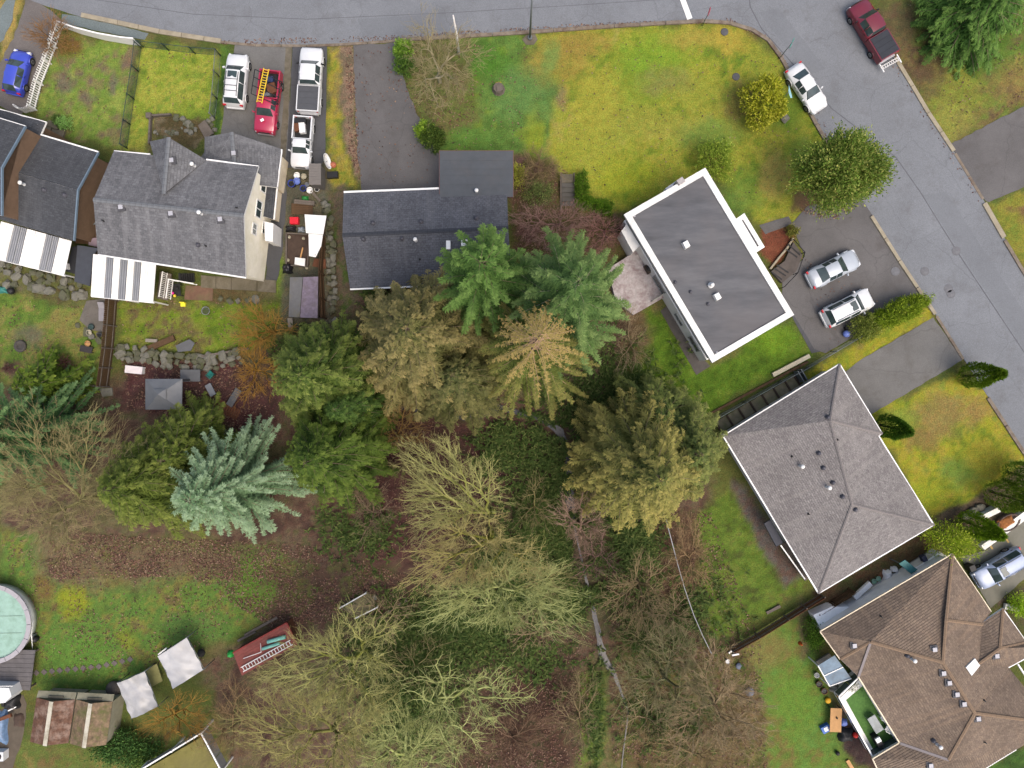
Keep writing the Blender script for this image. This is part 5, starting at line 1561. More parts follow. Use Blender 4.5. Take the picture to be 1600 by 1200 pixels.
column('columnar_cedar', 'dark columnar cedar against the hipped roof beside the lawn', (1376, 664), (1421, 675), 4.2, 1.0, ((38, 66, 18), (66, 100, 26), (90, 118, 36)), 36)
column('columnar_cedar', 'leaning columnar cedar above the retaining wall and white trim', (1502, 812), (1566, 838), 5.2, 1.05, ((54, 84, 12), (98, 128, 22), (126, 146, 38)), 37)
column('columnar_cedar', 'columnar cedar at the right edge above the brick planter', (1548, 768), (1622, 792), 6, 1.25, ((50, 74, 16), (88, 112, 28), (118, 130, 44)), 38)
column('columnar_cedar', 'columnar cedar at the right edge nearest the yellow lawn', (1576, 738), (1648, 756), 6, 1.2, ((46, 74, 16), (82, 110, 28), (112, 130, 44)), 39)
bush('shrub', 'yellow green feathery shrub at the corner of the brown roof', 1480, 843, 1.5, (2.4, 1.2, 1.5), 150, 30, 0.22, 0.08, ((72, 98, 14), (128, 150, 28), (166, 170, 66)), 40, spread=0.28, lump=0.2, rotz=-0.4)
bush('shrub', 'dark green shrub below the white corner of the brown roofed house', 1272, 988, 0.7, (0.8, 1.5, 0.8), 130, 22, 0.17, 0.08, ((36, 62, 18), (70, 102, 30), (100, 128, 44)), 41, spread=0.16)
bush('shrub', 'lime shrub at the right edge under the blue wagon', 1594, 945, 0.7, (0.9, 0.9, 0.7), 80, 22, 0.18, 0.08, ((86, 122, 14), (140, 170, 34), (168, 186, 70)), 42, spread=0.16)
bush('shrub', 'pale green mound beside the concrete steps of the dark house', 101, 192, 0.4, (0.7, 0.6, 0.45), 60, 22, 0.13, 0.06, ((84, 124, 58), (122, 160, 84), (146, 178, 104)), 43, spread=0.1)
bush('shrub', 'dark tuft next to the pale green mound', 92, 189, 0.35, (0.4, 0.5, 0.4), 40, 20, 0.13, 0.06, ((44, 66, 30), (74, 98, 44), (96, 116, 58)), 44, spread=0.1)
bush('ivy_patch', 'dark ivy mound behind the twin rusty sheds', 195, 1168, 0.5, (3.0, 1.6, 0.7), 200, 22, 0.2, 0.12, ((32, 56, 26), (62, 94, 44), (92, 122, 62)), 45, 'plant', spread=0.25)
bush('ivy_patch', 'green bramble clump on the bank below the sheds corner', 232, 1185, 0.4, (2.0, 1.0, 0.6), 120, 20, 0.18, 0.1, ((46, 66, 26), (80, 104, 44), (110, 128, 60)), 46, 'plant', spread=0.22)

# ---------------- bare trees
MOSS = ((146, 154, 62), (190, 194, 100), (186, 184, 118))
LICH = ((142, 152, 84), (188, 196, 128), (188, 194, 126))
TAN = ((116, 98, 76), (146, 126, 98), (172, 152, 118))
BIRCH = ((150, 144, 116), (180, 174, 148), (164, 152, 112))
GOLD = ((136, 106, 48), (164, 126, 56), (172, 134, 66))
MAUVE = ((116, 88, 82), (136, 108, 100), (152, 122, 112))
bare_tree('birch_tree', 'bare weeping birch with pale limbs by the top road', (688, 128), (690, 100), 5.0, (3.9, 4.6, 3.4), 330, BIRCH, 51, rt=0.02, trunk_h=0.35, shell=0.35, curve=0.2)
bare_tree('maple_tree', 'bare mossy maple fanning left beside the green ferns', (772, 800), (698, 758), 9.0, (4.6, 4.3, 4.2), 900, MOSS, 52, rt=0.021, trunk_h=0.2)
bare_tree('maple_tree', 'bare mossy maple with yellowish limbs south of its leafless neighbour', (768, 832), (742, 865), 9.0, (6.2, 3.6, 4.2), 850, ((146, 150, 56), (186, 184, 88), (194, 182, 120)), 53, rt=0.022, trunk_h=0.2)
bare_tree('maple_tree', 'bare lichen grey green maple above the dead log', (780, 905), (795, 935), 9.0, (7.0, 3.4, 3.8), 850, LICH, 54, rt=0.022, trunk_h=0.2)
bare_tree('maple_tree', 'bare mossy tree behind the red roofed shed', (565, 1015), (535, 1040), 9.0, (5.6, 4.8, 4.0), 900, MOSS, 55, rt=0.021, trunk_h=0.2)
bare_tree('maple_tree', 'broad bare mossy tree at the bottom edge', (530, 1125), (492, 1140), 9.0, (6.4, 4.6, 4.0), 950, ((110, 112, 56), (142, 140, 82), (172, 166, 104)), 56, rt=0.021, trunk_h=0.2)
bare_tree('maple_tree', 'bare tree with two long mossy limbs pointing right', (682, 1075), (730, 1100), 8.0, (5.2, 4.0, 3.2), 330, LICH, 57, rt=0.03, trunk_h=0.2, stiff=0.5)
bare_tree('maple_tree', 'bare lichen covered tree at the bottom beside the mossy one', (640, 1165), (625, 1160), 8.0, (4.6, 3.6, 3.4), 700, LICH, 58, rt=0.021, trunk_h=0.2)
bare_tree('alder_tree', 'bare tan tree spreading beside the bright lawn', (1110, 1090), (1112, 1098), 6.5, (4.9, 5.0, 3.2), 620, TAN, 59, rt=0.02, trunk_h=0.2)
bare_tree('alder_tree', 'bare grey green tree near the lower end of the white cable', (1035, 1050), (1040, 1058), 6.5, (5.0, 4.4, 3.0), 600, ((108, 106, 74), (136, 134, 98), (150, 144, 104)), 60, rt=0.02, trunk_h=0.2)
bare_tree('alder_tree', 'leafless straw coloured thicket left of the white cable', (995, 905), (1000, 935), 4.5, (3.6, 4.2, 2.6), 650, ((118, 102, 76), (148, 130, 98), (164, 146, 108)), 61, rt=0.018, trunk_h=0.15)
bare_tree('alder_tree', 'pinkish bare bush by the creek below the yellow topped cedar', (905, 815), (910, 808), 4.0, (2.8, 3.0, 2.2), 520, ((132, 110, 94), (156, 132, 114), (176, 148, 128)), 62, rt=0.018, trunk_h=0.15, cat='bush')
bare_tree('maple_tree', 'bare olive tree fanning towards the left edge beside the yellow green cedar', (150, 778), (92, 735), 8.5, (6.6, 6.2, 4.0), 1300, ((120, 120, 70), (154, 150, 96), (160, 150, 104)), 63, rt=0.015, trunk_h=0.2)
bare_tree('willow_tree', 'golden orange willow below the lavender shed', (430, 520), (404, 512), 3.2, (3.0, 2.6, 2.2), 520, GOLD, 64, rt=0.017, trunk_h=0.15)
bare_tree('willow_tree', 'golden willow hanging over the red leaf bed', (402, 578), (404, 582), 3.0, (2.2, 2.8, 1.8), 380, ((140, 108, 44), (168, 128, 52), (180, 138, 64)), 65, rt=0.016, trunk_h=0.15)
bare_tree('willow_tree', 'ochre twiggy willow beside the small creek pool', (622, 680), (624, 668), 3.2, (3.0, 2.2, 1.8), 380, ((124, 98, 52), (150, 118, 66), (164, 132, 80)), 66, rt=0.016, trunk_h=0.15)
bare_tree('willow_tree', 'golden willow between the white tarps and the white railing', (276, 1112), (280, 1122), 3.2, (3.3, 2.3, 1.8), 420, GOLD, 67, rt=0.018, trunk_h=0.15)
bare_tree('shrub', 'rust brown bare shrub growing through the white picket fence', (84, 62), (78, 55), 1.8, (1.9, 2.0, 1.5), 420, ((122, 92, 66), (146, 110, 76), (160, 122, 80)), 68, rt=0.012, trunk_h=0.1, cat='bush')
bare_tree('shrub', 'mauve bare thicket between the two firs and the steps', (868, 352), (862, 352), 2.6, (4.2, 2.6, 1.8), 900, MAUVE, 69, rt=0.013, trunk_h=0.1, cat='bush')
bare_tree('shrub', 'reddish bare shrubs west of the flat roofed house', (945, 362), (942, 362), 1.8, (2.4, 1.8, 1.4), 500, ((110, 78, 76), (136, 96, 92), (150, 112, 104)), 70, rt=0.012, trunk_h=0.1, cat='bush')
bare_tree('shrub', 'brown twiggy shrub between the carport and the yellow lawn', (842, 262), (842, 262), 1.6, (2.0, 2.0, 1.3), 420, ((108, 92, 68), (134, 112, 84), (146, 126, 92)), 71, rt=0.012, trunk_h=0.1, cat='bush')
bare_tree('shrub', 'straw coloured brush along the right of the white cable', (1075, 870), (1078, 872), 1.8, (2.2, 3.6, 1.4), 520, ((122, 100, 74), (146, 122, 90), (164, 138, 102)), 72, rt=0.013, trunk_h=0.1, cat='bush')
bare_tree('shrub', 'brown brush left of the mossy tree at the bottom', (365, 1135), (362, 1130), 2.2, (2.6, 4.0, 1.8), 620, ((112, 92, 70), (136, 112, 84), (150, 126, 92)), 73, rt=0.013, trunk_h=0.1, cat='bush')
bare_tree('shrub', 'pale brush along the green track at the bottom', (905, 1120), (900, 1110), 2.2, (2.2, 3.6, 1.6), 420, ((116, 100, 74), (140, 124, 94), (154, 138, 104)), 74, rt=0.014, trunk_h=0.1, cat='bush')
bare_tree('shrub', 'brown twiggy thicket at the bottom centre', (800, 1150), (800, 1150), 2.0, (4.6, 3.2, 1.6), 600, ((104, 82, 68), (124, 100, 82), (136, 112, 90)), 75, rt=0.013, trunk_h=0.1, cat='bush')
bare_tree('shrub', 'tan brush at the bottom between the track and the lawn', (1080, 1175), (1078, 1175), 2.4, (4.8, 2.4, 1.8), 620, ((118, 104, 72), (144, 126, 90), (158, 140, 100)), 76, rt=0.014, trunk_h=0.1, cat='bush')
bare_tree('shrub', 'brown brush between the blue spruce and the mossy maple', (585, 800), (580, 790), 2.6, (2.0, 3.4, 1.8), 420, ((112, 92, 80), (134, 112, 94), (146, 126, 104)), 77, rt=0.013, trunk_h=0.1, cat='bush')
bare_tree('shrub', 'dry brush at the edge of the south lawn under the big fir', (985, 540), (985, 535), 1.6, (1.6, 3.2, 1.2), 360, ((118, 102, 78), (140, 122, 94), (156, 138, 108)), 78, rt=0.012, trunk_h=0.1, cat='bush')
MOSSB = ((122, 124, 70), (156, 154, 96), (160, 148, 104))
for k, (x, y, rx, ry, hz, cols, w_) in enumerate((
        (650, 1040, 4.2, 3.4, 3.4, MOSSB, 'mossy brush between the footbridge and the two long mossy limbs'), (600, 960, 3.2, 2.6, 2.6, TAN, 'tan brush just right of the footbridge'),
        (855, 905, 3.4, 2.6, 3.2, MOSSB, 'mossy thicket west of the lower creek bend'), (840, 985, 3.4, 2.4, 2.4, TAN, 'tan thicket below the lichen grey green maple'),
        (930, 870, 2.2, 2.6, 2.6, MAUVE, 'mauve brown thicket on the creek bank below the pinkish bush'), (1000, 1000, 3.0, 2.6, 2.6, MOSSB, 'mossy brush between creek and white cable'),
        (1050, 960, 2.6, 2.8, 2.2, TAN, 'tan brush under the middle of the white cable'), (440, 1060, 3.0, 3.0, 3.0, MOSSB, 'mossy brush below the ladder on the red roof'),
        (420, 1165, 3.4, 2.8, 3.0, MOSSB, 'mossy brush right of the white fence corner'), (720, 1165, 3.6, 2.6, 2.8, MOSSB, 'mossy brush at the bottom under the two long limbs'),
        (1010, 1120, 3.2, 3.2, 2.6, TAN, 'tan brush right of the green track'), (1145, 1150, 3.0, 2.6, 2.6, TAN, 'tan brush between the bare tan tree and the bright lawn'),
        (560, 745, 2.6, 3.2, 2.8, TAN, 'tan brush on the red leaf slope east of the deep green cedar'), (640, 720, 3.0, 3.0, 3.2, MOSSB, 'mossy brush below the ochre twiggy willow'),
        (80, 820, 4.0, 2.4, 3.0, TAN, 'tan brush below the bare olive tree at the left'), (40, 760, 3.6, 3.2, 3.4, MOSSB, 'mossy brush under the bare olive tree at the left edge'),
        (940, 700, 2.2, 3.2, 3.0, MOSSB, 'mossy brush between the creek and the yellow topped cedar'), (835, 790, 2.0, 3.0, 2.4, MOSSB, 'mossy brush among the ferns beside the bare maple'))):
    bare_tree('shrub', w_, (x, y), (x, y), hz * .55, (rx, ry, hz * .5), 260, cols, 200 + k, rt=0.014, trunk_h=0.1, cat='bush')
for i, (x, y, w_) in enumerate(((75, 556, 'maroon twiggy shrub on the left garden lawn'), (102, 566, 'larger maroon shrub beside the orange box on the lawn'), (12, 575, 'mauve twiggy shrub at the left edge of the garden'))):
    bare_tree('shrub', w_, (x, y), (x, y), 0.6, (0.55 + 0.25 * (i == 1), 0.5, 0.5), 110, ((96, 62, 58), (116, 76, 70), (126, 88, 82)), 90 + i, rt=0.014, trunk_h=0.1, cat='bush')

# ---------------- evergreen understorey: ferns, ivy, salal
def undergrowth():
    rng = np.random.default_rng(12)
    patches = [((860, 780), (70, 150), 2600), ((830, 880), (90, 60), 1800), ((690, 990), (90, 60), 1700), ((640, 1090), (70, 90), 1500), ((990, 850), (40, 70), 900), ((960, 610), (80, 70), 1100),
               ((880, 940), (80, 40), 900), ((1020, 990), (60, 60), 500), ((560, 830), (60, 40), 500), ((590, 470), (20, 40), 260), ((1085, 950), (60, 60), 350), ((470, 545), (40, 30), 400),
               ((780, 700), (40, 40), 500), ((930, 1130), (14, 80), 380), ((1040, 1130), (80, 60), 450), ((745, 980), (60, 40), 600), ((600, 1000), (60, 60), 600), ((830, 1030), (60, 40), 300)]
    Bs, Ds, Ss, Ls, Ws, T, P = [], [], [], [], [], [], []
    for (cx, cy), (rx, ry), n in patches:
        n = int(n * 0.6)
        g = rng.normal(0, 0.55, (n, 2)) * np.array([rx, ry]) + np.array([cx, cy])
        x = (g[:, 0] - 800) / S; y = (600 - g[:, 1]) / S
        z = gz_np(x, y)
        ok = (seg_dist(x, y, CRW) > 0.75) | ((vnoise(y * 0.9 + 40, x * 0.3 + 7, 3) > 0.42) & (np.hypot(x + 3.7, y + 2.3) > 2.2))
        x, y, z = x[ok], y[ok], z[ok]
        n = len(x)
        ht = rng.uniform(0.1, 0.7, n); pt = rng.random(n)
        for k in range(7):
            a = 2 * math.pi * k / 7 + rng.uniform(0, 6.28, n)
            D = unit(np.stack([np.cos(a), np.sin(a), rng.uniform(-0.1, 0.5, n)], -1))
            Bs.append(np.stack([x, y, z + ht * rng.uniform(0.4, 1.0, n)], -1)); Ds.append(D); Ss.append(unit(np.cross(D, np.array([0, 0, 1.0])) + rng.normal(0, 0.3, (n, 3))))
            Ls.append(rng.uniform(0.25, 0.6, n)); Ws.append(rng.uniform(0.08, 0.16, n)); T.append(np.clip(pt * 0.6 + rng.random(n) * 0.4, 0, 1)); P.append(rng.random(n) ** 4)
    V, tn, tp = leaf_quads(*[np.concatenate(v) for v in (Bs, Ds, Ss, Ls, Ws, T, P)])
    lm = leaf_mat('understorey', obs(50, 70, 30, 1.3), obs(92, 118, 54, 1.3), obs(128, 138, 76, 1.3), 0.3)
    o = link_mesh('undergrowth', np_mesh('undergrowth', V, np.arange(len(V)).reshape(-1, 4), lm, {'tone': ('FLOAT', tn), 'tip': ('FLOAT', tp)}))
    tag(o, 'green ferns and ivy covering the ground of the wooded gully', 'undergrowth', kind='stuff')
undergrowth()
# ================================================================== VEHICLES
# stations from the nose: (share of length, belt height, top height, belt half width share, top half width share)
KINDS = {
 'sedan': dict(st=[(0, .45, .5, .70, .5), (.012, .62, .66, .80, .6), (.06, .70, .76, .93, .76), (.15, .78, .86, .99, .8), (.29, .88, .96, 1, .80), (.43, .92, 1.38, 1, .60), (.56, .94, 1.44, 1, .61), (.69, .95, 1.40, 1, .59),
            (.83, .96, 1.06, .99, .74), (.93, .94, 1.02, .95, .74), (.985, .84, .9, .86, .68), (1, .5, .55, .78, .6)], ws=4, rw=7),
 'hatch': dict(st=[(0, .45, .5, .66, .45), (.015, .62, .68, .80, .6), (.08, .76, .84, .95, .74), (.16, .85, .95, 1, .78), (.26, .93, 1.02, 1, .78), (.43, .96, 1.44, 1, .62), (.62, .98, 1.50, 1, .63), (.86, 1.0, 1.44, 1, .60),
            (.965, 1.0, 1.06, .94, .70), (.99, .8, .86, .9, .66), (1, .5, .55, .8, .6)], ws=4, rw=7),
 'suv': dict(st=[(0, .55, .62, .74, .55), (.015, .84, .9, .86, .66), (.05, .95, 1.02, .95, .76), (.14, 1.02, 1.1, 1, .8), (.25, 1.08, 1.16, 1, .8), (.37, 1.12, 1.66, 1, .66), (.6, 1.14, 1.75, 1, .67), (.90, 1.14, 1.70, 1, .64),
            (.965, 1.12, 1.2, .96, .76), (.985, .86, .92, .93, .72), (1, .5, .56, .84, .66)], ws=4, rw=7),
 'pickup': dict(st=[(0, .6, .68, .80, .6), (.012, .92, .98, .90, .72), (.04, 1.0, 1.06, .97, .78), (.12, 1.08, 1.15, 1, .8), (.225, 1.13, 1.2, 1, .8), (.315, 1.16, 1.74, 1, .66), (.45, 1.18, 1.82, 1, .68), (.56, 1.18, 1.78, 1, .66),
            (.585, 1.16, 1.22, 1, .8), (.595, .62, .68, 1, .8)], ws=4, rw=7, bed=.6),
 'pickup_short': dict(st=[(0, .6, .68, .80, .6), (.012, .92, .98, .90, .72), (.04, 1.0, 1.06, .97, .78), (.14, 1.08, 1.15, 1, .8), (.255, 1.13, 1.2, 1, .8), (.345, 1.16, 1.70, 1, .66), (.42, 1.18, 1.76, 1, .68), (.50, 1.18, 1.72, 1, .66),
            (.525, 1.16, 1.22, 1, .8), (.535, .62, .68, 1, .8)], ws=4, rw=7, bed=.54),
}

def vehicle(name, label, kind, cat, px, py, dirpx, L, Wd, paint, bed_cover=None, rack=None, zmul=1.0, glass=None, roof_paint=None, sunroof=False, group=None, wheel_r=0.34, rails=False):
    K = KINDS[kind]
    st = K['st']
    c = W(px, py, 0.8)
    o = thing(name, label, cat, (c.x, c.y, 0.03), heading(*dirpx), group)
    hw = Wd / 2
    gl = glass or M_GLASS
    X = lambda f: L / 2 - f * L
    rings = []
    for f, zb, ztp, wb, wt in st:
        zb *= zmul; ztp *= zmul
        x = X(f)
        sh = min(.3, zb * .5)
        pts = [(x, -hw * wb * .9, sh - .06), (x, -hw * wb * .99, (sh + zb) / 2), (x, -hw * wb * .985, zb - .06), (x, -hw * wb * .93, zb), (x, -hw * wt, ztp - .055), (x, -hw * wt * .86, ztp - .015), (x, 0, ztp + .012)]
        rings.append(pts + [(a, -b, d) for a, b, d in pts[-2::-1]])
    n = len(rings[0])
    body = MB(); wsb = MB(); rwb = MB(); sides = {-1: MB(), 1: MB()}
    ws, rw = K['ws'], K['rw']
    def quad(mb, i, k, lift=0.0):
        q = [Vector(rings[i][k]), Vector(rings[i + 1][k]), Vector(rings[i + 1][k + 1]), Vector(rings[i][k + 1])]
        mb.add(q, [(0, 1, 2, 3)], smooth=True)
    vs = [p for r in rings for p in r]
    fs = []
    for i in range(len(rings) - 1):
        for k in range(n - 1):
            roofband = k in (4, 5, 6, 7)
            sideband = k in (3, 8)
            if i == ws and roofband: continue
            if i == rw and roofband: continue
            if ws < i < rw and sideband: continue
            fs.append((i * n + k, i * n + k + 1, (i + 1) * n + k + 1, (i + 1) * n + k))
    fs.append(tuple(range(n - 1, -1, -1))); fs.append(tuple((len(rings) - 1) * n + k for k in range(n)))
    body.add(vs, fs, smooth=True)
    bo = body.part('body', paint, o, world=False)
    # auto sharp look: keep smooth, panels are curved
    def glass_patch(i0, i1, k0, k1, nm):
        mb = MB()
        cols = list(range(k0, k1 + 1)); rows = list(range(i0, i1 + 1))
        g = [Vector(rings[i][k]) for i in rows for k in cols]
        m_ = len(cols)
        f = [(r * m_ + c_, r * m_ + c_ + 1, (r + 1) * m_ + c_ + 1, (r + 1) * m_ + c_) for r in range(len(rows) - 1) for c_ in range(m_ - 1)]
        mb.add(g, f, smooth=False)
        return mb.part(nm, gl, o, world=False)
    glass_patch(ws, ws + 1, 4, 8, 'windshield')
    glass_patch(rw, rw + 1, 4, 8, 'rear_window')
    for k in (3, 8):
        glass_patch(ws + 1, rw, k, k + 1, 'side_window')
        # door pillar between the windows
    for s in (-1, 1):
        i = ws + 2
        a = rings[i][3 if s < 0 else 9]; b = rings[i][4 if s < 0 else 8]
        mb = MB(); mb.tube([Vector(a) + Vector((0, .008 * s, 0)), Vector(b) + Vector((0, .012 * s, 0))], 0.035, 4); mb.part('door_pillar', paint, o, world=False)
    # wheels
    wm = MB(); wm.lathe((0, 0, 0), [(wheel_r * .62, -.11), (wheel_r * .95, -.11), (wheel_r, -.07), (wheel_r, .07), (wheel_r * .95, .11), (wheel_r * .62, .11)], 16)
    me_t = wm.mesh('tyre', M_RUBBER)
    rm = MB(); rm.lathe((0, 0, 0), [(wheel_r * .64, -.10), (wheel_r * .64, .10), (wheel_r * .5, .122), (wheel_r * .15, .10), (wheel_r * .1, .13)], 12)
    me_r = rm.mesh('rim', M_RIM)
    for f in (.175, .80 if 'pickup' in kind else .79):
        for s in (-1, 1):
            w_ = link_mesh('wheel', me_t, o, (X(f), s * (hw - .075), wheel_r - .0), (-math.pi / 2 * s, 0, 0))
            link_mesh('rim', me_r, w_)
    # wheel arches
    for f in (.175, .80 if 'pickup' in kind else .79):
        for s in (-1, 1):
            mb = MB()
            pts = [(X(f) + math.cos(a) * (wheel_r + .07), s * (hw * .99 + .012), wheel_r + math.sin(a) * (wheel_r + .07)) for a in np.linspace(0, math.pi, 7)]
            mb.tube(pts, .04, 5); mb.part('wheel_arch', paint, o, world=False)
    # lamps, mirrors, bumpers, grille
    f1 = st[2]; zl = f1[1] * zmul
    for s in (-1, 1):
        mb = MB(); mb.box((X(.035), s * hw * .70, zl - .19), (.26, .36, .13), s * -.35, .8); mb.part('headlight', M_LAMP, o, world=False)
        zr = (1.0 if 'pickup' in kind else st[-3][1] * zmul - .12)
        mb = MB(); mb.box((X(.982), s * hw * .80, zr - .12), (.14, .26, .18), s * .2); mb.part('taillight', M_TAIL, o, world=False)
        fm = st[ws][0] + .045
        mb = MB(); mb.box((X(fm), s * (hw + .1), st[ws][1] * zmul - .02), (.12, .24, .15), s * .25, .8); mb.part('mirror', paint if kind != 'pickup' else M_BLACK, o, world=False)
        for fd in ((st[ws + 2][0] - .04, st[rw][0] - .06) if 'short' not in kind else (st[rw][0] - .04,)):
            mb = MB(); mb.box((X(fd), s * (hw * .985 + .012), st[ws + 2][1] * zmul - .17), (.18, .03, .035)); mb.part('door_handle', M_BLACK, o, world=False)
    mb = MB(); mb.box((X(.0) - .03, 0, .36), (.16, Wd * .80, .22), 0, .92); mb.part('front_bumper', M_CHROME if 'pickup' in kind else paint, o, world=False)
    mb = MB(); mb.box((X(1.0) + .02, 0, .38), (.18, Wd * .84, .2), 0, .92); mb.part('rear_bumper', M_CHROME if 'pickup' in kind else paint, o, world=False)
    mb = MB(); mb.box((X(.003), 0, zl - .32), (.06, Wd * .5, .2)); mb.part('grille', M_BLACK, o, world=False)
    # wipers and hood seam
    for s in (-.35, .2):
        q = rings[ws]; zz = st[ws][2] * zmul
        mb = MB(); mb.tube([(X(st[ws][0]) - .02, s * hw, zz + .02), (X(st[ws][0]) - .26, (s + .42) * hw, zz + .16)], .012, 4); mb.part('wiper', M_BLACK, o, world=False)
    if sunroof:
        i = ws + 1
        mb = MB(); mb.box((X(st[ws + 1][0] + .09), 0, st[ws + 1][2] * zmul + .035), (.55, .8, .025)); mb.part('sunroof', gl, o, world=False)
    if rails:
        for s in (-1, 1):
            i = ws + 1
            mb = MB(); mb.tube([(X(st[i][0] + .04), s * hw * .57, st[i][2] * zmul + .05), (X(st[i + 1][0]), s * hw * .57, st[i + 1][2] * zmul + .06), (X(st[i + 2][0] - .03), s * hw * .57, st[i + 2][2] * zmul + .05)], .03, 5)
            mb.part('roof_rail', M_RIM if rails == 1 else M_BLACK, o, world=False)
        if rails == 2:
            for f in (.56, .68, .78):
                mb = MB(); mb.tube([(X(f), -hw * .57, 1.83 * zmul), (X(f), hw * .57, 1.83 * zmul)], .025, 5); mb.part('cross_bar', M_BLACK, o, world=False)
    if 'bed' in K:
        f0 = K['bed']; x0, x1 = X(f0), X(1.0) + .04
        zt_ = 1.22 * zmul
        bm_ = MB()
        for s in (-1, 1):
            bm_.box(((x0 + x1) / 2, s * (hw - .06), .45), (x0 - x1, .12, zt_ - .45))
        bm_.box((x1 + .05, 0, .45), (.1, Wd - .26, zt_ - .47)); bm_.box((x0 - .05, 0, .45), (.1, Wd - .26, zt_ - .5))
        bm_.part('cargo_bed', paint, o, world=False)
        mb = MB(); mb.box(((x0 + x1) / 2, 0, .55), (x0 - x1 - .22, Wd - .26, .12)); mb.part('bed_floor', M_BLACK, o, world=False)
        if bed_cover is not None:
            mb = MB(); nseg = 4
            wseg = (x0 - x1 - .16) / nseg
            for k in range(nseg):
                mb2 = MB(); mb2.box((x1 + .08 + wseg * (k + .5), 0, zt_ - .03), (wseg - .015, Wd - .2, .06)); mb2.part('bed_cover_panel', bed_cover, o, world=False)
    return o

M_LAMP = mat('headlamp', (0.5, 0.52, 0.54), 0.15, 0.05, 5)
M_TAIL = mat('tail_lamp', (0.35, 0.015, 0.02), 0.2, 0.1, 5)
M_CHROME = mat('bright_metal', (0.5, 0.5, 0.5), 0.3, 0.05, 5, metal=0.7)
P_WHITE = paint_mat('white_car_paint', (0.52, 0.53, 0.53), 0.3, 0.0, 0.35)
P_BLUE = paint_mat('blue_car_paint', (0.035, 0.055, 0.36), 0.25)
P_RED = paint_mat('crimson_car_paint', (0.30, 0.012, 0.045), 0.3)
P_MAROON = paint_mat('maroon_car_paint', (0.115, 0.006, 0.014), 0.3)
P_SILVER = paint_mat('silver_car_paint', (0.33, 0.36, 0.39), 0.4, 0.2, 0.3)
P_PALEBLUE = paint_mat('ice_blue_car_paint', (0.24, 0.29, 0.40), 0.4, 0.1, 0.25)
M_TONNEAU = mat('bed_cover_vinyl', obs(92, 94, 98), 0.7, 0.1, 3)
M_TONNEAU_D = mat('dark_bed_cover_vinyl', obs(58, 62, 70), 0.7, 0.15, 2)

vehicle('hatchback_car', 'small blue hatchback parked on the gravel drive at the left edge', 'hatch', 'car', 26, 112, (6, -26), 3.9, 1.68, P_BLUE)
vehicle('sport_utility_car', 'white utility vehicle with roof rack bars beside the wire fence', 'suv', 'car', 369, 126, (3.5, -40), 4.65, 1.85, P_WHITE, sunroof=True, rails=2)
vehicle('pickup_truck', 'crimson pickup with yellow ladder carried on a black rack', 'pickup_short', 'pickup truck', 419, 160, (-5, 42), 5.5, 1.85, P_RED)
vehicle('pickup_truck', 'white crew cab pickup with grey bed cover on the dark strip of drive', 'pickup', 'pickup truck', 485, 126, (3, -50), 5.75, 1.98, P_WHITE, bed_cover=M_TONNEAU)
vehicle('pickup_truck', 'small white pickup with lumber in its bed by the grey shed', 'pickup_short', 'pickup truck', 472, 222, (-3, 40), 4.5, 1.72, P_WHITE, zmul=0.92)
vehicle('sedan_car', 'white sedan parked at the kerb by the corner lawn', 'sedan', 'car', 1261, 137, (23, 34), 4.5, 1.78, P_WHITE)
vehicle('pickup_truck', 'maroon pickup with dark bed cover parked at the far kerb', 'pickup', 'pickup truck', 1363, 48, (-25, -42), 5.6, 1.95, P_MAROON, bed_cover=M_TONNEAU_D)
vehicle('sedan_car', 'silver sedan on the upper side of the brown driveway', 'sedan', 'car', 1303, 420, (38, -19), 4.75, 1.8, P_SILVER)
vehicle('sport_utility_car', 'white utility vehicle beside the clipped cedar hedge', 'suv', 'car', 1325, 481, (36, -18), 4.6, 1.85, P_WHITE, zmul=0.95, rails=1, sunroof=True)
vehicle('wagon_car', 'ice blue wagon with sunroof nose to the brown roofed house', 'suv', 'car', 1563, 888, (-36, 21), 4.7, 1.86, P_PALEBLUE, zmul=0.92, sunroof=True, rails=1)

# ladder rack with its ladder on the crimson pickup
def loc_to_world(px, py, z, d):
    a = heading(*d); c = W(px, py, 0.8)
    return c, a
ladder_n = 0
def ladder(name, label, a, b, width, rungs, m, rail_w=0.06, cat='ladder'):
    """a, b: world end points of the centre line"""
    a = Vector(a); b = Vector(b)
    o = thing(name, label, cat, a)
    d = (b - a).normalized(); s = Vector((-d.y, d.x, 0)).normalized() * width / 2
    for k in (-1, 1):
        mb = MB(); mb.bar(a + s * k, b + s * k, rail_w, 0.08); mb.part('rail', m, o)
    r = MB(); me = None
    for i in range(rungs):
        p = a.lerp(b, (i + 0.5) / rungs)
        mb = MB(); mb.bar(p - s, p + s, 0.05, 0.04)
        mb.part('rung', m, o)
    return o
ladder('ladder', 'yellow ladder lying on the rack of the crimson pickup', W(416, 107, 2.02), W(405, 160, 2.02), 0.44, 13, mat('yellow_ladder_paint', (0.62, 0.42, 0.03), 0.5, 0.1, 4))
rk = thing('ladder_rack', 'black steel rack over the bed of the crimson pickup', 'rack', W(422, 135, 0.03))
for (x0, y0), (x1, y1) in (((398, 108), (440, 128)), ((396, 120), (438, 140)), ((394, 133), (436, 152)), ((392, 146), (432, 163))):
    mb = MB(); mb.bar(W(x0, y0, 1.92), W(x1, y1, 1.92), 0.06, 0.06); mb.part('cross_bar', M_BLACK, rk)
for (x0, y0), (x1, y1) in (((398, 108), (392, 146)), ((440, 127), (432, 163))):
    mb = MB(); mb.bar(W(x0, y0, 1.85), W(x1, y1, 1.85), 0.06, 0.06); mb.part('side_rail', M_BLACK, rk)
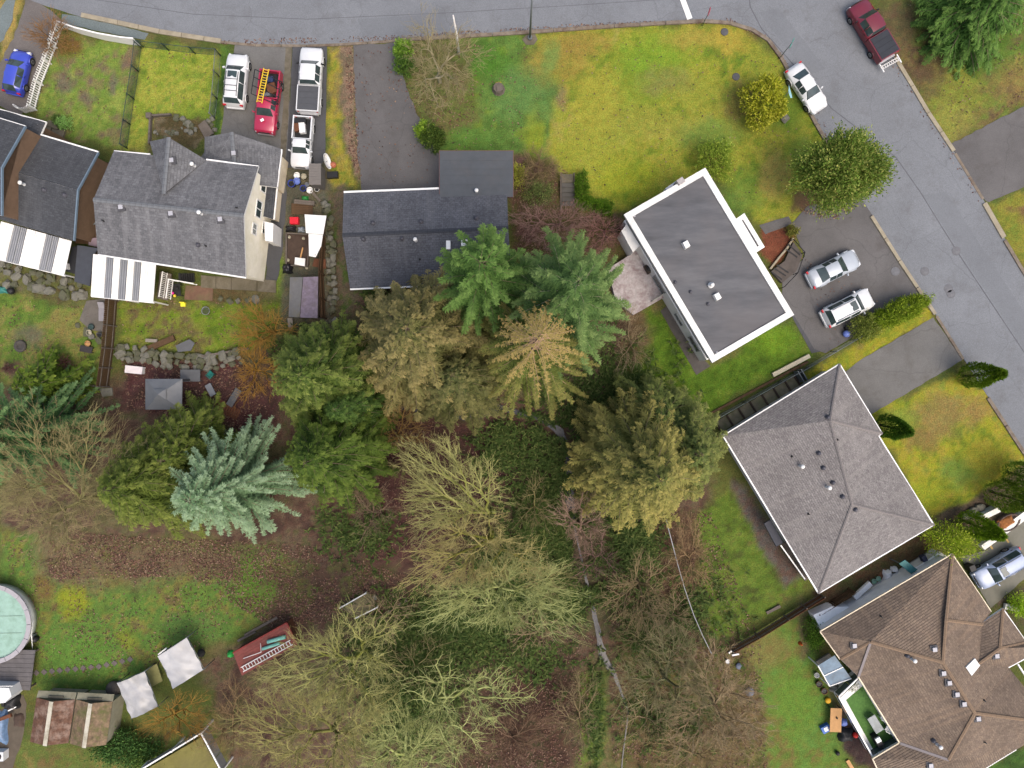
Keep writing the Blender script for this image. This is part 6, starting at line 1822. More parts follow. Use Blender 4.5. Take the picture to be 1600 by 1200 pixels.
for p in ((408, 116), (436, 128), (404, 146), (431, 158)):
    mb = MB(); q = W(*p, 1.8); mb.box((q.x, q.y, 1.1), (0.05, 0.05, 0.72)); mb.part('post', M_BLACK, rk)
def loose(name, label, cat, px, py, z, size, m, rot=0.0, taper=1.0, group=None):
    p = W(px, py, z)
    mb = MB(); mb.box((0, 0, 0), size, 0, taper)
    return mb.single(name, m, label, cat, group, rotz=rot, at=p)
loose('tool_box', 'blue black tool box in the bed of the crimson pickup', 'box', 424, 127, 0.68, (0.6, 0.5, 0.5), mat('navy_plastic', (0.02, 0.03, 0.08), 0.5, 0.1, 4))
loose('lumber_pile', 'reddish offcuts of wood in the bed of the crimson pickup', 'wood', 426, 140, 0.68, (0.8, 0.9, 0.35), M_WOOD_RED, 0.3)
loose('tarp_bundle', 'pale bundle behind the cab of the crimson pickup', 'bundle', 418, 151, 0.68, (0.9, 0.35, 0.5), M_SILVERTARP if 'M_SILVERTARP' in globals() else M_RIM, 0.1, 0.8)
loose('lumber_pile', 'rusty offcuts of wood in the bed of the small white pickup', 'wood', 465, 199, 0.66, (0.45, 0.9, 0.4), M_WOOD_RED, 0.2)
loose('foam_block', 'white foam block in the bed of the small white pickup', 'block', 474, 202, 0.66, (0.5, 0.9, 0.45), M_WHITE, 0.1)
loose('tool_chest', 'dark chest at the tailgate of the small white pickup', 'box', 471, 191, 0.66, (1.0, 0.4, 0.5), M_BLACK, 0.05)
loose('dash_paper', 'white sheet lying behind the windshield of the crimson pickup', 'paper', 409.5, 187.5, 1.42, (0.3, 0.24, 0.012), M_WHITE, 0.5)
# hitch carrier behind the maroon pickup
hc = thing('hitch_carrier', 'white ladder shaped hitch carrier behind the maroon pickup', 'carrier', W(1391, 98, 0.4))
mw = M_WHITE
a, b = W(1378, 106, 0.55), W(1405, 91, 0.55)
d = (b - a).normalized(); s = Vector((-d.y, d.x, 0))
for k in (-0.13, 0.13):
    mb = MB(); mb.bar(a + s * k, b + s * k, 0.05, 0.05); mb.part('rail', mw, hc)
for i in range(8):
    p = a.lerp(b, (i + 0.5) / 8)
    mb = MB(); mb.bar(p - s * 0.13, p + s * 0.13, 0.05, 0.05); mb.part('slat', mw, hc)
for p in (a, b):
    mb = MB(); mb.bar(p - s * 0.42, p + s * 0.42, 0.09, 0.09); mb.part('end_bar', mw, hc)
mb = MB(); mb.bar(a.lerp(b, .5), W(1386, 90, 0.5), 0.07, 0.07); mb.part('draw_bar', M_STEEL, hc)
# ================================================================== FENCES, WALLS, YARDS
def boxmesh(name, size, m, taper=1.0):
    mb = MB(); mb.box((0, 0, 0), size, 0, taper); return mb.mesh(name, m)

def slat_fence(name, label, pts, h, slat_w, gap, m, group=None, rail_m=None, thick=0.03, post_every=2.4, cat='fence', piece='slat', rails=2, max_n=300):
    """upright boards along a line of photo pixels; every board, rail and post is a part"""
    P = [G(*p) for p in pts]
    o = thing(name, label, cat, P[0], 0, group)
    me = boxmesh(piece, (slat_w, thick, h), m)
    n_tot = 0
    for a, b in zip(P, P[1:]):
        L = (b - a).length; n = max(1, round(L / (slat_w + gap)))
        ang = math.atan2(b.y - a.y, b.x - a.x)
        for i in range(n):
            if n_tot >= max_n: break
            p = a.lerp(b, (i + .5) / n) - P[0]
            link_mesh(piece, me, o, (p.x, p.y, p.z + 0.05 + 0.02 * ((i * 7) % 3)), (0, 0, ang), (1, 1, 1)); n_tot += 1
        nrm = Vector((-(b - a).y, (b - a).x, 0)).normalized() * 0.04
        for k in range(rails):
            zz = h * (0.25 + 0.55 * k / max(1, rails - 1))
            mb = MB(); mb.bar(a + nrm + Vector((0, 0, zz)), b + nrm + Vector((0, 0, zz)), 0.05, 0.09); mb.part('rail', rail_m or m, o)
        k = max(1, round(L / post_every))
        pm = boxmesh('post', (0.1, 0.1, h + 0.08), rail_m or m)
        for i in range(k + 1):
            p = a.lerp(b, i / k) + nrm * 2 - P[0]
            link_mesh('post', pm, o, (p.x, p.y, p.z), (0, 0, ang))
    return o

def wire_fence(label, pts, h, m, every=2.6, group=None):
    P = [G(*p) for p in pts]
    o = thing('wire_fence', label, 'fence', P[0], 0, group)
    pm = MB(); pm.tube([(0, 0, 0), (0, 0, h + .08)], 0.045, 6); pme = pm.mesh('post', m)
    wires = []
    for a, b in zip(P, P[1:]):
        L = (b - a).length; k = max(1, round(L / every))
        for i in range(k + 1):
            link_mesh('post', pme, o, a.lerp(b, i / k) - P[0])
        for z, r in ((h, 0.03), (0.1, 0.015)):
            mb = MB(); mb.tube([a + Vector((0, 0, z)), b + Vector((0, 0, z))], r, 5); mb.part('rail', m, o)
        n = int(L / 0.16)
        d = (b - a) / n
        for i in range(-8, n):
            for s in (0, 1):
                i0, i1 = i, i + 8
                if s: i0, i1 = i1, i0
                q0 = a + d * min(max(i0, 0), n); q1 = a + d * min(max(i1, 0), n)
                wires.append([*(q0 - P[0] + Vector((0, 0, .1))), *(q1 - P[0] + Vector((0, 0, h))), .004, .004])
    w = link_mesh('wire_mesh', segs_mesh('wire_mesh', wires, m), o); w['kind'] = 'stuff'
    return o

STONES = []
def stone_meshes():
    for k in range(6):
        bm = bmesh.new(); bmesh.ops.create_icosphere(bm, subdivisions=2, radius=0.5)
        rng = random.Random(k)
        off = Vector((rng.uniform(0, 9), rng.uniform(0, 9), 0))
        for v in bm.verts:
            c = v.co.normalized()
            f = 0.5 * (1 + 0.28 * math.sin(c.x * 4 + off.x) * math.cos(c.y * 5 + off.y) + 0.14 * math.sin(c.z * 7 + k))
            v.co = Vector((c.x, c.y, c.z * 0.75)) * f
            v.co.x = max(-.42, min(.42, v.co.x)); v.co.y = max(-.42, min(.42, v.co.y)); v.co.z = max(-.3, min(.33, v.co.z))
        for m in (M_STONE, mat('mossy_stone', obs(112, 112, 92), 0.95, 0.3, 2.4, dirt=obs(92, 104, 56), dirt_amt=0.9, bmp=0.5)):
            me = bpy.data.meshes.new('stone'); bm.to_mesh(me); me.materials.append(m); STONES.append(me)
        bm.free()
stone_meshes()

def rock_wall(label, pts, rows, size, h, seed, cat='rock wall'):
    rng = random.Random(seed)
    P = [G(*p) for p in pts]
    o = thing('rock_wall', label, cat, P[0])
    for r in range(rows):
        for a, b in zip(P, P[1:]):
            L = (b - a).length; n = max(1, int(L / size))
            nr = Vector((-(b - a).y, (b - a).x, 0)).normalized()
            for i in range(n):
                s = size * rng.uniform(0.7, 1.35)
                p = a.lerp(b, (i + rng.uniform(.2, .8)) / n) + nr * (r - (rows - 1) / 2) * size * 0.75 + nr * rng.uniform(-.1, .1) - P[0]
                link_mesh('stone', rng.choice(STONES), o, (p.x, p.y, h * rng.uniform(.3, 1.0) * (0.5 + r / rows)), (rng.uniform(-.2, .2), rng.uniform(-.2, .2), rng.uniform(0, 6.28)),
                          (s * rng.uniform(1, 1.5), s, s * rng.uniform(.7, 1)))
    return o

def single_stone(label, px, py, s, group=None):
    p = G(px, py)
    o = link_mesh('boulder', STONES[int(px) % 12], None, p + Vector((0, 0, s * .2)), (0.1, 0, px), (s * 1.2, s, s * .8))
    return tag(o, label, 'stone', group)

def bucket(label, px, py, r, h, m, inner=None, z=0.0, name='bucket', cat='bucket', group=None):
    p = G(px, py); p.z += z
    o = thing(name, label, cat, p, 0, group)
    mb = MB(); mb.lathe((0, 0, 0), [(r * .82, 0), (r, h), (r * 1.06, h), (r * 1.06, h + .02), (r * .93, h + .02), (r * .9, h - .05), (r * .8, .06)], 16); link_mesh('shell', mb.mesh('shell', m), o)
    mb = MB(); mb.lathe((0, 0, 0), [(r * .9, h * .75), (r * .88, h * .78)], 16); link_mesh('contents', mb.mesh('contents', inner or m), o)
    mb = MB(); mb.tube([(r * 1.05 * math.cos(t), r * .5 * math.sin(t) - .02, h + .02 + .05 * math.sin(t)) for t in np.linspace(0, math.pi, 8)], .012, 4); link_mesh('handle', mb.mesh('handle', M_STEEL), o)
    return o

def ball(label, px, py, r, m, name, cat, z=0.0, sq=1.0):
    p = G(px, py); p.z += z
    mb = MB(); n = 8
    mb.lathe((0, 0, r * sq), [(max(.01, r * math.cos(t)), r * sq * math.sin(t)) for t in np.linspace(-1.5, 1.5, 9)], 14)
    return mb.single(name, m, label, cat, at=p)

def sack(label, px, py, sx, sy, h, m, seed, name='sack', cat='sack', rot=0.0, z=0.0, group=None):
    """a crumpled soft heap: bag, tarp bundle"""
    rng = np.random.default_rng(seed)
    p = G(px, py); p.z += z
    n = 14
    u = np.linspace(-1, 1, n)
    X, Y = np.meshgrid(u, u)
    e = np.clip(1 - np.maximum(np.abs(X), np.abs(Y)) ** 4, 0, 1)
    Z = h * e * (0.75 + 0.5 * fbm(X * 1.5 + seed, Y * 1.5, 1.2, 3, seed)) + 0.01
    V = np.stack([X * sx / 2 * (1 + .1 * np.sin(Y * 5 + seed)), Y * sy / 2 * (1 + .1 * np.sin(X * 4 + seed)), Z], -1).reshape(-1, 3)
    idx = np.arange(n * n).reshape(n, n)
    F = np.stack([idx[:-1, :-1], idx[:-1, 1:], idx[1:, 1:], idx[1:, :-1]], -1).reshape(-1, 4)
    o = link_mesh(name, np_mesh(name, V, F, m, smooth=True), None, p, (0, 0, rot))
    return tag(o, label, cat, group)

def table(label, px, py, sx, sy, h, m, rot, name='table', cat='table', boards=0, leg_m=None, group=None):
    p = G(px, py)
    o = thing(name, label, cat, p, rot, group)
    if boards:
        me = boxmesh('plank', (sx, sy / boards - .012, .04), m)
        for i in range(boards):
            link_mesh('plank', me, o, (0, -sy / 2 + sy / boards * (i + .5), h - .04))
    else:
        link_mesh('table_top', boxmesh('table_top', (sx, sy, .045), m), o, (0, 0, h - .045))
    lm = boxmesh('leg', (.06, .06, h - .05), leg_m or m)
    for x in (-1, 1):
        for y in (-1, 1):
            link_mesh('leg', lm, o, (x * (sx / 2 - .06), y * (sy / 2 - .06), 0))
    return o

def chair(label, px, py, m, rot, group=None, s=1.0):
    p = G(px, py)
    o = thing('garden_chair', label, 'chair', p, rot, group)
    link_mesh('seat', boxmesh('seat', (.5 * s, .5 * s, .05), m), o, (0, 0, .4))
    link_mesh('backrest', boxmesh('backrest', (.06, .5 * s, .5), m), o, (-.27 * s, 0, .42), (0, -.2, 0))
    lm = boxmesh('leg', (.05, .05, .4), m)
    for x in (-1, 1):
        for y in (-1, 1):
            link_mesh('leg', lm, o, (x * .21 * s, y * .21 * s, 0))
    am = boxmesh('armrest', (.45 * s, .06, .04), m)
    for y in (-1, 1): link_mesh('armrest', am, o, (0, y * .27 * s, .62))
    return o

def board(label, a, b, w, th, m, z=0.05, name='board', cat='board', group=None):
    mb = MB(); A = G(*a); B = G(*b); A.z += z + th; B.z += z + th
    mb.bar(A, B, w, th)
    return mb.single(name, m, label, cat, group)

def slab(name, label, cat, poly, z, th, m, group=None):
    mb = MB(); mb.prism([W(px, py, z) for px, py in poly], dz=th)
    return mb.single(name, m, label, cat, group)

# ------------------------------------------------ top-left front garden
slat_fence('picket_fence', 'white picket fence between gravel drive and patchy lawn', [(98, 44), (88, 75), (79, 100), (66, 133), (56, 172)], 1.15, 0.11, 0.1, M_WHITE, rail_m=M_WHITE)
slat_fence('picket_gate', 'short white picket return by the corner of the dark roof', [(33, 172), (40, 177), (55, 174)], 1.0, 0.075, 0.06, M_WHITE)
pf = thing('board_fence', 'solid white board fence along the top road', 'fence', G(102, 44))
PB = [G(*p) for p in ((102, 44), (130, 54), (165, 63), (200, 69), (220, 71))]
me = boxmesh('board', (0.3, 0.03, 1.25), M_WHITE)
for a, b in zip(PB, PB[1:]):
    n = max(1, round((b - a).length / .31)); ang = math.atan2(b.y - a.y, b.x - a.x)
    for i in range(n):
        link_mesh('board', me, pf, a.lerp(b, (i + .5) / n) - PB[0], (0, 0, ang))
    mb = MB(); mb.bar(a + Vector((0, 0, 1.3)), b + Vector((0, 0, 1.3)), .12, .05); mb.part('cap_rail', M_WHITE, pf)
wire_fence('green wire fence dividing the two front lawns', [(221, 75), (217, 112), (210, 155), (204, 195), (199, 232)], 1.25, M_DKGREEN)
wire_fence('wire fence along the road edge of the small bright lawn', [(224, 74), (264, 79), (305, 84), (345, 87)], 1.25, M_DKGREEN)
wire_fence('grey wire fence between bright lawn and white utility vehicle', [(345, 87), (343, 120), (340, 155), (336, 185)], 1.25, M_STEEL)
# planting bed edge of posts and scattered rocks
be = thing('bed_edging', 'timber edging of the rocky planting bed', 'edging', W(236, 180))
for a, b in (((234, 180), (266, 178)), ((234, 181), (232, 224))):
    mb = MB(); mb.bar(W(*a, .35), W(*b, .35), .16, .4); mb.part('timber', M_WOOD_GREY, be)
mb = MB(); q = W(236, 183, 0); mb.box(q, (.45, .45, .5)); mb.part('corner_post', M_WOOD_GREY, be)
rng = random.Random(3)
for i in range(34):
    t = rng.random()
    x, y = (268 + 40 * t + rng.uniform(-4, 4), 180 + 24 * t ** 1.5 + rng.uniform(-3, 4)) if i < 20 else (rng.uniform(242, 300), rng.uniform(200, 216))
    single_stone('small pale rock in the planting bed before the grey gable', x, y, rng.uniform(.2, .5), 'rocks of the planting bed')
slab('plank_ramp', 'grey plank ramp beside the garage wing', 'ramp', [(309, 196), (320, 187), (334, 208), (320, 216)], .5, .12, M_WOOD_GREY)
for i, (x, y) in enumerate(((326, 190), (331, 196), (336, 203), (332, 186))):
    single_stone(('white rock at the upper corner of the grey plank ramp', 'white rock halfway along the grey plank ramp', 'white rock at the foot of the grey plank ramp', 'topmost white rock by the wire fence end post')[i], x, y, .45, 'white rocks beside the ramp')
st = thing('entry_steps', 'worn concrete slabs at the door of the dark roofed house', 'steps', W(88, 210))
for k, (x, y) in enumerate(((80, 194), (90, 198), (76, 204), (87, 208), (97, 206), (95, 215))):
    mb = MB(); mb.box(W(x, y, 0), (.62, .55, .12 + .05 * (k % 3)), -.25); mb.part('slab', M_PAVER, st)

# ------------------------------------------------ between the two left houses
dk = thing('side_deck', 'brown deck squeezed between the dark and the grey house', 'deck', W(135, 320))
D0 = [(160, 248), (168, 256), (146, 300), (140, 376), (116, 382), (122, 300)]
for k in range(14):
    y0 = 252 + k * 9.2
    xl = 158 - (y0 - 248) * .75 if y0 < 298 else 121 - (y0 - 298) * .04
    xr = 172 - (y0 - 248) * .48 if y0 < 300 else 148 + (y0 - 300) * .06
    mb = MB(); mb.prism([W(xl, y0, .9), W(xr, y0 + 2, .9), W(xr - .5, y0 + 10.6, .9), W(xl - (5 if y0 < 292 else 0), y0 + 8.6, .9)], dz=.06); mb.part('plank', M_WOOD_BROWN, dk)
for yy in (298, 307):
    a, b = W(124, yy, 1.9), W(146, yy + 7, 1.9)
    r_ = thing('railing', 'white balustrade on the brown deck, %s of the pair' % ('upper' if yy < 300 else 'lower'), 'railing', (a.x, a.y, .9))
    mb = MB(); mb.bar(a, b, .08, .06); mb.part('handrail', M_WHITE, r_)
    mb = MB(); mb.bar(a - Vector((0, 0, .85)), b - Vector((0, 0, .85)), .08, .06); mb.part('bottom_rail', M_WHITE, r_)
    me = boxmesh('baluster', (.07, .05, .84), M_WHITE)
    for i in range(7):
        p = a.lerp(b, (i + .5) / 7); link_mesh('baluster', me, r_, (p.x - a.x, p.y - a.y, .1))
tr = thing('round_tub', 'round dark green tub half hidden under the grey eave', 'tub', W(142, 342, .97))
mb = MB(); mb.lathe((0, 0, 0), [(.78, 0), (.85, .5), (.88, .52), (.88, .56), (.8, .56), (.78, .46)], 28); link_mesh('rim', mb.mesh('rim', M_STEEL), tr)
mb = MB(); mb.lathe((0, 0, 0), [(.79, .46), (.5, .5), (.02, .52)], 28); link_mesh('cover', mb.mesh('cover', mat('green_cover', obs(48, 98, 66), .6, .15, 2)), tr)
table('weathered slatted bench below the round green tub', 133, 362, .9, .8, .5, M_WOOD_BROWN, -.2, 'bench', 'bench', 4)
board('orange brown plank on the ground under the deck', (118, 377), (138, 372), .2, .06, M_WOOD_RED)
slab('plank_sheet', 'pinkish sheet against the corner of the grey house', 'sheet', [(139, 373), (153, 371), (153, 386), (138, 383)], 1.2, .05, mat('pink_sheet', obs(180, 160, 172), .8, .1, 2))

# striped patio covers
M_CORRW = mat('white_corrugated', (0.64, 0.64, 0.62), 0.5, 0.06, 1.5, dirt=obs(220, 214, 196), dirt_amt=0.5)
M_CORRG = mat('grey_translucent_corrugated', obs(142, 146, 152), 0.35, 0.1, 1.0)
def corrugated(A, B, C, D, m, name, parent, waves):
    """A,B upper edge, D,C lower edge"""
    n = waves * 4
    vs = []
    for i in range(n + 1):
        t = i / n
        z = Vector((0, 0, .03 * math.cos(t * waves * 2 * math.pi)))
        vs += [A.lerp(B, t) + z, D.lerp(C, t) + z]
    k = len(vs)
    vs += [v - Vector((0, 0, .012)) for v in vs]
    fs = [(2 * i, 2 * i + 1, 2 * i + 3, 2 * i + 2) for i in range(n)] + [(k + 2 * i, k + 2 * i + 2, k + 2 * i + 3, k + 2 * i + 1) for i in range(n)]
    mb = MB(); mb.add(vs, fs, smooth=True)
    return mb.part(name, m, parent)
def patio_cover(label, top, bot, zt, zb, bands, posts):
    o = thing('patio_cover', label, 'patio cover', (W(*top[0], 0)))
    A, B, D, C = W(*top[0], zt), W(*top[1], zt), W(*bot[0], zb), W(*bot[1], zb)
    for t0, t1, white in bands:
        corrugated(A.lerp(B, t0), A.lerp(B, t1 - .004), D.lerp(C, t1 - .004), D.lerp(C, t0), M_CORRW if white else M_CORRG, 'roof_panel', o, max(2, round((B - A).length * (t1 - t0) / .2)))
    for p in posts:
        q = W(*p, zb); mb = MB(); mb.box((q.x, q.y, 0), (.1, .1, zb - .06)); mb.part('post', M_WHITE, o)
    mb = MB(); mb.bar(D - Vector((0, 0, .05)), C - Vector((0, 0, .05)), .1, .15); mb.part('beam', M_WHITE, o)
    return o
patio_cover('white and grey striped patio cover below the dark roof at the left edge', ((2, 346), (113, 377)), ((-12, 403), (101, 431)), 3.0, 2.7,
            [(0, .19, 1), (.19, .285, 0), (.285, .37, 0), (.37, .645, 1), (.645, .735, 0), (.735, .82, 0), (.82, 1, 1)], [(0, 404), (50, 417), (98, 429)])
patio_cover('striped patio cover attached to the grey gabled house', ((146, 397), (245, 408)), ((142, 463), (240, 473)), 3.0, 2.7,
            [(0, .215, 1), (.215, .325, 0), (.325, .435, 1), (.435, .55, 0), (.55, .66, 1), (.66, .765, 0), (.765, 1, 1)], [(144, 461), (190, 467), (238, 471)])
sh = thing('lean_to_shed', 'dark flat topped lean-to between the two striped covers', 'shed', W(132, 415))
mb = MB(); mb.prism([W(121, 383, 2.4), W(154, 388, 2.4), W(146, 398, 2.4), W(140, 447, 2.4), W(116, 440, 2.4)], dz=.1); mb.part('roof', mat('dark_felt', obs(80, 84, 92), .8, .12, 1.5), sh)
mb = MB(); mb.prism([W(122, 386, 2.28), W(144, 390, 2.28), W(138, 444, 2.28), W(118, 438, 2.28)], z0=0); mb.part('wall', M_BROWNWALL, sh)
mb = MB(); mb.prism([W(113, 386, 1.6), W(121, 384, 1.6), W(117, 428, 1.6), W(103, 424, 1.6)], z0=0); mb.single('storage_bunker', mat('black_bin', obs(58, 60, 66), .7, .15, 2), 'dark storage bunker beside the striped cover', 'bunker')
loose('cooler', 'small white cooler on the dark storage bunker', 'cooler', 107, 417, 1.6, (.25, .5, .25), M_WHITE, .1)

# rock terraces, left
rock_wall('mossy rock wall below the left striped patio cover', [(-5, 412), (40, 430), (90, 440), (140, 452)], 2, .75, .4, 11)
rock_wall('row of pale boulders at the edge of the left garden lawn', [(0, 445), (40, 446), (75, 454), (110, 462), (140, 462)], 1, .8, .35, 12)
rock_wall('tumbled rock wall above the red leaf bed', [(186, 552), (220, 552), (252, 562), (300, 566), (345, 566), (385, 556)], 3, .62, .5, 13)
rock_wall('low rock edging in front of the grey house patio', [(336, 466), (365, 470), (405, 468)], 1, .62, .3, 14)
rock_wall('long dry stone wall between clutter yard and charcoal roofed house', [(511, 318), (514, 350), (518, 390), (520, 430), (522, 470), (520, 505)], 2, .55, .7, 15)
rock_wall('rocks round the grey tiled corner of the left garden', [(117, 502), (128, 515), (142, 524), (160, 534)], 1, .55, .3, 16)
ball('dark round barbecue kettle on the rocks by the left lawn', 25, 456, .32, M_BLACK, 'kettle_barbecue', 'barbecue', .3)
sack('teal and white tarp bundle at the left edge of the lawn', 6, 453, .9, .6, .4, mat('teal_tarp', obs(72, 150, 140), .6, .2, 1.5), 4, 'tarp_bundle', 'tarp')
board('pale bent branch lying beside the rock wall', (117, 469), (137, 462), .12, .08, mat('bleached_wood', obs(206, 198, 180), .8, .1, 3))

# yard behind the grey house
pt = thing('patio', 'square paving slabs behind the grey gabled house', 'patio', W(375, 440))
for k, (x0, x1) in enumerate(((314, 337), (337.6, 361), (361.6, 401), (402, 431))):
    y0 = 430 + (x0 - 314) * .07
    mb = MB(); mb.prism([W(x0, y0, .1), W(x1, y0 + 2, .1), W(x1, y0 + 21, .1), W(x0, y0 + 19, .1)], dz=.12); mb.part('paving_slab', M_PAVER, pt)
slab('brick_pad', 'rusty red paved pad beside the black stair', 'paving', [(290, 446), (333, 447), (332, 470), (288, 468)], .06, .08, mat('red_paving', obs(136, 104, 86), .9, .25, 2, dirt=obs(104, 110, 70), dirt_amt=.6))
bs = thing('back_stair', 'dark slatted stair down from the grey house deck', 'stair', W(290, 437))
for k in range(7):
    mb = MB(); mb.bar(W(280 + k * 3.6, 427, 1.5 - .2 * k), W(281 + k * 3.6, 441, 1.5 - .2 * k), .18, .05); mb.part('tread', M_BLACK, bs)
def balustrade(label, a, b, z, h, n, m=M_WHITE, sp=.06):
    A, B = W(*a, z + h), W(*b, z + h)
    o = thing('railing', label, 'railing', (A.x, A.y, z))
    mb = MB(); mb.bar(A, B, .09, .06); mb.part('handrail', m, o)
    mb = MB(); mb.bar(A - Vector((0, 0, h - .1)), B - Vector((0, 0, h - .1)), .07, .06); mb.part('bottom_rail', m, o)
    me = boxmesh('baluster', (sp, .05, h - .1), m); ang = math.atan2(B.y - A.y, B.x - A.x)
    for i in range(n):
        p = A.lerp(B, (i + .5) / n); link_mesh('baluster', me, o, (p.x - A.x, p.y - A.y, .05), (0, 0, ang))
    return o
balustrade('white baluster rail next to the striped cover of the grey house', (254, 424), (248, 464), .9, .9, 14)
balustrade('white rail on the far side of the stair well', (263, 437), (259, 466), .9, .9, 10)
balustrade('white rail across the top of the black stair', (262, 436), (302, 443), 1.0, .8, 12, sp=.04)
slab('landing', 'grey landing under the white rails', 'landing', [(250, 425), (268, 428), (262, 470), (245, 466)], .9, .12, M_WOOD_GREY)
table('black patio table crowded with pots', 279, 455, 1.0, 1.1, .7, M_BLACK, .1)
ball('magenta ball on the black patio table', 277, 460, .13, mat('magenta', (.45, .02, .2), .5, .1, 3), 'play_ball', 'ball', .72)
ball('yellow pot on the black patio table', 280, 464, .13, mat('yellow_plastic', (.6, .45, .03), .5, .1, 3), 'pot', 'pot', .72)
ball('dark pot on the black patio table', 284, 453, .17, M_RUBBER, 'pot', 'pot', .72)
sk_ = thing('toy_chair', 'yellow toy seat on the grass below the stair', 'toy', G(287, 476))
link_mesh('seat', boxmesh('seat', (.42, .36, .16), mat('toy_yellow', (.62, .56, .03), .5, .1, 3)), sk_)
link_mesh('backrest', boxmesh('backrest', (.42, .08, .3), MATS['toy_yellow']), sk_, (0, .16, .12))
bucket('grey tub on the lawn below the patio', 323, 486, .36, .25, mat('grey_tub', obs(150, 158, 156), .6, .1, 3), mat('dark_grass', obs(84, 96, 56), .9, .2, 3), name='wash_tub', cat='tub')

# clutter yard between driveway and charcoal house
sh = thing('storage_shed', 'small grey ribbed storage shed behind the small white pickup', 'shed', W(492, 272))
mb = MB(); mb.prism([W(484, 256.5, 1.75), W(500.5, 256.5, 1.75), W(500, 288, 1.75), W(483, 287, 1.75)], z0=0); mb.part('wall', mat('shed_plastic', obs(120, 116, 112), .7, .1, 2), sh)
me = None
for k in range(8):
    y0 = 255.5 + k * 4.15
    mb = MB(); mb.prism([W(483 - k * .1, y0, 1.84), W(501.5 - k * .05, y0, 1.84), W(501.5, y0 + 3.9, 1.84), W(483, y0 + 3.9, 1.84)], dz=.1); mb.part('roof_panel', mat('shed_roof', obs(138, 132, 126), .7, .1, 2), sh)
dish = thing('satellite_dish', 'white oval dish leaning at the yard corner', 'dish', G(514, 262))
mb = MB()
mb.lathe((0, 0, 0), [(.02, -.06), (.3, -.02), (.58, .1), (.6, .1), (.3, 0), (.02, -.035)], 20); md = mb.mesh('reflector', M_WHITE)
link_mesh('reflector', md, dish, (0, .3, .8), (0, 1.25, .2), (1, 1.2, 1))
mb = MB(); mb.tube([(0, .3, 0), (0, .3, .8)], .04, 6); link_mesh('mast', mb.mesh('mast', M_STEEL), dish)
ball('orange buoy beside the white dish', 522, 259, .28, mat('orange_plastic', obs(206, 124, 92), .6, .15, 3), 'buoy', 'buoy')
loose('crate', 'black crate with a grey bucket at the drive edge', 'crate', 521, 275, 0, (.95, .55, .45), M_BLACK, .05)
blue = mat('blue_plastic', (.02, .045, .30), .45, .12, 3); blue2 = mat('light_blue_plastic', (.11, .16, .42), .5, .12, 3)
beige = mat('beige_plastic', obs(212, 204, 176), .6, .1, 3)
bucket('white lidded pail, leftmost of the pails by the grey shed', 466, 276, .27, .4, M_WHITE)
bucket('beige pail right of the white lidded pail', 476.5, 277.5, .25, .38, beige)
bucket('dark blue barrel at the left of the pails', 458, 289, .32, .5, blue, M_BLACK)
bucket('lighter blue barrel right below the white lidded pail', 466.5, 285.5, .3, .5, blue2)
bucket('blue pail holding dark water nearest the green tub', 475.5, 296, .27, .4, blue, M_BLACK)
bucket('white pot tipped next to the dark blue pail', 486, 299, .28, .4, M_WHITE)
bucket('small white pot with dark soil at the wall', 496.5, 297, .22, .3, M_WHITE, M_BLACK)
bucket('tiny silver bowl between barrels and shed', 480, 289, .2, .15, M_RIM)
sack('bright green tub of garden waste', 477, 311, .62, .5, .35, mat('green_plastic', obs(52, 150, 72), .5, .2, 3), 9, 'garden_tub', 'tub')
board('dark plank leaning from the white pot to the wall', (488, 300), (502, 316), .22, .08, M_WOOD_GREY, .3)
table('low brown slatted platform in the clutter yard', 474, 328, 1.9, 1.0, .4, M_WOOD_BROWN, 0, 'platform', 'platform', 5)
table('dark plank bench at the upper edge of the brown platform', 478, 318.5, 1.8, .4, .55, M_WOOD_GREY, -.1, 'bench', 'bench', 2)
loose('red_crate', 'red crate next to the white tarp', 'crate', 461.5, 346, .3, (.75, .6, .4), mat('red_plastic', (.5, .012, .025), .45, .1, 3), .0)
sack('black bag heap below the red crate', 455, 358, .9, .5, .45, M_BLACK, 5)
sack('grey plastic bundle beside the black bag heap', 471, 359, .6, .5, .35, mat('clear_plastic', obs(168, 178, 186), .3, .2, 3), 6, 'bundle', 'bundle')
mtarp = mat('white_tarp', (.64, .64, .62), .55, .06, 1.0)
tp = thing('tarp_shelter', 'white sheeted shelter between platform and stone wall', 'shelter', W(491, 360))
mb = MB(); mb.prism([W(476, 335, 2.0), W(510, 337, 2.1), W(505, 366, 2.1), W(478, 364, 2.0)], dz=.05); mb.part('sheet', mtarp, tp)
mb = MB(); mb.prism([W(482, 364.6, 1.85), W(504.5, 366.5, 1.95), W(502, 384, 1.9), W(493, 402, 1.8), W(483, 400, 1.8)], dz=.05); mb.part('sheet', mtarp, tp)
for p in ((478, 337), (507, 339), (503, 364), (480, 363), (492, 398)):
    q = W(*p, 1.9); mb = MB(); mb.box((q.x, q.y, 0), (.08, .08, 1.82)); mb.part('post', M_WOOD_GREY, tp)
sheet('dirt_patch', [(448, 362), (485, 366), (484, 414), (448, 412)], .02, mat('brown_soil', obs(92, 76, 66), .95, .25, 2), .06, 31)
wp = thing('vegetable_plot', 'timber framed soil plot with stakes', 'plot', W(465, 388))
for a, b in (((447, 364), (447, 414)), ((484, 366), (480, 416)), ((447, 364), (484, 366)), ((447, 414), (480, 416))):
    mb = MB(); mb.bar(W(*a, .3), W(*b, .3), .1, .32); mb.part('timber', M_WOOD_GREY, wp)
board('orange timber lying across the soil plot', (475, 388), (470, 410), .12, .08, M_WOOD_NEW, .3)
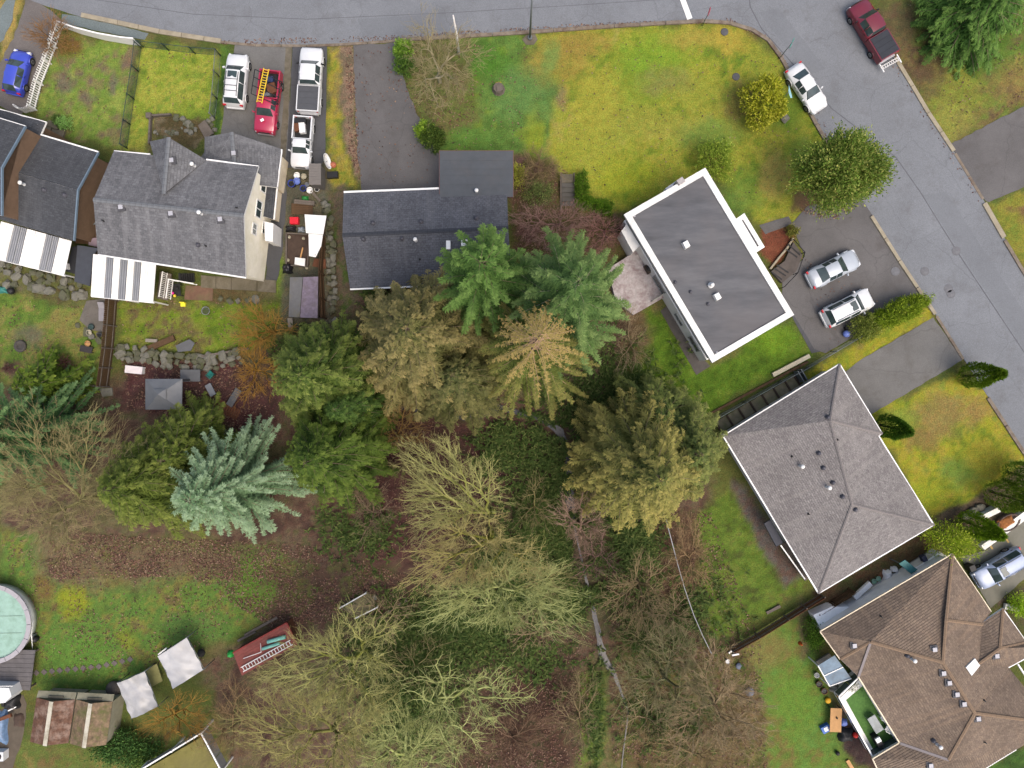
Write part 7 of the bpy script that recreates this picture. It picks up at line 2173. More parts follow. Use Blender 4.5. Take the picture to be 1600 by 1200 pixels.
for k, (x, y) in enumerate(((453, 371), (475, 373), (451, 407), (480, 419))):
    bucket('small pale pot at the %s corner of the soil plot' % ('upper left', 'upper right', 'lower left', 'lower right')[k], x, y, .13, .16, beige, group='pale pots round the soil plot')
slab('white_board', 'white board at the lower end of the soil plot', 'board', [(461, 402), (477, 404), (476, 416), (460, 413)], .5, .05, M_WHITE)
sack('shiny black bag below the soil plot', 450, 420, .9, .9, .55, mat('black_film', (.012, .012, .014), .25, .2, 3), 7)
slat_fence('board_fence', 'brown board fence beside the dry stone wall', [(509, 345), (509, 390), (506, 430), (508, 470), (509, 498)], 1.7, .16, .02, M_WOOD_BROWN, rail_m=M_WOOD_BROWN)
slab('deck_section', 'reddish slatted deck corner under the white shelter', 'deck', [(491, 404), (509, 405), (509, 420), (488, 416)], .5, .08, M_WOOD_RED)
sh = thing('garden_shed', 'lavender grey flat roofed shed at the end of the clutter yard', 'shed', W(476, 464))
mb = MB(); mb.prism([W(453, 433, 2.2), W(473, 433, 2.3), W(468, 496, 2.3), W(451, 495, 2.2)], dz=.08); mb.part('roof', mat('mossy_metal_roof', obs(124, 124, 124), .7, .15, 1.5, dirt=obs(124, 116, 84), dirt_amt=.8), sh)
mb = MB(); mb.prism([W(473.8, 433, 2.3), W(497, 432, 2.2), W(496, 497, 2.2), W(468.8, 496, 2.3)], dz=.08); mb.part('roof', mat('lavender_roof', obs(140, 128, 144), .8, .25, 3, dirt=obs(112, 104, 96), dirt_amt=.6), sh)
mb = MB(); mb.prism([W(455, 435, 2.1), W(495, 434, 2.1), W(494, 494, 2.1), W(453, 493, 2.1)], z0=0); mb.part('wall', M_WOOD_GREY, sh)
table('pale stone bench below the lavender shed', 456, 507, .45, 1.1, .45, M_CONC, 0.05, 'garden_bench', 'bench')

# left back garden
slat_fence('board_fence', 'tall brown board fence between the two back gardens', [(184, 470), (181, 510), (178, 545), (174, 575), (170, 604)], 1.85, .16, .015, M_WOOD_BROWN, rail_m=M_WOOD_GREY)
slab('grey_paving', 'grey paved corner beside the brown board fence', 'paving', [(135, 470), (168, 466), (166, 520), (140, 515), (124, 500)], .08, .1, mat('grey_paving', obs(128, 122, 114), .9, .2, 2, dirt=obs(100, 96, 84), dirt_amt=.6))
ln_ = thing('garden_lounger', 'pale sun lounger standing on the grey paving', 'lounger', G(162, 488))
link_mesh('frame', boxmesh('frame', (.55, 1.6, .3), mat('pale_grey_plastic', obs(176, 172, 176), .6, .1, 3)), ln_)
link_mesh('backrest', boxmesh('backrest', (.55, .6, .06), MATS['pale_grey_plastic']), ln_, (0, .6, .35), (.4, 0, 0))
for k, (x, y, m, w_) in enumerate(((142, 520, beige, 'cream stone pot beside the fence'), (158, 523, M_CONC_OLD, 'round ring pot beside the fence'), (140, 537, M_WOOD_NEW, 'orange pot by the fire pit'), (145, 511, M_DKGREEN, 'green leafy pot on the grey paving'))):
    bucket(w_, x, y, .25, .3, m, M_BLACK if k == 1 else None, name='flower_pot', cat='pot')
table('small dark fire pit table below the orange pot', 138, 546, 1.1, .55, .35, mat('dark_iron', obs(70, 64, 64), .6, .2, 3), -.2, 'fire_pit', 'fire pit')
single_stone('pale blue boulder right of the tall brown fence', 187, 547, .7)
ty = thing('tyre_ring', 'old tyre lying on the left garden lawn', 'tyre', G(33, 541))
mb = MB(); mb.lathe((0, 0, 0), [(.28, 0), (.5, 0), (.56, .12), (.5, .24), (.28, .24), (.24, .12)], 20); link_mesh('tread', mb.mesh('tread', mat('weathered_rubber', obs(96, 92, 86), .9, .2, 3)), ty)
mb = MB(); mb.lathe((0, 0, 0), [(.3, .02), (.26, .09), (.02, .1)], 14); link_mesh('soil', mb.mesh('soil', MATS['brown_soil']), ty)
loose('wood_block', 'pale orange block lying by the maroon shrubs', 'block', 84, 575, 0, (.66, .45, .3), M_WOOD_NEW, .05)
slab('paving_flag', 'lavender flagstone at the foot of the brown fence', 'flagstone', [(155, 607), (175, 606), (176, 618), (160, 620)], .1, .1, M_STONE)
board('pale timber edging at the bottom of the left garden', (96, 594), (152, 604), .14, .12, M_WOOD_GREY)
pb = thing('planter_box', 'long white planter box in the red leaf bed', 'planter', G(214, 578), -.1)
link_mesh('box', boxmesh('box', (1.5, .62, .5), M_WHITE), pb); link_mesh('lid', boxmesh('lid', (1.54, .66, .05), mat('blush_white', (.6, .55, .54), .6, .08, 3)), pb, (0, 0, .503))
gzb = thing('gazebo', 'grey square gazebo with a two tier hipped roof', 'gazebo', G(257, 620))
ze_, zt_ = 2.3, 3.0
E4 = [W(227, 592, ze_), W(285, 592, ze_), W(284, 640, ze_), W(227, 640, ze_)]
cx = sum((p for p in E4), Vector()) / 4
I4 = [cx.lerp(p, .3) + Vector((0, 0, .55)) for p in E4]
mgz = mat('gazebo_metal', obs(132, 136, 140), .5, .12, 1.5)
for k in range(4):
    mb = MB(); mb.prism([E4[k], E4[(k + 1) % 4], I4[(k + 1) % 4], I4[k]], dz=.05); mb.part('roof_panel', mgz, gzb)
J4 = [cx.lerp(p, .34) + Vector((0, 0, .68)) for p in E4]; top = cx + Vector((0, 0, .98))
for k in range(4):
    mb = MB(); mb.prism([J4[k], J4[(k + 1) % 4], top], dz=.04); mb.part('cap_panel', mgz, gzb)
for p in E4:
    q = cx.lerp(p, .93); mb = MB(); mb.box((q.x, q.y, gz(q.x, q.y)), (.12, .12, 2.28)); mb.part('post', M_BLACK, gzb)
table('dark grey table at the corner of the gazebo', 303, 587, 1.75, 1.05, .72, mat('slate_top', obs(112, 114, 116), .7, .12, 2), .0)
chair('teal plastic chair right of the gazebo table', 332, 585, mat('teal_plastic', obs(20, 132, 118), .5, .12, 3), 2.4)
table('narrow grey bench tilted beside the teal chair', 332, 609, .55, 1.1, .45, mat('zinc', obs(150, 154, 158), .5, .12, 2), .5, 'bench', 'bench')
table('low grey slate slab bench in the red leaf bed', 368, 621, .6, 1.7, .4, MATS['slate_top'], -.55, 'bench', 'bench', 3)
bw = thing('boardwalk', 'short plank walk at the edge of the red leaf bed', 'boardwalk', G(355, 640))
me = boxmesh('plank', (.17, 1.0, .06), M_WOOD_RED)
for i in range(11):
    p = G(338, 630).lerp(G(372, 648), i / 10) - G(355, 640); link_mesh('plank', me, bw, (p.x, p.y, .05), (0, 0, -.5))
board('weathered timber on the terrace above the rock wall', (318, 557), (392, 545), .18, .15, M_WOOD_GREY, .3)
board('brown stacked poles behind the tumbled rocks', (228, 548), (275, 528), .5, .2, M_WOOD_BROWN, .2)
board('pale timber by the tumbled rocks', (230, 532), (248, 533), .3, .12, M_CONC, .2)
slab('slate_sheet', 'flat bluish slate slab on the tumbled rocks', 'slab', [(274, 540), (296, 530), (304, 536), (298, 548), (278, 550)], .7, .08, MATS['slate_top'])

# ------------------------------------------------ centre top
lp = thing('street_lamp', 'grey street lamp with long arm at the top kerb', 'street lamp', W(828, 60, 0.03))
mb = MB(); mb.tube([(0, 0, 0), (0, 0, .25)], .2, 10); mb.tube([(0, 0, .25), (0, 0, 7.2)], [.1, .06], 8); link_mesh('pole', mb.mesh('pole', M_STEEL), lp)
mb = MB(); mb.tube([(0, 0, 7.0), (-.05, .5, 7.4), (-.08, 1.4, 7.6), (-.1, 2.4, 7.65)], [.055, .05, .045, .04], 6); link_mesh('arm', mb.mesh('arm', M_STEEL), lp)
mb = MB(); mb.box((-.1, 2.7, 7.56), (.26, .62, .13), 0, .8); link_mesh('lamp_head', mb.mesh('lamp_head', M_RIM), lp)
st = thing('tree_stump', 'squared grey stump on the green lawn', 'stump', W(779, 140))
mb = MB(); mb.lathe((0, 0, 0), [(.62, -.05), (.52, .15), (.46, .5), (.44, .52)], 9, smooth=False); link_mesh('stump', mb.mesh('stump', M_WOOD_GREY), st)
mb = MB(); mb.box((.1, -.1, .5), (.5, .55, .16), .2); link_mesh('block', mb.mesh('block', M_WOOD_GREY), st)
mb = MB(); mb.box((0, .42, .25), (.5, .16, .2), .1); link_mesh('moss_tuft', mb.mesh('moss_tuft', mat('moss', obs(168, 158, 40), .95, .2, 3)), st)
mb = MB(); mb.tube([(0, 0, 0), (.05, .1, 3.2), (.0, .25, 6)], [.14, .1, .05], 8); mb.single('birch_tree', mat('birch_bark', (.6, .58, .55), .8, .25, 3), 'white birch stem standing among the weeping branches', 'tree', at=G(717, 84))
sp_ = thing('stop_sign', 'edge-on red and white street sign at the stop line', 'sign', W(1097, 40))
mb = MB(); mb.tube([(0, 0, 0), (0, 0, 2.6)], .035, 6); link_mesh('post', mb.mesh('post', M_STEEL), sp_)
mb = MB(); n8 = [( .38 * math.cos(a), 0, 2.25 + .38 * math.sin(a)) for a in np.linspace(math.pi / 8, 2 * math.pi + math.pi / 8, 8, endpoint=False)]
mb.add(n8 + [(x, .02, z) for x, y, z in n8], [tuple(range(8)), tuple(range(15, 7, -1))] + [(i, 8 + i, 8 + (i + 1) % 8, (i + 1) % 8) for i in range(8)])
link_mesh('sign_plate', mb.mesh('sign_plate', mat('sign_red', (.5, .05, .08), .5, .1, 3)), sp_, (0, .05, 0), (0.0, 0, 1.35))
def street_sign(label, px, py, rot, m, w=.9):
    o = thing('street_sign', label, 'sign', W(px, py, 0), rot)
    mb = MB(); mb.tube([(0, 0, 0), (0, 0, 3.0)], .035, 6); link_mesh('post', mb.mesh('post', M_STEEL), o)
    mb = MB(); mb.box((0, 0, 2.75), (w, .03, .24)); link_mesh('sign_plate', mb.mesh('sign_plate', m), o)
msg = mat('teal_sign', obs(96, 196, 176), .5, .08, 3)
street_sign('teal street name blade on a post at the curved kerb', 1217, 92, 1.15, msg)
fl = thing('pennant', 'pale blue pennant on a pole beside the yellow green bush', 'flag', W(1217, 160))
mb = MB(); mb.tube([(0, 0, 0), (0, 0, 2.2)], .03, 6); link_mesh('pole', mb.mesh('pole', M_STEEL), fl)
mb = MB(); v = [(0, 0, 2.15), (.12, .75, 1.95), (.5, -.3, 1.75), (.28, -.38, 1.9)]; mb.add(v + [(x, y, z - .02) for x, y, z in v], [(0, 3, 2, 1), (4, 5, 6, 7), (0, 1, 5, 4), (1, 2, 6, 5), (2, 3, 7, 6), (3, 0, 4, 7)]); link_mesh('cloth', mb.mesh('cloth', mat('pale_blue_cloth', obs(170, 224, 232), .7, .08, 3)), fl)
single_stone('pale boulder on the grass below the pennant', 1226, 186, .75)
for k, (x, y, w_) in enumerate(((1132, 50, 'grey utility cover near the top kerb'), (1150, 120, 'dark round utility cover on the yellow lawn'))):
    mb = MB(); mb.lathe((0, 0, 0), [(.34, 0), (.34, .04), (.3, .05), (.02, .05)], 16); mb.single('utility_cover', mat('iron_cover', obs(98, 98, 100), .7, .15, 4), w_, 'cover', at=W(x, y, 0.0))
for k, (x, y, w_) in enumerate(((1494, 392, 'round manhole cover in the middle of the street'), (1445, 424, 'round manhole cover nearest the pale kerb'), (1482, 451, 'upper of the two adjoining manhole covers'), (1486, 459, 'lower of the two adjoining manhole covers'), (1399, 424, 'round cover in the brown driveway'))):
    mb = MB(); mb.lathe((0, 0, 0), [(.4, 0), (.4, .012), (.36, .012), (.36, .006), (.34, .014), (.02, .014)], 20); mb.single('manhole_cover', mat('manhole_iron', obs(128, 129, 133), .8, .15, 4), w_, 'manhole', at=W(x, y, 0.03))
# garden steps
gs = thing('garden_steps', 'grey timber edged steps going down beside the clipped hedge', 'steps', W(887, 300))
for k in range(6):
    y0 = 286 + k * 7.2
    mb = MB(); mb.prism([W(878, y0, .55 - .12 * k), W(896, y0, .55 - .12 * k), W(896, y0 + 6.8, .55 - .12 * k), W(878, y0 + 6.8, .55 - .12 * k)], dz=.5); mb.part('tread', mat('step_slate', obs(104, 102, 96), .9, .18, 2), gs)
mb = MB(); mb.prism([W(878, 272, .6), W(895, 272, .6), W(895, 285.4, .6), W(878, 285.4, .6)], dz=.5); mb.part('landing', M_CONC_OLD, gs)
for x in (876.5, 897):
    mb = MB(); mb.bar(W(x, 270, .72), W(x, 330, .0), .1, .4); mb.part('side_board', M_WOOD_GREY, gs)
# terrace of the flat roofed house
tc_ = thing('terrace', 'pale concrete terrace with mauve stains beside the flat roofed house', 'terrace', W(995, 445))
TZ = .7
mb = MB(); mb.prism([W(950, 420, TZ), W(1005, 385, TZ), W(1046, 460, TZ), W(990, 492, TZ), (W(962, 470, TZ))], z0=-.3)
mb.part('floor', mat('stained_concrete', obs(206, 198, 196), .9, .2, 3.0, dirt=obs(150, 126, 126), dirt_amt=.85), tc_)
balustrade('short grey rail at the terrace corner', (1020, 470), (1044, 455), TZ, .9, 7, mat('rail_grey', obs(186, 186, 176), .6, .08, 3), .09)
bq = thing('barbecue', 'dark barbecue against the house wall on the terrace', 'barbecue', W(1012, 421, TZ), .5)
link_mesh('cart', boxmesh('cart', (.5, .8, .7), mat('dark_brown', obs(84, 72, 60), .7, .2, 3)), bq)
mb = MB(); mb.lathe((0, 0, .72), [(.3, 0), (.32, .12), (.2, .28), (.02, .32)], 12); link_mesh('lid', mb.mesh('lid', M_BLACK), bq)
bucket('grey planter on the terrace by the rail', 1030, 450, .3, .4, M_GREYWALL, M_WHITE, z=TZ, name='flower_pot', cat='pot')
# curved steps and rail from the driveway to the entry
rp = thing('entry_ramp', 'dark curved entry walk with steps between mulch bed and driveway', 'walkway', W(1235, 408))
mdark = mat('dark_walk', obs(106, 98, 92), .9, .18, 2)
mb = MB(); mb.prism([W(1240, 378, .35), W(1254, 398, .35), W(1244, 424, .35), W(1222, 442, .35), W(1205, 424, .35), W(1226, 408, .35)], z0=0); mb.part('walk', mdark, rp)
for a, b in (((1232, 382), (1250, 398)), ((1229, 390), (1246, 402)), ((1214, 414), (1232, 426)), ((1210, 419), (1228, 431)), ((1206, 425), (1222, 437))):
    mb = MB(); mb.bar(W(*a, .4), W(*b, .4), .12, .04); mb.part('step_edge', M_BLACK, rp)
rr_ = thing('railing', 'black hand rail curving along the driveway side of the entry walk', 'railing', W(1258, 395))
pr = [(1240, 374), (1258, 394), (1247, 426), (1226, 448)]
for a, b in zip(pr, pr[1:]):
    mb = MB(); mb.tube([W(*a, 1.1), W(*b, 1.1)], .04, 6); mb.part('handrail', M_BLACK, rr_)
for p in pr:
    q = W(*p, 1.1); mb = MB(); mb.tube([(q.x, q.y, 0), (q.x, q.y, 1.1)], .035, 6); mb.part('post', M_BLACK, rr_)
mb = MB()
for a, b in zip([(1240, 372), (1230, 388), (1218, 402), (1204, 420)], [(1230, 388), (1218, 402), (1204, 420)]):
    mb.bar(W(*a, .3), W(*b, .3), .16, .35)
mb.single('bed_kerb', M_KERB_L, 'pale curved kerb of the red mulch bed', 'kerb')
ball('blue recycling tub at the end of the cedar hedge', 1320, 522, .32, blue2, 'recycling_tub', 'tub', 0, 1.0)
loose('crate', 'dark crate behind the blue recycling tub', 'crate', 1322, 513, 0, (.4, .4, .4), M_BLACK, .4)
# boundary between flat-roofed house and hipped house
wire_fence('grey wire fence between the south lawn and the hipped house', [(1100, 662), (1160, 628), (1215, 597), (1256, 575), (1342, 524)], 1.2, M_STEEL, 3.0)
ss = thing('side_steps', 'long flight of mossy timber steps along the hipped house', 'steps', W(1185, 620))
me_a = [(1118, 659), (1136, 649), (1154, 638), (1172, 628), (1191, 617), (1209, 607), (1227, 596), (1242, 588)]
mgs = mat('mossy_gravel', obs(158, 148, 120), .95, .25, 2, dirt=obs(118, 126, 76), dirt_amt=.7)
for a, b in zip(me_a, me_a[1:]):
    mb = MB(); mb.prism([W(a[0] + .5, a[1], .06), W(b[0] - 1, b[1], .06), W(b[0] + 9, b[1] + 15, .06), W(a[0] + 10.5, a[1] + 15.5, .06)], dz=.1); mb.part('tread', mgs, ss)
for a in me_a:
    mb = MB(); mb.bar(W(a[0], a[1], .2), W(a[0] + 10, a[1] + 16, .2), .14, .22); mb.part('riser', mat('dark_timber', obs(92, 76, 62), .9, .2, 3), ss)
board('cream timber laid along the edge of the south lawn', (1206, 586), (1263, 556), .36, .3, mat('cream_timber', obs(224, 214, 186), .8, .08, 3), .05)
board('brown garden edging of the south lawn', (1106, 648), (1262, 565), .2, .12, M_WOOD_BROWN)
mb = MB(); mb.bar(W(1252, 576, 1.0), W(1261, 592, 1.0), .06, .06); mb.bar(W(1247, 578, 1.0), W(1256, 595, 1.0), .06, .06)
gt = thing('side_gate', 'small grey gate at the top of the mossy steps', 'gate', W(1250, 580))
for a, b in (((1247, 580), (1257, 597)), ((1252, 577), (1262, 594))):
    mb = MB(); mb.bar(W(*a, 1.1), W(*b, 1.1), .07, 1.0); mb.part('gate_leaf', M_STEEL, gt)
# back of the hipped house: fence line and pole
slat_fence('board_fence', 'rusty board fence running from the bare trees to the hipped house corner', [(1140, 1012), (1180, 990), (1225, 962), (1280, 928)], 1.2, .16, .02, M_WOOD_RED, rail_m=M_WOOD_GREY)
board('dark timber lying by the fence end', (1197, 957), (1218, 946), .25, .15, M_WOOD_GREY)
cb = MB(); cb.tube([G(x, y) + Vector((0, 0, zz)) for x, y, zz in ((1032, 804, 2.2), (1041, 836, 2.0), (1051, 872, 1.8), (1063, 912, 1.6), (1077, 952, 1.5), (1091, 984, 1.4), (1106, 1014, 1.3))], .04, 6)
cb.single('cable', mat('pale_cable', obs(206, 206, 208), .6, .1, 3), 'thin white cable slanting over the brush below the yellow topped cedar', 'cable')
board('mossy log crossing the brush near the cedar', (985, 813), (1035, 808), .2, .2, M_BARK, .1, 'log', 'log')
for k, (a, b) in enumerate((((1138, 1020), (1144, 1015)), ((1143, 1023), (1154, 1021)))):
    board('white plank end by the fence, %s one' % ('upper' if k == 0 else 'lower'), a, b, .14, .12, M_WHITE)
bucket('white pail beside the bare tan tree', 1136, 1032, .2, .25, M_WHITE)
ball('blue grey tub under the bare tan tree', 1170, 1079, .4, mat('blue_grey_tub', obs(120, 130, 150), .6, .15, 3), 'tub', 'tub', 0, .6)
ball('grey blue lid near the end of the fence', 1154, 1040, .3, MATS['blue_grey_tub'], 'lid', 'lid', 0, .4)
mb = MB(); mb.lathe((0, 0, 0), [(.18, 0), (.04, .5), (.02, .52)], 10); mb.single('marker_cone', mat('cone_orange', (.6, .10, .02), .5, .1, 3), 'small orange cone on the path by the white corner', 'cone', at=G(1250, 1005))

# ------------------------------------------------ brown roofed house yard
table('orange topped table on the lawn by the deck', 1300, 1119, 1.0, 2.1, .75, M_WOOD_NEW, -.04, 'table', 'table', 0, M_BLACK)
ball('dark knob at the centre of the orange table', 1301, 1115, .09, M_BLACK, 'umbrella_hole', 'cap', .74)
loose('cooler', 'blue and white cooler left of the orange table', 'cooler', 1288, 1136, 0, (.8, .6, .4), mat('royal_blue', (.03, .1, .32), .5, .1, 3), .5)
loose('white_tray', 'white tray lying on the blue cooler', 'tray', 1291, 1139, .41, (.4, .34, .05), M_WHITE, .5)
sack('blue sheet heap right of the orange table', 1317, 1128, .7, .6, .4, blue2, 21, 'tarp_bundle', 'tarp')
sack('black bin bags piled against the deck', 1320, 1147, 1.3, 1.2, .6, M_BLACK, 22)
ball('red gas bottle beside the black bags', 1334, 1146, .24, mat('signal_red', (.55, .03, .02), .5, .1, 3), 'gas_bottle', 'bottle', 0, 1.2)
ball('yellow toy cart above the orange table', 1292, 1093, .26, mat('toy_orange', (.6, .33, .02), .5, .15, 3), 'toy_cart', 'toy', 0, .8)
bucket('white pail on the grass left of the glass lean-to', 1274, 1053, .22, .3, M_WHITE, M_GREYWALL)
bucket('brown pot below the white pail', 1278, 1067, .28, .3, M_WOOD_BROWN, M_BLACK, name='flower_pot', cat='pot')
bucket('tan pot between brown pot and toy cart', 1286, 1078, .28, .3, M_WOOD_RED, M_BLACK, name='flower_pot', cat='pot')
ball('small black ball on the bright lawn', 1307, 1175, .2, M_BLACK, 'play_ball', 'ball')
board('orange plank at the bottom edge of the lawn', (1323, 1187), (1331, 1200), .32, .1, M_WOOD_NEW)
gl = thing('glass_lean_to', 'blue tinted glass lean-to on the flank of the brown roofed house', 'lean-to', W(1305, 1055))
mgl = glass_mat('tinted_roof_glass', (.07, .12, .17), .35, .25)
P4 = [W(1278, 1040, 1.9), W(1304, 1024, 2.2), W(1330, 1060, 2.2), W(1296, 1072, 1.9)]
for t0, t1 in ((0, .48), (.52, 1)):
    mb = MB(); mb.prism([P4[0].lerp(P4[3], t0), P4[1].lerp(P4[2], t0), P4[1].lerp(P4[2], t1), P4[0].lerp(P4[3], t1)], dz=.03); mb.part('glass_panel', mgl, gl)
for a, b in ((P4[0].lerp(P4[3], .5), P4[1].lerp(P4[2], .5)), (P4[0], P4[3]), (P4[3], P4[2])):
    mb = MB(); mb.bar(a + Vector((0, 0, .05)), b + Vector((0, 0, .05)), .08, .1); mb.part('glazing_bar', M_WHITE, gl)
for p in (P4[0], P4[3]):
    mb = MB(); mb.box((p.x, p.y, 0), (.08, .08, 1.85)); mb.part('post', M_WHITE, gl)
slab('paving_flag', 'pale slab at the upper end of the glass lean-to', 'flagstone', [(1275, 1034), (1296, 1021), (1300, 1027), (1280, 1040)], .2, .2, M_CONC)
sack('grey planter heap under the glass lean-to', 1310, 1074, 1.6, .7, .5, M_STONE, 23, 'planter_heap', 'planter')
bush('shrub', 'tiny bush on the deck corner beside the glass rail', 1330, 1070, 1.3, (.45, .4, .4), 40, 20, .14, .06, ((50, 66, 26), (84, 96, 40), (120, 120, 60)), 61)
tb = thing('glass_table', 'frosted glass table on the green turf deck', 'table', W(1362, 1126, 1.62), .55)
mb = MB(); mb.box((0, 0, .62), (.75, 1.5, .03)); link_mesh('table_top', mb.mesh('table_top', glass_mat('frosted_glass', (.2, .22, .22), .5, .2)), tb)
for x in (-1, 1):
    for y in (-1, 1):
        mb = MB(); mb.box((x * .3, y * .65, 0), (.05, .05, .62)); link_mesh('leg', mb.mesh('leg', M_STEEL), tb)
gb = thing('gas_grill', 'grill with white lid at the lower end of the turf deck', 'grill', W(1366, 1152, 1.62), .5)
link_mesh('cart', boxmesh('cart', (.5, .9, .8), M_BLACK), gb); link_mesh('lid', boxmesh('lid', (.42, .4, .14), M_WHITE), gb, (0, .25, .8))
def folding_chair_at(label, px, py, z, m, rot):
    p = W(px, py, z); o = chair(label, px, py, m, rot); o.location = p; return o
folding_chair_at('white deck chair under the brown eave', 1377, 1117, 1.62, M_WHITE, 2.6)
folding_chair_at('white framed chair at the lower eave of the deck', 1384, 1135, 1.62, M_WHITE, 2.6)
# side yard between the two right-hand houses
sheet('terracotta_path', [(1316, 952), (1382, 888), (1400, 905), (1340, 950)], .02, mat('terracotta', obs(136, 96, 66), .9, .2, 2, dirt=obs(104, 84, 60), dirt_amt=.6), .06, 33)
slat_fence('board_fence', 'brown board fence behind the white flank of the brown roofed house', [(1272, 955), (1300, 938), (1326, 920)], 1.2, .16, .02, M_WOOD_BROWN)
board('long white trough leaning in the side yard', (1328, 930), (1353, 907), .42, .3, M_WHITE, .6, 'trough', 'trough')
bucket('pale green pail, left of the pair in the side yard', 1363, 907, .22, .3, mat('mint_plastic', obs(172, 216, 184), .5, .1, 3))
bucket('pale green pail, right of the pair in the side yard', 1370, 903, .22, .3, MATS['mint_plastic'])
sack('white plastic heap beside the mint pails', 1385, 898, .7, .9, .5, M_WHITE, 31, 'plastic_heap', 'bundle')
sack('white sheet bundle above the plastic heap', 1396, 889, .6, .5, .4, M_WHITE, 32, 'plastic_heap', 'bundle')
sack('grey iron scraps between white heaps and teal tarp', 1400, 897, .7, .5, .3, M_STONE, 33, 'scrap_heap', 'scrap')
tt = thing('tarp_table', 'teal tarp draped over a table by the white terrace', 'table', W(1420, 886, 1.2))
mb = MB(); mb.prism([W(1405, 881, 1.9), W(1414, 875, 1.95), W(1434, 890, 1.95), W(1424, 897, 1.9)], dz=.1); mb.part('tarp', mat('teal_sheet', obs(72, 138, 138), .6, .2, 1.5), tt)
for p in ((1408, 881), (1429, 893)):
    q = W(*p, 1.8); mb = MB(); mb.box((q.x, q.y, 0), (.08, .08, 1.82)); mb.part('leg', M_STEEL, tt)
loose('plastic_bin', 'dark blue bin near the upper end of the white terrace', 'bin', 1440, 871, 1.2, (.4, .5, .5), mat('navy_bin', obs(56, 60, 84), .6, .15, 3), .4)
loose('plastic_bin', 'black bin at the corner of the brown roof by the wagon', 'bin', 1510, 884, 0, (.5, .5, .9), M_BLACK, .4)
# retaining wall and planter right of the hipped house
rw = thing('retaining_wall', 'white stepped retaining wall above the wet parking pad', 'wall', W(1560, 830))
mwc = mat('white_concrete', (.55, .54, .5), .8, .1, 2)
for a, b, w_, hh in (((1536, 856), (1604, 806), .5, .5), ((1534, 810), (1562, 796), .45, .9), ((1572, 850 - 26), (1604, 800), .3, .6)):
    mb = MB(); mb.bar(W(*a, hh), W(*b, hh), w_, hh); mb.part('wall_section', mwc, rw)
pl = thing('raised_planter', 'round brick planter full of orange leaves behind the white wall', 'planter', W(1570, 815))
mb = MB(); mb.lathe((0, 0, 0), [(1.0, 0), (1.0, .55), (.85, .55), (.82, .4), (.02, .45)], 18); link_mesh('ring', mb.mesh('ring', mat('dark_brick', obs(104, 88, 80), .9, .25, 4)), pl, (0, 0, 0), (0, 0, .5), (1.1, .7, 1))
sack('orange brown leaf heap in the round planter', 1567, 814, 1.4, .9, .25, mat('orange_leaves', obs(172, 112, 62), .95, .35, 5), 41, 'leaf_heap', 'leaves', .5, .42)
board('white edging at the right edge below the wagon', (1567, 946), (1604, 953), .5, .25, mwc)
single_stone('tan boulder above the white retaining wall', 1518, 800, .9); single_stone('grey boulder left of the columnar cedar by the retaining wall', 1508, 806, .7)
single_stone('pale boulder next to the white wall end', 1530, 793, .8)

# ------------------------------------------------ lower left garden
pool = thing('swimming_pool', 'round above ground pool with pale green winter cover at the left edge', 'pool', W(2, 968, 0))
R0 = 58 / S
mb = MB(); mb.lathe((0, 0, 0), [(R0 * .97, 0), (R0 * .97, 1.02)], 40); link_mesh('wall', mb.mesh('wall', M_WHITE), pool)
k = 16
for i in range(k):
    a0, a1 = 2 * math.pi * i / k, 2 * math.pi * (i + .97) / k
    pts = []
    for a in (a0, (a0 + a1) / 2, a1): pts.append(Vector((R0 * 1.06 * math.cos(a), R0 * 1.06 * math.sin(a), 1.25)))
    for a in (a1, (a0 + a1) / 2, a0): pts.append(Vector((R0 * .94 * math.cos(a), R0 * .94 * math.sin(a), 1.25)))
    mb = MB(); mb.prism(pts, dz=.08); link_mesh('rim_section', mb.mesh('rim_section', mat('pool_rim', obs(196, 192, 196), .6, .1, 2)), pool)
mb = MB(); mb.lathe((0, 0, 0), [(R0 * .955, 1.1), (R0 * .7, 1.08), (R0 * .3, 1.075), (.02, 1.07)], 40)
link_mesh('cover', mb.mesh('cover', mat('pool_cover', obs(178, 216, 198), .5, .1, 2.5, dirt=obs(140, 176, 152), dirt_amt=.7)), pool)
for yy in (-.9, .6):
    mb = MB(); mb.tube([(-R0 * .85, yy, 1.12), (R0 * .85 - abs(yy) * .2, yy + .1, 1.12)], .02, 5); link_mesh('cover_seam', mb.mesh('cover_seam', mat('seam', obs(160, 190, 172), .6, .1, 3)), pool)
mb = MB(); mb.tube([(.45, -R0 * .9, 1.13), (.35, R0 * .9, 1.13)], .02, 5); link_mesh('cover_seam', mb.mesh('cover_seam', MATS['seam']), pool)
pg = thing('pool_pump', 'dark pool pump with white hoses beside the pool', 'pump', G(58, 997))
mb = MB(); mb.lathe((0, 0, 0), [(.25, 0), (.28, .3), (.2, .55), (.03, .6)], 12); link_mesh('tank', mb.mesh('tank', M_BLACK), pg)
mb = MB(); mb.tube([(.25, 1.9, .9), (.05, .6, .8), (-.2, -.9, .3)], .04, 6); link_mesh('hose', mb.mesh('hose', M_WHITE), pg)
mb = MB(); mb.box((-.2, .3, 0), (.3, .3, .4)); link_mesh('motor', mb.mesh('motor', M_STEEL), pg)
dk2 = thing('pool_deck', 'grey board deck below the round pool', 'deck', W(25, 1047))
mdk = mat('grey_deck', obs(116, 112, 112), .85, .18, 2)
for i in range(9):
    y0, y1 = 1016 + i * 7, 1022.6 + i * 7
    mb = MB(); mb.prism([W(-40, y0 - 2, .9), W(55 - i * .9, y0, .9), W(54 - i * .9, y1, .9), W(-40, y1 - 2, .9)], dz=.08); mb.part('plank', mdk, dk2)
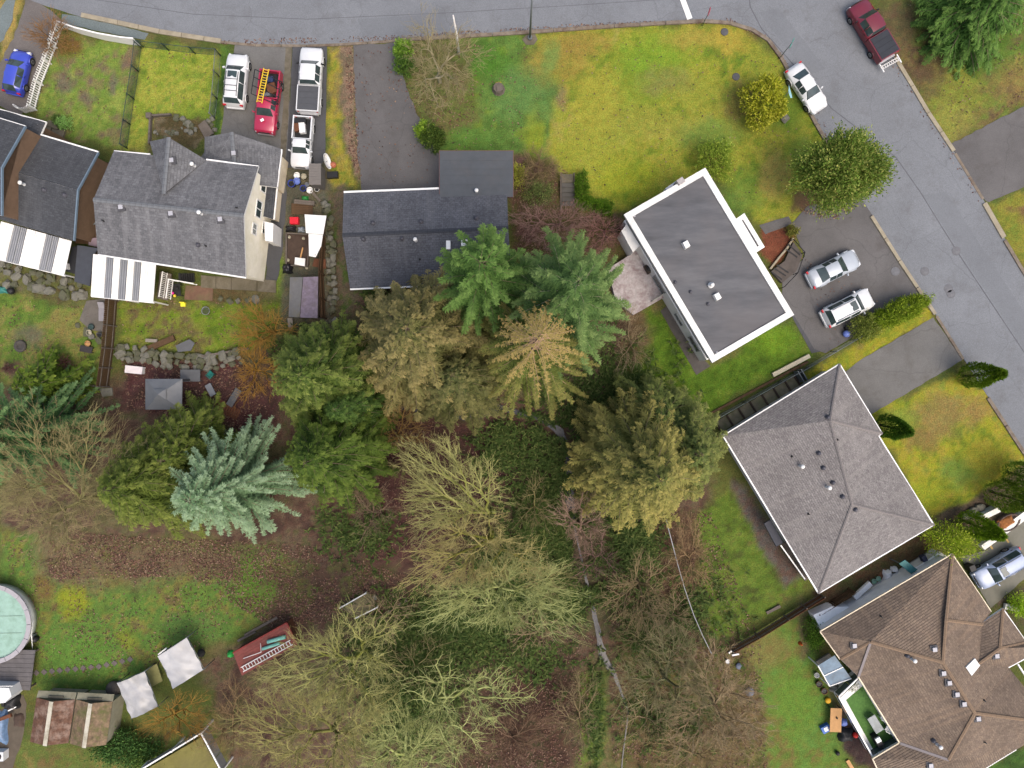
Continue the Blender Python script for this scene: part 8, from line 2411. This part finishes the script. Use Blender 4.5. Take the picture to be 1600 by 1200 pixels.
for p in ((50, 1020), (46, 1074), (4, 1072)):
    q = W(*p, .8); mb = MB(); mb.box((q.x, q.y, 0), (.12, .12, .8)); mb.part('post', M_WOOD_GREY, dk2)
# stepping stones
for i in range(13):
    x = 57 + i * 12.2; y = 1051 - i * 1.2 - (4 if i > 8 else 0) * (i - 8) * .4
    p = G(x, y); mb = MB(); mb.box((0, 0, 0), (.42, .42, .05), 0, .92)
    mb.single('stepping_stone', mat('stepping_stone', obs(126, 116, 112), .9, .18, 4), '%s stepping stone from the pool deck in the row across the lawn' % ('first', 'second', 'third', 'fourth', 'fifth', 'sixth', 'seventh', 'eighth', 'ninth', 'tenth', 'eleventh', 'twelfth', 'last')[i], 'stepping stone', 'stepping stones across the pool lawn', rotz=.78, at=p)
# rusty twin sheds
def barn_shed(label, x0, x1, xt0, xt1, y0, y1, mroof):
    """small gambrel shed: pixel bounds of eaves (z 2) and ridge (z 2.7)"""
    o = thing('garden_shed', label, 'shed', W((x0 + x1) / 2, (y0 + y1) / 2))
    zr, ze2 = 2.7, 2.15
    xm = (xt0 + xt1) / 2
    A, B, C, D = W(x0 + 10, y0, ze2), W(x1 + 10, y0 + 3, ze2), W(x1, y1, ze2), W(x0, y1 - 2, ze2)
    M0, M1 = (A + B) / 2 + Vector((0, 0, zr - ze2)), (C + D) / 2 + Vector((0, 0, zr - ze2))
    for P in ([A, M0, M1, D], [M0, B, C, M1]):
        n = 3
        for i in range(n):
            t0, t1 = i / n, (i + .985) / n
            mb = MB(); mb.prism([P[0].lerp(P[1], t0), P[0].lerp(P[1], t1), P[3].lerp(P[2], t1), P[3].lerp(P[2], t0)], dz=.05); mb.part('roof_panel', mroof, o)
    mb = MB(); mb.bar(M0 + Vector((0, 0, .05)), M1 + Vector((0, 0, .05)), .34, .05); mb.part('ridge_cap', mat('white_ridge', obs(222, 216, 196), .7, .15, 2, dirt=obs(150, 140, 110), dirt_amt=.8), o)
    w_ = [p.lerp((A + B + C + D) / 4, .05) for p in (A, B, C, D)]
    mb = MB(); mb.prism([Vector((p.x, p.y, ze2 - .05)) for p in w_], z0=0); mb.add([Vector((w_[0].x, w_[0].y, ze2 - .06)), Vector((w_[1].x, w_[1].y, ze2 - .06)), M0 - Vector((0, .1, .1))], [(0, 1, 2), (2, 1, 0)]); mb.part('wall', mat('pale_shed_wall', obs(168, 164, 140), .85, .15, 2, dirt=obs(128, 122, 92), dirt_amt=.6), o)
    # louvred front facing up the garden
    for i in range(4):
        mb = MB(); a = A.lerp(B, .3) + Vector((0, .12, .02 - .12 * i)); b = A.lerp(B, .7) + Vector((0, .12, .02 - .12 * i)); mb.bar(a, b, .2, .03); mb.part('louvre', mat('louvre', obs(112, 108, 94), .8, .15, 3), o)
    mb = MB(); a = A + Vector((0, .24, -.02)); b = B + Vector((0, .24, -.02)); mb.prism([A, B, B + Vector((0, .5, -.25)), A + Vector((0, .5, -.25))], dz=.04); mb.part('front_apron', MATS['pale_shed_wall'], o)
    return o
mrust = mat('rusty_roof', obs(112, 80, 62), .85, .5, 2.6, dirt=obs(178, 154, 138), dirt_amt=.85)
mrust2 = mat('mossy_rusty_roof', obs(138, 116, 92), .85, .5, 2.8, dirt=obs(102, 108, 54), dirt_amt=.95)
barn_shed('rust brown metal shed, left of the twin sheds', 47, 107, 55, 118, 1090, 1161, mrust)
barn_shed('mossy stained metal shed, right of the twin sheds', 109, 166, 116, 172, 1093, 1164, mrust2)
# white sheeted frames
def tarp_frame(label, poly, z, m, seed, sag=.12, under=None):
    o = thing('tarp_tent', label, 'tent', W(sum(p[0] for p in poly) / 4, sum(p[1] for p in poly) / 4))
    A, B, C, D = [W(*p, z) for p in poly]
    n = 18; V = []
    for j in range(n):
        for i in range(n):
            s, t = i / (n - 1), j / (n - 1)
            p = A.lerp(B, s).lerp(D.lerp(C, s), t)
            ridge = .35 * (1 - abs(s - .5) * 2)
            wr = .3 * (float(fbm(np.array([s * 3.0 + seed]), np.array([t * 3.0]), 1.3, 3, seed + 400)[0]) - .5) + .05 * math.sin((s * 1.6 - t) * 12 + seed + 2 * math.sin(t * 4))
            V.append(p + Vector((0, 0, ridge + wr - sag * math.sin(t * math.pi * 3) ** 2 * .3)) - o.location)
    F = [(j * n + i, j * n + i + 1, (j + 1) * n + i + 1, (j + 1) * n + i) for j in range(n - 1) for i in range(n - 1)]
    link_mesh('sheet', np_mesh('sheet', np.array([tuple(v) for v in V]), np.array(F), m, smooth=True), o)
    for p in (A, B, C, D):
        mb = MB(); mb.tube([(p.x, p.y, 0), (p.x, p.y, z)], .04, 6); mb.part('post', M_STEEL, o)
    for a, b in ((A, B), (B, C), (C, D), (D, A)):
        mb = MB(); mb.tube([a - Vector((0, 0, .1)), b - Vector((0, 0, .1))], .035, 6); mb.part('frame_bar', M_STEEL, o)
    return o
mt1 = mat('white_plastic_sheet', obs(218, 218, 218), .45, .08, 1.2, dirt=obs(196, 192, 186), dirt_amt=.5)
mt2 = mat('thin_plastic_sheet', obs(206, 206, 206), .4, .1, 1.2, dirt=obs(180, 178, 170), dirt_amt=.6)
tarp_frame('wrinkled white sheet tent, right and larger of the pair', [(247, 1025), (292, 996), (318, 1046), (270, 1076)], 2.2, mt1, 1)
tarp_frame('translucent white sheet tent, left of the pair with grid of battens', [(183, 1067), (226, 1049), (246, 1104), (205, 1123)], 1.9, mt2, 4, .2)
slab('cold_frame', 'clear cover over mossy ground between the two sheet tents', 'cold frame', [(227, 1048), (245, 1037), (254, 1064), (236, 1074)], .6, .04, mat('clear_cover', obs(150, 148, 96), .4, .2, 1.5))
ball('dark round composter left of the sheet tents', 182, 1073, .7, mat('dark_composter', obs(92, 86, 80), .8, .2, 3), 'composter', 'composter', 0, .6)
ball('dark wheel at the corner of the larger sheet tent', 317, 1018, .35, M_RUBBER, 'wheel', 'wheel', .1, .7)
board('white batten by the upper left of the larger tent', (252, 1020), (265, 1010), .2, .1, M_WHITE, .4)
# red roofed low shed with ladder and rolls
rs = thing('red_shed', 'low shed with faded red board roof', 'shed', W(413, 1015))
RP = [W(364, 1020, 1.7), W(448, 973, 1.7), W(465, 1008, 1.7), W(378, 1056, 1.7)]
for i in range(8):
    t0, t1 = i / 8, (i + .96) / 8
    mb = MB(); mb.prism([RP[0].lerp(RP[3], t0), RP[1].lerp(RP[2], t0), RP[1].lerp(RP[2], t1), RP[0].lerp(RP[3], t1)], dz=.05); mb.part('roof_board', mat('faded_red', obs(150, 82, 74), .85, .22, 2, dirt=obs(118, 84, 76), dirt_amt=.7), rs)
mb = MB(); mb.prism([p.lerp((RP[0] + RP[2]) / 2, .05) - Vector((0, 0, .06)) for p in RP], z0=gz(RP[0].x, RP[0].y)); mb.part('wall', M_WOOD_RED, rs)
for e0, e1 in ((RP[0], RP[1]), (RP[1], RP[2])):
    mb = MB(); mb.bar(e0 + Vector((0, 0, .05)), e1 + Vector((0, 0, .05)), .1, .14); mb.part('edge_board', mat('brick_red', obs(150, 58, 54), .8, .15, 2), rs)
ladder('ladder', 'white ladder lying along the faded red roof', W(378, 1046.5, 1.86), W(455, 1004, 1.86), .42, 17, M_WHITE)
for k, (a, b) in enumerate((((418, 1003), (446, 995)), ((410, 1014), (437, 1005)))):
    mb = MB(); mb.tube([W(*a, 1.86), W(*b, 1.86)], .17 if k == 0 else .14, 10); mb.single('foam_roll', mat('aqua_foam', obs(150, 222, 204), .7, .08, 3), 'aqua foam roll on the red roof, %s of the two' % ('fatter' if k == 0 else 'thinner'), 'roll')
mb = MB(); mb.tube([W(380, 1029, 1.85), W(408, 1019, 1.85), W(407, 1005, 1.9)], .03, 5); mb.single('cord', M_WHITE, 'thin white cord lying on the red roof', 'cord')
sack('bright green watering can by the red roofed shed', 361, 1021, .5, .6, .45, mat('leaf_green_plastic', obs(60, 190, 90), .5, .12, 3), 51, 'watering_can', 'can')
board('upper weathered plank above the red shed', (383, 992), (434, 964), .22, .1, M_WOOD_GREY)
board('lower weathered plank above the red shed', (372, 1001), (400, 986), .2, .1, M_WOOD_GREY)
# small footbridge with white rails
fb = thing('footbridge', 'short plank footbridge with white side rails', 'bridge', G(563, 945))
BP = [(532, 948), (574, 924), (592, 946), (556, 964)]
Z0 = .35
A, B, C, D = [W(*p, Z0) for p in BP]
for i in range(9):
    t0, t1 = i / 9, (i + .93) / 9
    mb = MB(); mb.prism([A.lerp(B, t0), A.lerp(B, t1), D.lerp(C, t1), D.lerp(C, t0)], dz=.06); mb.part('plank', mat('mossy_plank', obs(142, 132, 98), .9, .2, 2, dirt=obs(120, 116, 72), dirt_amt=.7), fb)
for a, b in ((A, B), (D, C)):
    mb = MB(); mb.bar(a + Vector((0, 0, .5)), b + Vector((0, 0, .5)), .09, .08); mb.part('rail', M_WHITE, fb)
    for t in (.04, .5, .96):
        p = a.lerp(b, t); mb = MB(); mb.box((p.x, p.y, Z0), (.07, .07, .44)); mb.part('post', M_WHITE, fb)
single_stone('white stone at the end of the footbridge', 586, 933, .5)
board('grey timber right of the footbridge', (592, 965), (636, 937), .2, .15, M_WOOD_GREY)
# white railing corner at the bottom
wr_ = thing('glass_fence', 'white framed fence corner with clear panels at the bottom edge', 'fence', W(310, 1150))
pts = [(218, 1204), (268, 1174), (314, 1146), (346, 1206)]
mfg = mat('frosted_panel', obs(170, 172, 172), .4, .12, 1.5)
zr = 2.4
for a, b in zip(pts, pts[1:]):
    A, B = W(*a, zr), W(*b, zr)
    mb = MB(); mb.bar(A, B, .12, .1); mb.part('top_rail', M_WHITE, wr_)
    n = 3
    for i in range(n):
        p, q = A.lerp(B, (i + .03) / n), A.lerp(B, (i + .97) / n)
        mb = MB(); p.z = q.z = zr - .12; mb.bar(p, q, .03, 1.1); mb.part('panel', mfg, wr_)
for a in pts:
    q = W(*a, zr); mb = MB(); mb.box((q.x, q.y, 0), (.14, .14, zr + .08)); mb.part('post', M_WHITE, wr_)
slab('roof_terrace', 'mossy flat terrace inside the white fence corner', 'terrace', [(222, 1206), (314, 1152), (344, 1206)], 1.3, .3, mat('mossy_terrace', obs(140, 134, 74), .95, .25, 1.5, dirt=obs(120, 112, 72), dirt_amt=.6))
# bottom-left corner: trailer and clutter
cr = thing('utility_trailer', 'white boxy trailer cut off by the left edge', 'trailer', W(0, 1092, 0))
mb = MB(); mb.prism([W(-40, 1073, 2.2), W(14, 1075, 2.2), W(18, 1088, 2.2), W(8, 1098, 2.2), W(-40, 1104, 2.2)], z0=.5); mb.part('box', P_WHITE, cr)
for y in (1080, 1098):
    p = W(8, y, .3); wh = MB(); wh.lathe((0, 0, 0), [(.2, -.1), (.33, -.1), (.33, .1), (.2, .1)], 14); me = wh.mesh('wheel', M_RUBBER); link_mesh('wheel', me, cr, (p.x - cr.location.x, p.y - cr.location.y, .33), (0, math.pi / 2, 0))
mb = MB(); mb.tube([W(-10, 1072, 2.3), W(20, 1072, 2.3)], .04, 5); mb.part('awning_bar', M_WHITE, cr)
sack('black tarpaulin heap beside the white trailer', 22, 1095, 1.2, 1.2, .7, M_BLACK, 61, 'tarp_bundle', 'tarp')
sack('blue and silver sheeting at the left edge below the trailer', 4, 1135, 1.0, 3.0, .6, mat('blue_silver_sheet', obs(120, 150, 186), .4, .35, 3), 62, 'tarp_bundle', 'tarp')
board('rust red beam lying by the trailer', (0, 1122), (24, 1113), .3, .2, M_WOOD_RED, .4)
board('white pipe by the trailer', (20, 1106), (32, 1100), .1, .1, M_WHITE, .5)
ac = thing('heat_pump', 'white heat pump unit in the bottom left corner', 'heat pump', G(6, 1176))
link_mesh('case', boxmesh('case', (.9, .8, .7), P_WHITE), ac)
mb = MB(); mb.lathe((0, 0, .7), [(.3, 0), (.3, .02), (.02, .03)], 14); link_mesh('fan_grille', mb.mesh('fan_grille', M_BLACK), ac)
sheet('side_paving', [(0, 1110), (36, 1085), (42, 1100), (36, 1150), (20, 1200), (0, 1200)], .015, mat('brown_paving', obs(108, 98, 84), .9, .2, 1.5), .08, 35)
sack('brown soil heap beside the trailer paving', 30, 1125, .9, 1.2, .25, MATS['brown_soil'], 63, 'soil_heap', 'soil')
